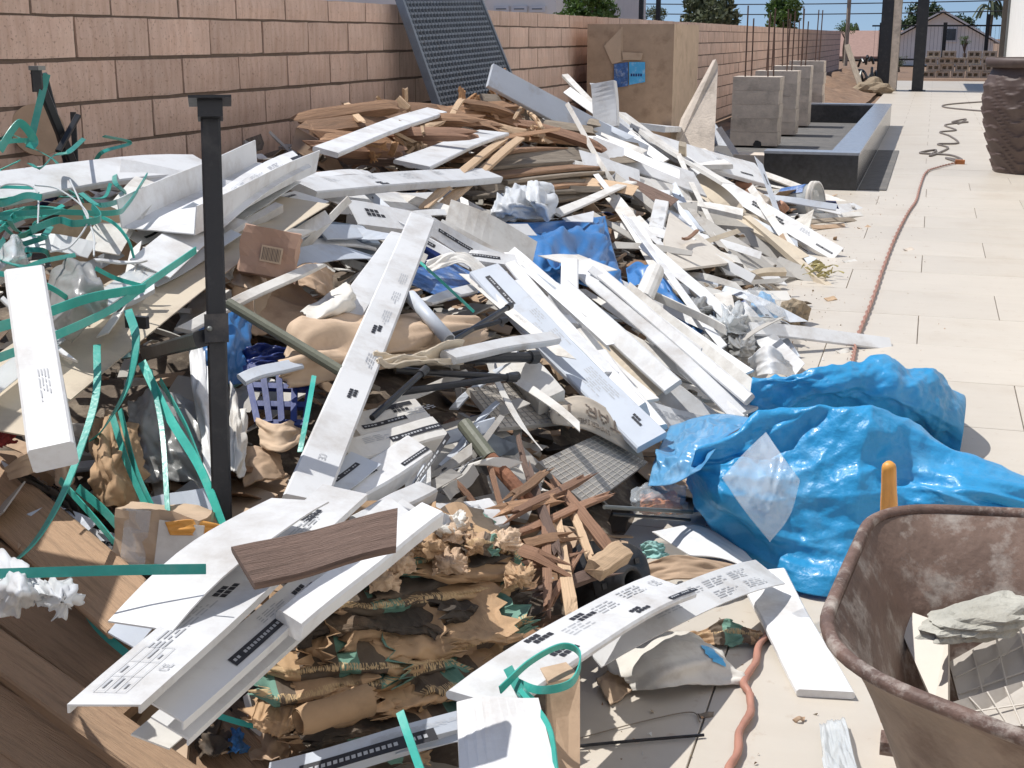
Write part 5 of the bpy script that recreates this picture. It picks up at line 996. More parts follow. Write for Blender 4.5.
gb('white_plank', 'long white plank lying out across the patio over the cord', 'plank', (752, 328, .10), (891, 344, .008), 13, t=.012)
gb('white_plank', 'white broken board under the long plank near the tarp', 'plank', (735, 305, .12), (798, 372, .02), 20, kind='sheet', cut=(0, .1)); gb('white_plank', 'white slanting strip beside the broken board', 'plank', (735, 320, .1), (790, 350, .03), 9, 'white', t=.01)
poly([[G(748, 360, .1), G(768, 345, .16), G(790, 362, .1)], [G(752, 378, .02), G(772, 374, .08), G(796, 378, .02)]], 'curled_card', 'white curled card behind the blue tarp', 'card', 'white', ex=1.05, amp=.02, seed=42, thick=.003)
# ---------- centre: dark pocket, tools, tiles
poly([[S(372, 358, .2), S(410, 352, .22), S(462, 345, .2)], [S(376, 368, .2), S(415, 364, .22), S(466, 362, .2)]], 'crumpled_card', 'cream crumpled card strip right of the main beam', 'card', 'cream', ex=1.12, amp=.018, seed=43, thick=.004)
bd('white_offcut', 'cream-white offcut bar above the black tool legs', 'offcut', (450, 353, .22), (556, 334, .24), 11, 'white', t=.02)
hb = hollow(S(410, 296, .22), S(449, 340, .2), .017, .013).build('white_pipe', 'bluegrey', None, True); tag(hb, 'short white pipe with open end over the torn cardboard', 'pipe')
for i, (a, b, r, lab) in enumerate((((402, 360), (535, 357), .013, 'thick black square-capped tube sticking out in the centre'), ((395, 370), (514, 378), .008, 'upper thin black tube below the thick one'), ((402, 392), (516, 376), .008, 'lower thin black tube meeting the upper one'), ((372, 418), (425, 370), .007, 'thin black rod right of the main beam'), ((438, 350), (510, 306), .007, 'black cable bundle crossing the torn cardboard'), ((440, 338), (505, 320), .006, 'second black cable below the bundle'))):
    t = thing('black_tube', lab, 'tube', S(*a, .18)); tube([S(*a, .16), S(*b, .22)], r, sides=10).build('tube_body', 'black_metal', t)
    d = nrm(S(*b, .22) - S(*a, .16)); tube([S(*b, .22) - d * .02, S(*b, .22) + d * .006], r * 1.35, sides=10).build('end_cap', 'black_plastic', t)
def grid_tile(name, label, pts, t_, m, n1, n2, mg='grout', wd=.004):
    ob, c, nn, ax, up = slab(name, label, 'tile', pts, t_, m); P = [np.array(p) for p in pts]; mb = MB()
    def B(s, q): return (P[0] * (1 - s) + P[1] * s) * (1 - q) + (P[3] * (1 - s) + P[2] * s) * q
    for i in range(1, n1): p, q = B(i / n1, .02), B(i / n1, .98); a = nrm(q - p); R = np.stack([a, nrm(np.cross(nn, a)), nn], axis=1); mb.box((p + q) / 2 + nn * .0008, (np.linalg.norm(q - p), wd, .0016), R)
    for i in range(1, n2): p, q = B(.02, i / n2), B(.98, i / n2); a = nrm(q - p); R = np.stack([a, nrm(np.cross(nn, a)), nn], axis=1); mb.box((p + q) / 2 + nn * .0004, (np.linalg.norm(q - p), wd, .0012), R)
    if mb.v: mb.build('ridges', mg, ob)
    return ob
grid_tile('floor_tile', 'beige ridged tile lying in the dark pocket under the black tubes', [S(468, 388, .12), S(530, 380, .12), S(582, 420, .1), S(500, 428, .1)], .012, 'tile_piece', 14, 10, 'tile_grey', .003)
grid_tile('floor_tile', 'grey ridged tile below the printed paper sack', [S(538, 462, .1), S(598, 434, .11), S(648, 462, .1), S(588, 506, .09)], .014, 'tile_grey', 12, 12, 'tile_piece', .003)
bd('grey_carton', 'blunt pale grey carton wedge above the printed sack', 'carton', (516, 360, .16), (552, 396, .17), 26, 'white_dirty', t=.045, tilt=-12)
sk = poly([[S(552, 402, .15), S(582, 396, .17), S(612, 412, .16), S(634, 430, .14)], [S(550, 414, .15), S(584, 411, .17), S(613, 427, .16), S(640, 445, .14)], [S(553, 424, .13), S(586, 430, .14), S(615, 444, .13), S(644, 460, .12)]], 'printed_sack', 'grey-brown paper sack printed upside down with dark capitals', 'sack', 'paper', n=20, k=30, ex=1.0, amp=.006, seed=44)
mat('sackgrey', (.40, .345, .28), .8, .1, 7, GRIME, .5, 6, .2, 30); sk.data.materials.clear(); sk.data.materials.append(MATS['sackgrey'])
# lettering follows the sack: rows of cells put on its grid
def sack_text(ob, txt, s0, s1, t0, t1, m):
    V = GRID[ob]; n, k, _ = V.shape
    def at(s, t):                                    # s along columns, t along rows
        x = np.clip(s, 0, .999) * (k - 1); y = np.clip(t, 0, .999) * (n - 1); i, j = int(y), int(x); fy, fx = y - i, x - j
        p = (V[i, j] * (1 - fx) + V[i, j + 1] * fx) * (1 - fy) + (V[i + 1, j] * (1 - fx) + V[i + 1, j + 1] * fx) * fy; nn = nrm(np.cross(V[i, j + 1] - V[i, j], V[i + 1, j] - V[i, j]))
        if nn @ (CAM - p) < 0: nn = -nn
        return p + nn * .003
    L = len(txt) * 6 / 7.0
    def put(a, b, c, d):
        f = lambda a, c: at(s1 - a / L * (s1 - s0), t0 + c * (t1 - t0))      # upside down
        mb.add([f(a, c), f(b, c), f(b, d), f(a, d)], [(0, 1, 2, 3)])
    for i, ch in enumerate(txt):
        mb = MB(); glyphs(ch, put, i * 6 / 7.0, 0, 1.0)
        if mb.v: mb.build('letter', m, ob)
sack_text(sk, 'STAR M', .05, .88, .28, .62, 'ink_brown'); sack_text(sk, 'IMPERIAL', .25, .62, .72, .86, 'ink_brown')
# stained sheet, pipes, cards
slab('stained_sheet', 'grey-beige sheet with dark broken stains in the centre pocket', 'sheet', [S(432, 440, .06), S(500, 425, .07), S(548, 470, .06), S(528, 520, .06), S(430, 500, .05)], .01, 'greycard')
for i, (u, v, r, m, lab) in enumerate(((483, 448, .05, 'panel', 'dark slate flake on the stained sheet, upper'), (478, 466, .045, 'screed', 'brown-grey flake on the stained sheet, middle'), (505, 446, .03, 'panel', 'dark flake right of the olive pipe'), (462, 486, .05, 'sack_dark', 'dark torn membrane low on the stained sheet'))):
    c = S(u, v, .085); rs = random.Random(i + 70); n = 11; x = nrm([1, .3, .1]); y = nrm(np.cross(nrm(CAM - c), x)); vs = [c + (x * math.cos(k / n * 6.28) * 1.5 + y * math.sin(k / n * 6.28) * .8) * r * rs.uniform(.6, 1.1) for k in range(n)]; slab('slate_flake', lab, 'flake', vs, .006, m)
t = thing('rusty_pipe', 'olive pipe with rusty half running down through the centre', 'pipe', S(500, 460, .1)); tube([S(464, 424, .14), S(490, 458, .13)], .017, sides=12).build('olive_half', 'olive_pipe', t); tube([S(490, 458, .13), S(533, 506, .12)], .016, sides=12).build('rusty_half', 'rust', t)
for i, (a, b, lab) in enumerate((((448, 478), (492, 520), 'thin brown twig left of the olive pipe'), ((490, 470), (506, 520), 'thin brown stick below the olive pipe'), ((518, 440), (530, 480), 'thin dark rod right of the olive pipe'))): tag(stick(S(*a, .12), S(*b, .11), .012, .01, i + 80, .01).build('thin_stick', 'wood_dark' if i == 2 else 'wood_red'), lab, 'stick')
for i, (a, b, px, m, pr, k, lab) in enumerate((((352, 424), (424, 408), 26, 'white_dirty', [('strip', .1, .1, .7), ('cells', .6, -.3, .8), ('bar', .45, -.4), ('lines', .75, -.1)], 'box', 'upper printed white carton stacked right of the main beam foot'),
    ((346, 452), (440, 426), 24, 'white_dirty', [('strip', .45, -.1, .9), ('lines', .2, -.3)], 'box', 'second printed white carton in the stack right of the main beam'), ((330, 500), (420, 444), 30, 'white', [('cells', .4, -.2, .7), ('strip', .7, .2, .6), ('lines', .2, -.2)], 'box', 'printed carton slanting below the stack, lit at its lower end'),
    ((300, 512), (366, 458), 30, 'bluegrey', [('strip', .5, -.1, .6), ('lines', .2, -.2)], 'sheet', 'grey-blue printed carton left of the slanting one'))):
    bd('printed_carton', lab, 'carton', (*a, .14 + .01 * i), (*b, .16), px, m, t=.045, kind=k, pr=pr)
bd('white_tube_box', 'rounded white boxed beam end pointing right below the cartons', 'beam', (362, 520, .2), (428, 484, .2), 20, t=.04); bd('white_tube_box', 'second rounded white beam end below the first', 'beam', (372, 545, .19), (432, 510, .18), 16, t=.035)
bd('white_offcut', 'pale blank card standing upright by the printed table card', 'offcut', (418, 465, .14), (418, 508, .1), 26, 'white', kind='sheet', upw=.1); bd('printed_card', 'white printed card with a table lying in the centre', 'card', (430, 511, .13), (500, 509, .13), 28, pr=[('lines', .06, -.2), ('table', .55, -.3, .35), ('lines', .3, -.2, .5)], t=.02)
# red-brown splintered sticks
sl = [((505, 520), (585, 476), .03), ((500, 512), (560, 496), .025), ((520, 530), (600, 500), .02), ((528, 470), (560, 560), .028), ((545, 500), (548, 600), .03), ((556, 520), (572, 615), .026), ((560, 490), (606, 545), .03), ((520, 545), (560, 540), .03), ((530, 566), (572, 556), .025), ((540, 590), (600, 575), .025), ((498, 540), (540, 560), .035), ((575, 520), (592, 560), .022), ((550, 605), (575, 560), .02), ((510, 500), (540, 475), .02)]
lbs = ['longest red-brown stick crossing up to the grey tile', 'short red-brown stick above the paper sacks', 'pale edged stick resting over the bundle', 'steep red-brown stick left of the bundle', 'upright broken red-brown lath in the bundle centre', 'upright lath with pale broken foot', 'stick slanting right toward the black reel', 'short crosswise stick above the reel block', 'crosswise stick in the lower bundle', 'low stick next to the white printed board', 'thick stub at the edge of the paper sacks', 'little stick just above the black reel', 'small pale split stick at the bundle foot', 'small stick beside the rusty pipe end']
for i, ((a, b, w), lab) in enumerate(zip(sl, lbs)): tag(stick(S(*a, .14), S(*b, .16), w * (.6 + .35 * ((i * 3) % 4) / 3), w * .5, i + 20, .07, seg=9, warp=.006).build('broken_stick', ('wood_red', 'wood', 'wood_red', 'wood_dark', 'wood_red', 'wood_pale')[i % 6]), lab, 'stick', 'splintered sticks')
# black cable reel
c = S(606, 578, .10); a = nrm([.75, -.55, .25]); t = thing('cable_reel', 'empty black plastic cable reel lying among the sticks', 'reel', c); lathe(MB(), c, [(.02, -.055), (.075, -.055), (.075, -.048), (.03, -.046), (.03, .046), (.075, .048), (.075, .055), (.032, .056), (.03, .085), (.021, .085), (.02, .0), (.02, -.055)], 36, axis=a).build('spool', 'black_plastic', t, True)
for k in range(5):
    th = k / 5 * 6.28; x = nrm(np.cross(a, [0, 0, 1])); y = np.cross(a, x); MB().box(c + a * .057 + (x * math.cos(th) + y * math.sin(th)) * .052, (.012, .012, .004), np.stack([x, y, a], axis=1)).build('flange_lug', 'black_plastic', t)
tag(stick(S(596, 566, .2), S(622, 556, .2), .04, .03, 91, .004).build('wood_block', 'wood_pale'), 'small sunlit wood block resting on the cable reel', 'wood block')
poly([[S(632, 488, .1), S(655, 482, .14), S(684, 488, .1)], [S(630, 502, .1), S(655, 500, .13), S(688, 506, .1)], [S(636, 516, .06), S(658, 518, .06), S(690, 520, .05)]], 'clear_film', 'clear plastic film with red glow beside the tarp', 'film', 'film', ex=1.2, amp=.02, seed=50); poly([[S(640, 494, .07), S(676, 494, .07)], [S(640, 512, .05), S(684, 514, .05)]], 'red_wrapper', 'orange-red wrapper under the clear film', 'wrapper', 'orange', ex=1.25, amp=.015, seed=51)
tag(tube([S(604, 507, .13), S(692, 512, .1)], .005, sides=8).build('metal_rod', 'grey_metal'), 'thin grey metal rod in front of the tarp, upper', 'rod'); tag(tube([S(612, 514, .12), S(690, 520, .09)], .004, sides=8).build('metal_rod', 'black_metal'), 'thin dark metal rod just under the grey one', 'rod')
poly([[S(640, 545, .08), S(652, 540, .1), S(664, 546, .08)], [S(645, 558, .06), S(660, 558, .07), S(668, 556, .06)]], 'teal_scrap', 'small teal paper scrap right of the cable reel', 'paper', 'teal_paper', ex=1.2, amp=.01, seed=52)
poly([[G(652, 532, .06), G(700, 526, .07), G(745, 552, .05)], [G(690, 556, .04), G(728, 560, .05), G(775, 585, .03)]], 'white_sheet', 'white stiff sheet sticking out from under the tarp', 'sheet', 'white', ex=1.01, amp=.004, seed=53, thick=.003)
poly([[S(638, 566, .07), S(680, 555, .1), S(738, 566, .06)], [S(640, 585, .04), S(690, 578, .07), S(735, 580, .04)]], 'torn_cardboard', 'torn brown cardboard behind the printed boards at lower centre', 'card', 'kraft', ex=1.1, amp=.02, seed=54, thick=.004)
# ---------- the many thin strips between the larger boards
def strips(n, seed, box, ang, sd, ln, wd, lf, mats, name, label, cat, group, pprob=.35):
    rs = random.Random(seed); k = 0
    while k < n:
        u = rs.uniform(box[0], box[1]); v = rs.uniform(box[2], box[3]); th = math.radians(rs.gauss(ang, sd)); L = rs.uniform(*ln) / 2; l = rs.uniform(*lf)
        dc = depth(S(u, v, l)); sl = math.sin(th) * L * rs.uniform(.0008, .0018); A = CAM + ray(u - math.cos(th) * L, v - math.sin(th) * L) * dc * (1 + sl); B = CAM + ray(u + math.cos(th) * L, v + math.sin(th) * L) * dc * (1 - sl); k += 1
        if np.linalg.norm(A - B) > 3.0 or np.linalg.norm(A - B) < .06: continue
        kind = rs.choice(['sheet', 'sheet', 'L', 'Lm', 'box']); pr = None; px = rs.uniform(*wd)
        if rs.random() < pprob: pr = [(rs.choice(['lines', 'strip', 'cells', 'lines']), rs.uniform(.1, .7), rs.uniform(-.3, 0), .7) for _ in range(rs.choice([1, 2]))]
        board(name, label, cat, A, B, px, rs.choice(mats), pr=pr, group=group, kind=kind, t=rs.uniform(.005, .012), side=rs.uniform(.012, .03), bend=rs.gauss(0, .012), twist=rs.gauss(0, 14), tilt=rs.gauss(0, 24), cut=(rs.gauss(0, .03), rs.gauss(0, .03)), taper=rs.choice([1, 1, 1, .7, 1.2]), wob=.004)
WM = ['white', 'white', 'white_dirty', 'bluegrey', 'white_dirty']
strips(34, 1, (588, 715, 92, 150), 36, 13, (60, 150), (4, 10), (.06, .24), WM, 'card_strip', 'thin white strip in the fan just before the cardboard box', 'strip', 'strips before the cardboard box')
strips(36, 2, (600, 800, 165, 258), 33, 18, (50, 130), (4, 9), (.02, .11), WM + ['greycard', 'cream'], 'card_strip', 'thin pale strip in the right part of the heap above the patio edge', 'strip', 'strips above the patio edge')
strips(24, 3, (510, 715, 275, 400), 42, 9, (60, 170), (5, 12), (.08, .19), WM, 'card_strip', 'thin white strip in the fan of boards behind the blue tarp', 'strip', 'strips behind the blue tarp')
strips(18, 4, (110, 300, 180, 300), -36, 12, (60, 150), (6, 13), (.10, .22), WM, 'card_strip', 'thin white strip slanting up right around the steel post', 'strip', 'strips around the steel post')
strips(16, 5, (330, 490, 192, 262), 14, 22, (40, 110), (5, 11), (.06, .15), WM + ['greycard'], 'card_strip', 'thin pale strip near the top of the main diagonal beam', 'strip', 'strips near the main beam top')
strips(16, 6, (345, 480, 385, 500), -26, 18, (40, 110), (5, 13), (.06, .15), ['white_dirty', 'bluegrey', 'greycard'], 'card_strip', 'thin pale strip right of the foot of the main diagonal beam', 'strip', 'strips right of the main beam foot')
strips(20, 7, (640, 790, 262, 345), 24, 26, (30, 90), (4, 9), (.02, .09), WM + ['greycard', 'cream', 'wood_grey'], 'card_strip', 'short strip among the plastic film at the patio edge', 'strip', 'strips among the film')
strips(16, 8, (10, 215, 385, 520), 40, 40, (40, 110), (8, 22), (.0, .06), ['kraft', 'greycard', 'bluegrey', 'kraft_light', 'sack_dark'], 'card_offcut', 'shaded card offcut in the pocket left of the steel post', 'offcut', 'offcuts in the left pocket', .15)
strips(16, 9, (440, 600, 380, 520), 20, 45, (25, 80), (5, 14), (.0, .08), ['greycard', 'wood_red', 'kraft', 'white_dirty', 'sack_dark'], 'card_offcut', 'small offcut in the dark pocket around the ridged tiles', 'offcut', 'offcuts around the ridged tiles', .05)
strips(14, 10, (320, 640, 95, 190), 2, 14, (50, 130), (5, 12), (.04, .12), ['wood', 'wood_grey', 'wood_grey', 'wood_dark', 'wood_pale'], 'timber_strip', 'thin old timber strip among the broken timbers by the wall', 'timber', 'thin timbers by the wall', 0)
# ---------- bottom left: pallet and shaded pocket
t = thing('wooden_pallet', 'brown wooden pallet tilted under the heap at bottom left', 'pallet', G(60, 680, .15))
for (a, b, px, m, nm, z0, z1, th) in (((-30, 466), (135, 612), 62, 'pallet', 'slat', .40, .30, .02), ((-30, 560), (150, 690), 74, 'pallet', 'slat', .30, .20, .02), ((-40, 622), (185, 782), 40, 'pallet', 'stringer', .27, .17, .05), ((-40, 690), (130, 800), 60, 'pallet', 'slat', .20, .11, .02), ((-60, 745), (70, 830), 60, 'pallet', 'slat', .15, .08, .02), ((120, 640), (260, 790), 66, 'pallet', 'slat', .16, .08, .02), ((180, 690), (330, 800), 60, 'pallet', 'slat', .10, .05, .02)):
    Board(G(*a, z0), G(*b, z1), px, t=th, tilt=6, upw=.5).mesh().build(nm, m, t)
def sh(rows, name, lab, cat, m, **k): return sheet(name, lab, cat, rows, m, **k)
sh([[S(92, 425, .1), S(115, 415, .12), S(138, 425, .08)], [S(88, 465, .12), S(112, 460, .16), S(142, 465, .1)], [S(94, 505, .06), S(118, 512, .1), S(138, 500, .06)]], 'paper_sack', 'brown crumpled paper sack in the shaded pocket at left', 'sack', 'sack_plain', ex=1.12, amp=.03, seed=60)
sh([[S(128, 400, .08), S(160, 392, .1), S(200, 400, .08)], [S(130, 440, .06), S(165, 435, .1), S(205, 450, .08)], [S(145, 485, .04), S(180, 480, .06), S(215, 500, .05)]], 'plastic_film', 'grey translucent film sheet in the shaded pocket', 'film', 'film_grey', ex=1.18, amp=.04, seed=61)
sh([[S(188, 345, .12), S(204, 350, .14), S(214, 380, .12)], [S(196, 420, .1), S(208, 430, .12), S(218, 440, .1)], [S(205, 490, .06), S(214, 490, .07), S(220, 495, .06)]], 'curved_sheet', 'white curved plastic sheet left of the steel post', 'sheet', 'white', ex=1.03, amp=.01, seed=62)
sh([[S(230, 380, .1), S(240, 400, .1), S(248, 420, .08)], [S(230, 470, .08), S(236, 470, .09), S(244, 478, .06)]], 'curved_sheet', 'white curved plastic sheet right of the steel post', 'sheet', 'white_dirty', ex=1.03, amp=.01, seed=63)
sh([[S(-10, 412, .12), S(6, 408, .14), S(16, 425, .1)], [S(-10, 448, .08), S(4, 446, .1), S(14, 444, .08)]], 'red_cloth', 'scrap of red cloth at the left edge below the beam', 'cloth', 'red_cloth', ex=1.25, amp=.02, seed=64)
sh([[S(5, 468, .1), S(25, 455, .13), S(48, 452, .1)], [S(10, 480, .09), S(30, 474, .11), S(52, 466, .08)]], 'torn_cardboard', 'small tan cardboard flap under the bright box beam', 'card', 'kraft_light', ex=1.1, amp=.015, seed=65, thick=.004)
sh([[S(55, 455, .1), S(64, 450, .12), S(74, 460, .1)], [S(56, 485, .08), S(66, 488, .09), S(74, 482, .08)]], 'torn_cardboard', 'pale folded cardboard bit left of the brown sack', 'card', 'kraft_light', ex=1.1, amp=.015, seed=66, thick=.004)
sh([[S(20, 470, .07), S(60, 490, .08), S(90, 520, .06)], [S(20, 500, .05), S(60, 510, .07), S(85, 540, .05)]], 'dark_wrap', 'dark green wrap lying in the shaded pocket', 'wrap', 'sack_dark', ex=1.2, amp=.02, seed=67)
c = S(168, 540, .12); tt = carton('taped_carton', 'open cardboard carton with shiny tape beside the pallet', c, (.15, .12, .11), rotv(10, -15, 5), 'kraft_light'); R = rotv(10, -15, 5); MB().box(c + R @ np.array([-.035, -.0615, 0]), (.045, .002, .11), R).build('tape', 'film', tt); MB().box(c + R @ np.array([.045, -.063, .005]), (.08, .004, .075), R).build('white_side', 'white_dirty', tt)
sh([[S(165, 522, .2), S(195, 520, .21), S(235, 528, .17)], [S(170, 535, .18), S(200, 536, .19), S(232, 540, .16)]], 'gold_bag', 'orange-brown bag lying on the taped carton', 'bag', 'orange_wood', ex=1.0, amp=.008, seed=68)
bd('printed_carton', 'shaded printed carton end deep beside the pallet', 'carton', (78, 540, .06), (150, 555, .06), 34, 'bluegrey', kind='sheet', pr=[('cells', .3, -.2, .7)]); bd('printed_carton', 'shaded pale card above the pallet edge', 'carton', (40, 508, .08), (88, 530, .08), 22, 'bluegrey', kind='sheet', pr=[('lines', .3, -.2, .4)])
bd('printed_carton', 'pale card in the gap above the taped carton', 'carton', (140, 515, .06), (215, 500, .06), 26, 'bluegrey', kind='sheet')
sh([[G(-12, 545, .46), G(16, 558, .48), G(40, 578, .46)], [G(-12, 590, .46), G(20, 590, .52), G(40, 592, .46)], [G(-12, 612, .4), G(14, 614, .42), G(34, 606, .42)]], 'tied_bag', 'pale plastic bag at lower left with knotted end', 'bag', 'bag_white', ex=1.08, amp=.03, seed=69, n=24, k=24)
bag2 = [o for o in COL.objects if o.name.startswith('tied_bag')][-1]; gridmesh(creased(crumple(ctrl([[G(34, 580, .46), G(56, 582, .48), G(80, 595, .46)], [G(34, 592, .47), G(60, 600, .5), G(78, 604, .46)], [G(34, 600, .44), G(58, 610, .45), G(66, 616, .45)]], 30, 30), 1.0, 1, 70, .0), 70, ((.014, 1, 2, 3), (.012, 3, 6, 6), (.004, 7, 12, 6)), .02), 'knotted_end', 'bag_white', bag2)
# ---------- front left: nested printed trays
def fr(name, lab, a, b, px, m='white', **k): return gb(name, lab, 'carton', a, b, px, m, **k)
fr('printed_tray', 'longest printed white carton with black square labels at front left', (104, 706, .43), (345, 490, .46), 42, kind='D', side=.012, tilt=-12, pr=[('table', .04, -.35, .9), ('ce', .12, .35, .8), ('lines', .2, -.3), ('lines', .3, -.3), ('cells', .42, -.25, .8), ('cells', .58, -.3, .8), ('lines', .5, .1), ('cells', .8, -.2, .8), ('lines', .72, -.1)])
fr('printed_tray', 'second printed carton nested just below the longest, with black strip', (165, 712, .385), (400, 505, .41), 34, kind='L', side=.012, tilt=-2, pr=[('strip', .2, .05, 1.0), ('cells', .48, -.2, 1), ('lines', .35, -.3), ('cells', .7, -.2, 1)])
fr('white_tray', 'third white carton in the nested set, open end toward camera', (170, 728, .34), (415, 508, .36), 36, kind='L', side=.010, tilt=6); fr('white_tray', 'lowest buff carton of the nested set', (150, 742, .31), (330, 580, .32), 32, 'white_dirty', kind='sheet')
fr('white_sheet', 'plain white sheet leaning on the nested cartons at left', (140, 625, .44), (300, 500, .50), 44, 'white', kind='sheet', tilt=-22, bend=.02); fr('white_sheet', 'narrow pale sheet tucked behind the plain white one', (122, 640, .38), (200, 560, .42), 30, 'bluegrey', kind='sheet')
fr('white_beam', 'plain white beam under the brown plank, sunlit at its near end', (290, 618, .40), (432, 508, .42), 26, t=.03, tilt=-6)
ob = Board(G(243, 566, .515), G(397, 527, .535), 42, t=.014, tilt=-4, cut=(.012, -.03), wob=.003, seg=8, twist=6).mesh().build('brown_plank', 'wood_dark'); tag(ob, 'dark brown painted wood plank lying on the white cartons', 'plank')
fr('card_strip', 'white strip with text running along the bottom edge', (268, 772, .16), (470, 716, .2), 18, 'bluegrey', kind='L', side=.03, pr=[('strip', .15, .1, 1.2), ('lines', .5, -.2), ('lines', .7, -.2)]); fr('card_strip', 'pale blank card below the paper sacks', (400, 742, .17), (470, 728, .18), 24, 'bluegrey', kind='sheet')
# ---------- stack of paper sacks (folded cement bags)
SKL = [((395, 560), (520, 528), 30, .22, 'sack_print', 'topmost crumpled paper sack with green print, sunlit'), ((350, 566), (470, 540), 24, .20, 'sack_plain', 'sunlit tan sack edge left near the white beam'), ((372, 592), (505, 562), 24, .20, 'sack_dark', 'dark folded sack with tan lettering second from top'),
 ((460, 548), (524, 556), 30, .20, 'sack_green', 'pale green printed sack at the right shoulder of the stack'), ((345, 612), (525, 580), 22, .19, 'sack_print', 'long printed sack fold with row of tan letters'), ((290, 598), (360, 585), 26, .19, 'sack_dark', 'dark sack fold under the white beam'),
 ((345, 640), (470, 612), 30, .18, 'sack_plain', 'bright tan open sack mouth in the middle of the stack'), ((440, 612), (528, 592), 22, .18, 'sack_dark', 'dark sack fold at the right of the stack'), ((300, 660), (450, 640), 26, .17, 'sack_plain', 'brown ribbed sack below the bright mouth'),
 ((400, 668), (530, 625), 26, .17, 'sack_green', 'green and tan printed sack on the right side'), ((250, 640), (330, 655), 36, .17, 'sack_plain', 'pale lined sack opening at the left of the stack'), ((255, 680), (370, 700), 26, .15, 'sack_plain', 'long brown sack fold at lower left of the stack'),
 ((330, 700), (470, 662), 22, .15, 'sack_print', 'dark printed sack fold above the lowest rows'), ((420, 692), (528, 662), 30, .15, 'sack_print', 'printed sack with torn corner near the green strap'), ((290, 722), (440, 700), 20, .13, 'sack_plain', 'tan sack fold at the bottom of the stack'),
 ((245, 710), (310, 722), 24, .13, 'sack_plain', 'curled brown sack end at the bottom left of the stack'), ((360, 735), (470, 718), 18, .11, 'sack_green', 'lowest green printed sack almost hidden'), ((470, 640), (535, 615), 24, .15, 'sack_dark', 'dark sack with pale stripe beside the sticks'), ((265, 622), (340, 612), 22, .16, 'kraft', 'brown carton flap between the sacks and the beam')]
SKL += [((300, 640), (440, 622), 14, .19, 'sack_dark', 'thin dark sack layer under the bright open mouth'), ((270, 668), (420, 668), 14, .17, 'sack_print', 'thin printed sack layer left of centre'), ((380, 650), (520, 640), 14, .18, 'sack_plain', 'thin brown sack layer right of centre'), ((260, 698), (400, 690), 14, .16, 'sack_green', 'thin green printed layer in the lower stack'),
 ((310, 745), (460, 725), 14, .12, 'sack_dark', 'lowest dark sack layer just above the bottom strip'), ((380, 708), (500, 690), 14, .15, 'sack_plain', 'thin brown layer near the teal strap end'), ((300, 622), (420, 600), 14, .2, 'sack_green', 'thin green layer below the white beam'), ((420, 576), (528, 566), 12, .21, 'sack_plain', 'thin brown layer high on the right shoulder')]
for i, (a, b, hp, l, m, lab) in enumerate(SKL):
    A = S(a[0], a[1], l); B = S(b[0], b[1], l); rs = random.Random(i + 3); nK = 80; mid = (A + B) / 2; a_ = nrm(B - A); back = nrm(np.array([-a_[1], a_[0], 0])); back = back if back[1] > 0 else -back; U = np.array([0, 0, 1.0]); lip = hp * .75 * depth(mid) / F * rs.uniform(.7, 1.1); prof = []
    for t in np.linspace(0, 1, 10): prof.append((.13 * (1 - t), .035 * (1 - t) ** 1.5))
    for t in np.linspace(.1, 1, 9): prof.append((-.006 * math.sin(t * math.pi) + .012 * t, -lip * t))
    for t in np.linspace(.15, 1, 6): prof.append((.012 + .06 * t, -lip + .006 * t))
    w = [rs.uniform(0, 6.28) for _ in range(12)]; P = np.zeros((len(prof), nK, 3)); ab = lambda x: abs(math.sin(x)) - .5
    for j in range(nK):
        q = j / (nK - 1); wv = .008 * math.sin(q * 3 + w[0]) + .004 * ab(q * 4 + w[1]); io = .014 * math.sin(q * 2.4 + w[3]) + .005 * ab(q * 5 + w[4]); k = 1 + .35 * ab(q * 4 + w[5]) * 2; end = max(0, abs(2 * q - 1) - .8) * 5
        for r, (d, z) in enumerate(prof):
            jag = (.014 * math.sin(r * 2.3 + w[8]) + .009 * math.sin(r * 5.1 + w[9])) * (2 * q - 1) * end; fold = .006 * ab(z * 160 + q * 5 + w[10]) * (z < -.001)
            P[r, j] = A + (B - A) * q + a_ * jag + back * (d + io + .02 * end * math.sin(w[7])) + U * (z * k + wv + .018 * end * math.sin(w[11])) - back * fold
    X = creased(P, i + 100, ((.004, 2, 4, 4), (.005, 4, 9, 6), (.002, 9, 18, 6))); ob = gridmesh(X, 'paper_sack', m, None, i % 2 == 0, .0014); tag(ob, lab, 'paper sack', 'stack of folded paper sacks')
c0 = S(298, 722, .2); ax_ = nrm(S(330, 712, .2) - c0); lathe_pts = [(.020, 0), (.024, .02), (.022, .06), (.026, .12), (.018, .12), (.017, .0)]
ob = blob(MB(), c0, .001, 1, 1, 0); ob = lathe(MB(), c0, lathe_pts, 16, axis=ax_).build('paper_roll', 'sack_plain', None, True); tag(ob, 'open rolled brown paper tube at the lower left of the sacks', 'paper roll')
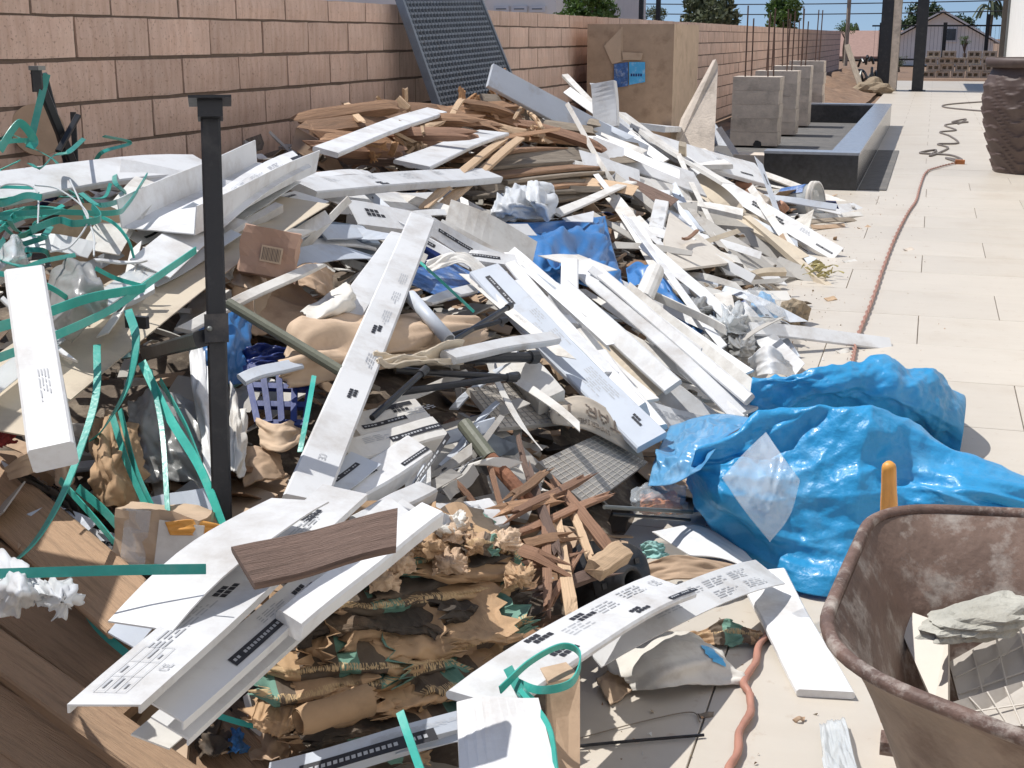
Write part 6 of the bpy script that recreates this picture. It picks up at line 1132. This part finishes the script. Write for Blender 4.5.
for i, (u, v, m, lab) in enumerate(((430, 545, 'sack_plain', 'torn sunlit paper tuft on top of the sacks, left'), (455, 530, 'kraft_light', 'torn sunlit paper tuft on top of the sacks, middle'), (480, 545, 'sack_green', 'torn green paper tuft on top of the sacks'), (505, 540, 'kraft_light', 'torn pale paper tuft at the right of the sacks'), (400, 562, 'kraft_light', 'torn tan paper tuft by the brown plank'), (450, 562, 'kraft', 'curled tan scrap under the paper tufts'), (445, 524, 'paper', 'pale crumpled tissue behind the sacks'), (385, 580, 'kraft_light', 'small tan paper fold left among the sacks'), (520, 575, 'sack_plain', 'brown paper curl beside the sticks'), (235, 655, 'kraft', 'brown card curl left of the sacks'))):
    w, h = random.Random(i).uniform(26, 40), random.Random(i + 5).uniform(18, 28); rows = [[S(u + x, v + y, .22 + .03 * (x == 0) * (y == 0)) for x in (-w / 2, 0, w / 2)] for y in (-h / 2, 0, h / 2)]; sheet('paper_scrap', lab, 'paper scrap', rows, m, 16, 16, 1.2, .03, 130 + i, smooth=False)
for i, (u, v, w, h, m, lab) in enumerate(((236, 740, 26, 24, 'blue_sheet', 'blue plastic scrap at the bottom edge'), (215, 735, 40, 40, 'sack_dark', 'dark wrap below the nested cartons'), (270, 745, 40, 30, 'kraft', 'brown cardboard scrap at the bottom edge'), (395, 752, 70, 24, 'sack_print', 'printed paper scrap at the bottom edge'))):
    rows = [[G(u + x, v + y, .1 + .02 * (x == 0)) for x in (-w / 2, 0, w / 2)] for y in (-h / 2, 0, h / 2)]; sheet('wrap_scrap', lab, 'scrap', rows, m, 16, 16, 1.12, .015, 150 + i)
# ---------- front right boards
fr('printed_board', 'white printed board with black labels pointing at the camera in front', (478, 700, .22), (672, 584, .17), 44, t=.014, tilt=-14, bend=.02, seg=10, pr=[('cells', .3, -.42, .7), ('cells', .28, .1, .7), ('cells', .5, -.35, .7), ('cells', .66, .2, .6), ('lines', .42, -.2), ('lines', .6, -.3), ('lines', .75, -.35), ('strip', .85, .35, .7), ('ce', .92, -.1)])
fr('printed_board', 'curved printed white sheet behind the front board', (588, 652, .12), (770, 572, .08), 36, kind='sheet', bend=.03, pr=[('lines', .45, -.3), ('lines', .6, -.3), ('lines', .75, -.3), ('lines', .6, .1), ('lines', .78, .1), ('lines', .3, -.1)])
gb('white_plank', 'bright white plank lying on the patio left of the wheelbarrow', 'plank', (762, 570, .05), (826, 690, .018), 46, t=.016, upw=.9, cut=(0, -.02))
fr('white_box_top', 'white carton top at the bottom edge in front', (458, 735, .24), (547, 733, .24), 76, t=.03, upw=.75, tilt=0); 
t = thing('brown_carton', 'brown carton standing at the bottom edge beside the white top', 'carton', G(563, 730, .1)); slab('carton_side', None, None, [G(547, 684, .225), G(580, 676, .225), G(580, 790, .10), G(547, 790, .10)], .006, 'kraft', parent=t); slab('carton_back', None, None, [G(549, 683, .222), G(580, 676, .222), G(566, 662, .222), G(540, 668, .222)], .006, 'kraft_light', parent=t)
sheet('crumpled_paper', 'crumpled white paper bag with blue square on the patio', 'paper', [[G(598, 655, .03), G(640, 636, .05), G(690, 630, .06), G(712, 645, .03)], [G(618, 676, .03), G(660, 660, .07), G(706, 655, .05), G(738, 672, .015)], [G(632, 690, .012), G(668, 688, .03), G(705, 684, .02), G(752, 682, .008)]], 'paper', 28, 34, 1.05, .02, 160, floor=lambda x, y: 0 * x + .004)
pap = [o for o in COL.objects if o.name.startswith('crumpled_paper')][-1]; V = GRID[pap]; mb = MB(); i0, i1, j0, j1 = 15, 27, 30, 37; vs = [V[i, j + (i - i0) // 3] + nrm(CAM - V[i, j]) * .006 for i in range(i0, i1) for j in range(j0, j1)]; kk = j1 - j0
mb.add(vs, [(a * kk + b, a * kk + b + 1, (a + 1) * kk + b + 1, (a + 1) * kk + b) for a in range(i1 - i0 - 1) for b in range(kk - 1)]); mb.build('blue_square', 'sky_label', pap)
sheet('sack_scrap', 'printed cement sack scrap on the patio above the paper bag', 'paper', [[G(690, 632, .02), G(725, 622, .03), G(762, 632, .02)], [G(696, 646, .006), G(730, 644, .012), G(760, 645, .006)]], 'sack_green', 16, 20, 1.15, .012, 161, floor=lambda x, y: 0 * x + .004)
sheet('card_scrap', 'tan card scrap on the patio in the shade of the front board', 'card', [[G(596, 680, .015), G(618, 664, .02)], [G(610, 705, .006), G(636, 688, .008)]], 'kraft_light', 10, 10, 1.05, .006, 162, thick=.003)
tag(tube([G(560, 748, .006), G(620, 742, .006), G(704, 735, .006)], .0028, sides=6).build('wire', 'black_metal'), 'thin dark wire lying straight on the patio', 'wire'); tag(tube([G(580, 738, .004), G(640, 722, .004), G(690, 712, .004), G(700, 722, .004)], .0012, sides=5).build('wire', 'wood_grey'), 'hair-thin pale wire curving above the dark one', 'wire')
sheet('clear_wrapper', 'crumpled clear wrapper on the patio left of the wheelbarrow foot', 'wrapper', [[G(820, 725, .01), G(845, 718, .02)], [G(824, 770, .02), G(856, 765, .03)], [G(836, 800, .01), G(866, 800, .02)]], 'bag_clear', 20, 20, 1.12, .015, 163, floor=lambda x, y: 0 * x + .004)
# ---------- straps
SP = []
def st(lab, pts, w=.016, roll=0, tw=0, m='strap'):
    tag(ribbon(pts, w * .78, roll, tw).build('plastic_strap' if m == 'strap' else 'twine', m), lab, 'strap' if m == 'strap' else 'cord', 'green packing straps' if m == 'strap' else None)
DD = lambda u, v, d: CAM + ray(u, v) * d
def dep(u, v, l=.1): return S(u, v, l)
st('long green strap hanging in a curve from the tan board to lower left', [dep(97, 345, .26), dep(96, 395, .24), dep(80, 450, .24), dep(60, 500, .24), dep(32, 545, .24), dep(-10, 580, .24)], .018, 10, 40)
st('green strap folded over the tan board and dropping right of the long one', [dep(128, 310, .26), dep(136, 340, .27), dep(128, 385, .22), dep(106, 425, .18), dep(92, 440, .14)], .022, 0, 70)
st('dark green strap dropping to the taped carton, leftmost of three', [dep(112, 415, .16), dep(128, 465, .14), dep(156, 528, .14)], .016, 20, 30); st('dark green strap beside the leftmost hanging one', [dep(120, 410, .16), dep(136, 470, .14), dep(162, 526, .14)], .014, 40, 20)
st('thin green strap hanging straight before the grey film', [dep(150, 370, .2), dep(162, 430, .18), dep(168, 515, .16)], .012, 0, 20); st('broad green strap falling toward the steel post foot', [dep(142, 362, .2), dep(168, 415, .18), dep(200, 468, .17), dep(224, 528, .16)], .022, 10, 30); st('second strap behind the broad one near the post', [dep(160, 380, .18), dep(188, 430, .16), dep(214, 500, .14)], .014, 50, 30)
st('dark strap bundle crossing above the pallet, upper', [dep(78, 488, .12), dep(108, 515, .12), dep(146, 562, .1)], .02, 20, 20); st('dark strap bundle crossing above the pallet, lower', [dep(60, 480, .12), dep(100, 525, .12), dep(140, 575, .1)], .016, 40, 20); st('dull strap running down beside the pallet slat', [dep(80, 600, .1), dep(100, 630, .1), dep(140, 665, .1)], .016, 0, 20)
st('bright green strap lying level across the lower left', [G(-12, 574, .50), G(55, 572, .5), G(130, 570, .5), G(206, 569, .5)], .018, 0, 10)
st('wide bright strap sweeping over the box beam and tan board, lower', [dep(-12, 362, .36), dep(50, 338, .34), dep(110, 310, .32), dep(150, 282, .32), dep(196, 250, .3)], .02, 5, 20); st('wide bright strap sweeping over the box beam, upper', [dep(-12, 330, .38), dep(40, 315, .36), dep(90, 298, .35), dep(145, 288, .33)], .024, 5, 30)
st('strap curving over the clear tray', [dep(-12, 272, .34), dep(25, 278, .35), dep(55, 290, .34), dep(85, 312, .28)], .014, 0, 20); st('strap slanting below the white rod to the tray', [dep(95, 268, .28), dep(115, 278, .26), dep(142, 286, .26)], .012, 0, 10); st('short strap lying by the box beam top', [dep(18, 272, .34), dep(40, 262, .34), dep(75, 255, .3)], .012)
st('level strap crossing the tangle behind the wrapped pack', [dep(-12, 216, .34), dep(50, 212, .34), dep(112, 213, .32), dep(128, 204, .3), dep(147, 175, .3)], .016, 0, 20); st('strap arching from the tangle down to the white offcuts', [dep(85, 212, .3), dep(112, 222, .3), dep(128, 240, .28), dep(134, 258, .24)], .01, 10, 20)
st('bright strap standing tall against the block wall', [XP(29, 148, -2.5), XP(38, 110, -2.5), XP(47, 74, -2.5)], .026, 0, 10); st('pale strap loop beside the tall one', [XP(0, 150, -2.45), XP(14, 128, -2.45), XP(22, 124, -2.45), XP(34, 140, -2.45), XP(30, 148, -2.45)], .03, 30, 60)
rs = random.Random(12); words = ['dark green strap loop in the tangle at upper left']
for i in range(20):
    u, v = rs.uniform(-10, 78), rs.uniform(140, 252) ; l = rs.uniform(.22, .36); pts = []; th = rs.uniform(0, 6.28)
    for k in range(5): pts.append(S(u + math.cos(th + k * .6) * rs.uniform(30, 62) + k * 6, max(132, v + math.sin(th + k * .6) * rs.uniform(10, 28)), l + rs.uniform(-.05, .05)))
    st(words[0], pts, rs.uniform(.010, .020), rs.uniform(0, 90), rs.uniform(-80, 80))
for i, (pts, lab) in enumerate(((((-6, 190), (10, 184), (36, 190), (38, 230)), 'thin white cord looping in the strap tangle, left'), (((35, 185), (60, 190), (88, 215), (72, 245), (50, 252)), 'thin white cord looping in the strap tangle, middle'), (((70, 180), (92, 230), (94, 256)), 'thin white cord hanging in the strap tangle, right'))): tag(tube([S(*p, .36) for p in pts], .002, sides=6).build('twine', 'strap_white'), lab, 'cord')
st('teal strap standing before the torn cardboard', [dep(314, 376, .2), dep(308, 410, .2), dep(300, 452, .16)], .013, 0, 20); st('teal strap lying over the blue printed card', [dep(420, 262, .17), dep(440, 280, .17), dep(474, 312, .14)], .01, 0, 20)
st('teal strap loop at the end of the front printed board', [G(500, 690, .25), G(530, 662, .26), G(562, 646, .26), G(580, 655, .25), G(572, 682, .24), G(540, 690, .24), G(512, 680, .24)], .016, 40, 90); st('teal strap dropping beside the brown carton', [G(520, 690, .24), G(548, 725, .25), G(557, 775, .22)], .010, 0, 20); st('teal strap hanging in front of the sacks at the bottom edge', [G(400, 712, .24), G(408, 735, .23), G(424, 780, .2)], .016, 10, 20); st('short teal strap lying by the front carton corner', [G(508, 668, .24), G(520, 690, .24), G(532, 702, .23)], .02, 0, 20); st('teal strap end beside the black card strip', [G(215, 715, .16), G(250, 725, .15), G(285, 730, .14)], .012)
# ---------- blue polythene
def behind(r, d=.3, z=.01): return [np.array([p[0] - .05, p[1] + d, z]) for p in r]
r0 = [G(686, 482, .16), G(714, 532, .05), G(764, 576, .015), G(818, 596, .012), G(885, 592, .012), G(960, 580, .012), G(1090, 575, .012)]
r1 = [G(690, 470, .22), G(732, 500, .19), G(790, 528, .13), G(845, 535, .13), G(905, 532, .13), G(975, 535, .13), G(1095, 545, .08)]
r2 = [G(693, 460, .26), G(748, 462, .25), G(800, 460, .27), G(852, 462, .28), G(905, 474, .25), G(975, 495, .23), G(1098, 530, .13)]
r3 = [G(697, 452, .27), G(756, 426, .32), G(822, 402, .38), G(872, 406, .37), G(940, 439, .3), G(1022, 487, .21), G(1100, 522, .12)]
FL = lambda x, y: 0 * x + .006
X = creased(ctrl([r0, r1, r2, r3, behind(r3)], 170, 190), 201, ((.030, 1, 2.2, 5), (.036, 2.5, 5, 9), (.015, 6, 12, 10), (.0035, 14, 26, 10))); X[..., 2] = np.maximum(X[..., 2], .005); o = gridmesh(X, 'plastic_sheet', 'blue_tarp', None, True, .0012); tag(o, 'big crumpled bright blue polythene sheet beside the wheelbarrow', 'plastic sheet')
q0 = [G(750, 440, .05), G(830, 432, .05), G(905, 440, .02), G(960, 452, .01)]; q1 = [G(750, 402, .2), G(826, 398, .22), G(906, 402, .2), G(964, 424, .1)]; q2 = [G(752, 378, .26), G(822, 373, .28), G(900, 367, .26), G(964, 395, .14)]
X = creased(ctrl([q0, q1, q2, behind(q2, .35)], 130, 140), 202, ((.030, 1, 2.2, 5), (.034, 2.5, 5, 9), (.014, 6, 12, 10), (.003, 14, 24, 8))); X[..., 2] = np.maximum(X[..., 2], .005); o = gridmesh(X, 'plastic_sheet', 'blue_tarp', None, True, .0012); tag(o, 'smaller blue polythene bundle behind the big sheet', 'plastic sheet')
X = crumple(ctrl([[G(648, 486, .14), G(672, 484, .18), G(700, 470, .26)], [G(656, 456, .16), G(690, 440, .24), G(730, 434, .3)], [G(670, 426, .14), G(715, 414, .2), G(765, 420, .27)]], 64, 64), 1.0, 1, 203, .0, None, .25, 'edge', (2, 8)); X = creased(X, 203, ((.03, 1, 3, 4), (.014, 3, 7, 6), (.005, 9, 16, 6))); o = gridmesh(X, 'plastic_sheet', 'blue_veil', None, True, .001); tag(o, 'pale blue thin polythene at the left end of the big sheet', 'plastic sheet')
X = crumple(ctrl([[G(722, 478, .31), G(745, 452, .345), G(766, 432, .36)], [G(744, 510, .25), G(768, 490, .29), G(784, 458, .34)], [G(770, 542, .185), G(790, 515, .235), G(800, 480, .29)]], 50, 50), 1.0, 1, 204, .0, None, .3, 'edge', (2, 5)); X = creased(X, 204, ((.006, 1, 3, 4), (.004, 4, 9, 6))); o = gridmesh(X, 'clear_bag', 'film', None, True, .001); tag(o, 'clear flat plastic bag lying on the big blue sheet', 'bag')
# grit and crumbs swept off the heap over the paving
rs = np.random.RandomState(77); gm = ['concrete', 'wood', 'white_dirty', 'soil', 'brown_rock']; mb = MB(); k = 0
while k < 620:
    x = -.62 + abs(rs.normal(0, .28)); y = rs.uniform(1.8, 10.8); r = rs.uniform(.0015, .006) * (1.6 if rs.rand() < .06 else 1); k += 1
    if x > .9: continue
    q = rs.normal(size=(4, 3)); q /= np.linalg.norm(q, axis=1)[:, None]; P = [np.array([x, y, r * .6]) + v * r * rs.uniform(.6, 1.3) for v in q]; mb.add(P, [(0, 1, 2), (0, 2, 3), (0, 3, 1), (1, 3, 2)], None, int(rs.randint(0, 5)))
o = mb.build('grit', gm); o['kind'] = 'stuff'; o['label'] = 'grit and crumbs scattered on the paving beside the heap'; o['category'] = 'grit'
for i, (u, v, px, m, lab) in enumerate(((860, 228, 10, 'kraft', 'tiny tan chip on the paving right of the bucket strips'), (845, 262, 12, 'white_dirty', 'tiny pale chip on the paving near the printed carton tip'), (826, 300, 10, 'wood_pale', 'tiny wood chip on the paving beyond the rock'), (838, 352, 12, 'paper', 'tiny paper scrap on the paving by the long white plank'), (905, 250, 8, 'concrete', 'tiny grey crumb right of the orange cord'), (700, 715, 14, 'wood_grey', 'small wood chip beside the dark wire'), (795, 720, 10, 'kraft', 'small tan chip on the paving left of the wheelbarrow'))):
    gb('chip', lab, 'chip', (u, v, .006), (u + px, v - 2, .006), px * .4, m, t=.004, cut=(.004, -.006))
# ---------- extension cord
cp = [(724, 800), (732, 765), (742, 730), (752, 700), (745, 685), (757, 655), (768, 628), (775, 610)]
def coil(path, r, n, amp, fq, mb):
    P = spline(path, n); T = np.gradient(P, axis=0)
    for s in (0, math.pi):
        Q = []
        for i in range(len(P)): t = nrm(T[i]); b = nrm(np.cross(t, [0, 0, 1])); a = i * fq + s; Q.append(P[i] + b * math.cos(a) * amp + np.array([0, 0, math.sin(a) * amp]))
        sweep(Q, circ(r, 6), mb)
t = thing('extension_cord', 'twisted orange extension cord lying along the patio', 'cord', G(850, 350)); P_ = spline([G(*p, .011) for p in cp], 120); P_ = [p + np.array([.0035 * math.sin(i * .33), 0, .0015 * math.sin(i * .5)]) for i, p in enumerate(P_)]; sweep(P_, [(.008, 0), (.0045, .006), (-.0045, .006), (-.008, 0), (-.0045, -.006), (.0045, -.006)], tw=1500).build('near_run', 'hose', t, True)
far = [(775, 610), (800, 560), (835, 470), (848, 385), (852, 362), (858, 335), (872, 300), (884, 265), (896, 235), (908, 212), (916, 200), (920, 186), (926, 172), (938, 167), (958, 162)]; coil([G(*p, .014) for p in far], .0048, 620, .0048, .5, mb := MB()); mb.build('far_run', 'cord', t, True)
t = thing('tangled_cord', 'dark tangled cord lying on the patio near the pot', 'cord', G(940, 140))
tube([G(*p, .01) for p in ((958, 162), (946, 158), (962, 160), (950, 155), (920, 153), (936, 150), (930, 156), (948, 148), (938, 144), (958, 143), (950, 136), (940, 132), (956, 130), (945, 125), (968, 122), (952, 122), (966, 119), (958, 124))], .011, 170, 7).build('tangle', 'cord_dark', t, True); tube([G(*p, .012) for p in ((1000, 112), (970, 110), (944, 107), (952, 104), (1010, 100))], .014, 40, 7).build('loop', 'cord_dark', t, True)
MB().box(G(960, 162, .02), (.09, .05, .04)).build('plug', 'orange', t)

# unseen boards added just left of the picture to shade the pallet
for i, (x, y0, y1, h, m, lab) in enumerate(((-1.72, .9, 1.85, 1.42, 'kraft', 'added cardboard shade sheet beyond the left edge'), (-1.84, 1.2, 2.0, 1.3, 'white_dirty', 'added white shade board behind the cardboard one beyond the left edge'))):
    slab('shade_sheet', lab, 'board', [(x - .12, y0, h), (x - .12, y1, h - .05), (x, y1, .1), (x, y0, .1)], .012, m)
# ---------- wheelbarrow
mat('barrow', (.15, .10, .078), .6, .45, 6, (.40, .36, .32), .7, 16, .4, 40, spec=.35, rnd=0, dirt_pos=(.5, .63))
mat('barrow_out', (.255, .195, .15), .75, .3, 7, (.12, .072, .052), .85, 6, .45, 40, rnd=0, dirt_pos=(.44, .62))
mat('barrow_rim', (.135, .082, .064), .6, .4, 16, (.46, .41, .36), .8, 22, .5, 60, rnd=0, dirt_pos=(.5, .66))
def rloop(cs, rad, n=10):
    out = []; N = len(cs); cs = [np.array(c, float) for c in cs]
    for i in range(N):
        p, c, q = cs[i - 1], cs[i], cs[(i + 1) % N]; a = nrm(p - c); b = nrm(q - c); r = rad[i]; s = c + a * r; e = c + b * r
        for k in range(n + 1): t = k / n; out.append((1 - t) ** 2 * s + 2 * t * (1 - t) * c + t * t * e)
    res = []
    for i in range(len(out)):                       # fill the straight runs
        a, b = out[i], out[(i + 1) % len(out)]; d = np.linalg.norm(b - a); res.append(a)
        if (i + 1) % (n + 1) == 0:
            for k in range(1, 6): res.append(a + (b - a) * k / 6)
    return np.array(res)
rimc = [(-.024, 1.700, .60), (-.066, 1.245, .60), (.56, .90, .60), (.62, 1.80, .60)]; rim = rloop(rimc, [.09, .12, .15, .15])
flc = [(.07, 1.56, .33), (.035, 1.36, .33), (.42, 1.14, .33), (.46, 1.60, .33)]; flo = rloop(flc, [.09, .10, .12, .12])
wb = thing('wheelbarrow', 'rusty brown steel wheelbarrow tray with cement stains at lower right', 'wheelbarrow', (.25, 1.4, 0)); N = len(rim); rows = 9
def shell(off): 
    vs = []
    for k in range(rows):
        t = k / (rows - 1); te = t ** .8; cen = (rim.mean(axis=0) * (1 - t) + flo.mean(axis=0) * t); L_ = rim * (1 - te) + flo * te; L_[:, 2] = .60 - .27 * t ** 1.15
        d = L_ - cen; d[:, 2] = 0; d /= np.linalg.norm(d, axis=1)[:, None]; vs.append(L_ + d * off)
    return np.array(vs)
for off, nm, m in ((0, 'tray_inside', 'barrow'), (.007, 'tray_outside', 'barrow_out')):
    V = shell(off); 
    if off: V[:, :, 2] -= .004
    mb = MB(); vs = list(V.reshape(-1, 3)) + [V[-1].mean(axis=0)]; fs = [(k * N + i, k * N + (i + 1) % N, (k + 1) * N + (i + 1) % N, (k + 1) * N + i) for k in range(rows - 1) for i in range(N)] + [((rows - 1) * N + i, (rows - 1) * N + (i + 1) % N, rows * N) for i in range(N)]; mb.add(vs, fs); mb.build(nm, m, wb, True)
P = np.vstack([rim + [0, 0, .002], rim[:1] + [0, 0, .002]]); d = rim - rim.mean(axis=0); d[:, 2] = 0; d /= np.linalg.norm(d, axis=1)[:, None]; P = P + np.vstack([d, d[:1]]) * .008
sweep(P, circ(.0078, 10), cap=False, ref=(0, 0, 1)).build('rolled_rim', 'barrow_rim', wb, True)
for p, q in (((.1, 1.3, .32), (.02, 1.2, .0)), ((.12, 1.62, .32), (.06, 1.72, .0))): tube([p, q], .014, sides=8).build('leg', 'barrow_rim', wb)
for s in (1.28, 1.62): tube([(-.0, s, .31), (.5, s - .02, .31), (.9, 1.44, .24)], .016, 12, 8).build('frame_tube', 'barrow_rim', wb)
lathe(MB(), (.92, 1.44, .17), [(.06, -.035), (.15, -.04), (.17, -.02), (.17, .02), (.15, .04), (.06, .035)], 28, axis=(0, 1, 0)).build('wheel', 'black_plastic', wb, True)
# rubble in the tray
for i, (x, y, r) in enumerate(((.16, 1.50, .07), (.27, 1.42, .09), (.2, 1.36, .07), (.33, 1.53, .08), (.36, 1.34, .08), (.13, 1.44, .05))):
    o = blob(MB(), (x, y, .335 + r * .55), r, i + 50, 3, .25, flat=(1.1, 1, .62)).build('rubble_lump', 'concrete'); tag(o, 'grey rubble lump under the tiles in the wheelbarrow', 'rubble', 'rubble lumps in the wheelbarrow')
slab('tile_shard', 'pale triangular tile shard standing in the wheelbarrow', 'tile', [G(889, 604, .505), G(948, 625, .51), G(948, 702, .475), G(934, 704, .465)], .012, 'tile_pale')
c = [G(926, 636, .535), G(1030, 604, .55)]
mb = MB(); A, B = c; a_ = nrm(B - A); bm = bmesh.new(); bmesh.ops.create_icosphere(bm, subdivisions=4, radius=1); rs = random.Random(4); y = nrm(np.cross([0, 0, 1], a_)); z = np.cross(a_, y); L = np.linalg.norm(B - A); vs = []
for v in bm.verts:
    p = np.array(v.co); p = np.sign(p) * np.abs(p) ** .75; k = 1 + .12 * math.sin(p[0] * 5 + 1) * math.sin(p[1] * 6) + .07 * math.sin(p[2] * 11 + p[0] * 9) + rs.uniform(-.03, .03); vs.append((A + B) / 2 + a_ * p[0] * L * .5 * k + y * p[1] * .035 * k * (1 - .35 * max(0, -p[0])) + z * p[2] * .016 * k)
mb.add(vs, [[v.index for v in f.verts] for f in bm.faces]); bm.free(); o = mb.build('concrete_chunk', 'rock', None, False); tag(o, 'rough grey concrete chunk lying on the tiles in the wheelbarrow', 'concrete')
grid_tile('floor_tile', 'broken ridged tile under the concrete chunk in the wheelbarrow', [G(949, 662, .485), G(1040, 610, .52), G(1060, 690, .49), G(962, 712, .455)], .012, 'tile_piece', 4, 3, 'tile_pale', .0016)
grid_tile('floor_tile', 'front ridged tile with thick broken edge in the wheelbarrow', [G(932, 708, .49), G(1040, 676, .51), G(1050, 728, .485), G(966, 722, .475)], .02, 'tile_piece', 6, 2, 'tile_pale', .0016)
o = blob(MB(), G(923, 702, .49), .010, 5, 2, .3).build('mortar_crumb', 'rock'); tag(o, 'small pale mortar crumb beside the tile shard', 'mortar'); 
o = stick(G(1000, 735, .43), G(1060, 720, .43), .05, .03, 3, .01).build('dark_rubble', 'wood_dark'); tag(o, 'dark rubble piece at the right edge inside the wheelbarrow', 'rubble')
top = YP(889, 464, 1.80); bt = np.array([top[0] + .03, 2.25, .0]); d = nrm(bt - top); P = [top + d * x for x in (0, .006, .02, .06, .09, .3, .75)]; sc = [.5, .8, .84, .9, 1.0, 1.3, 1.4]
o = sweep(P, circ(.012, 12), scale=sc).build('hand_tool', 'orange_wood', None, True); tag(o, 'orange-brown wooden tool handle sticking up behind the wheelbarrow', 'handle')
for o in list(COL.objects):
    if '_o' in o: del o['_o']
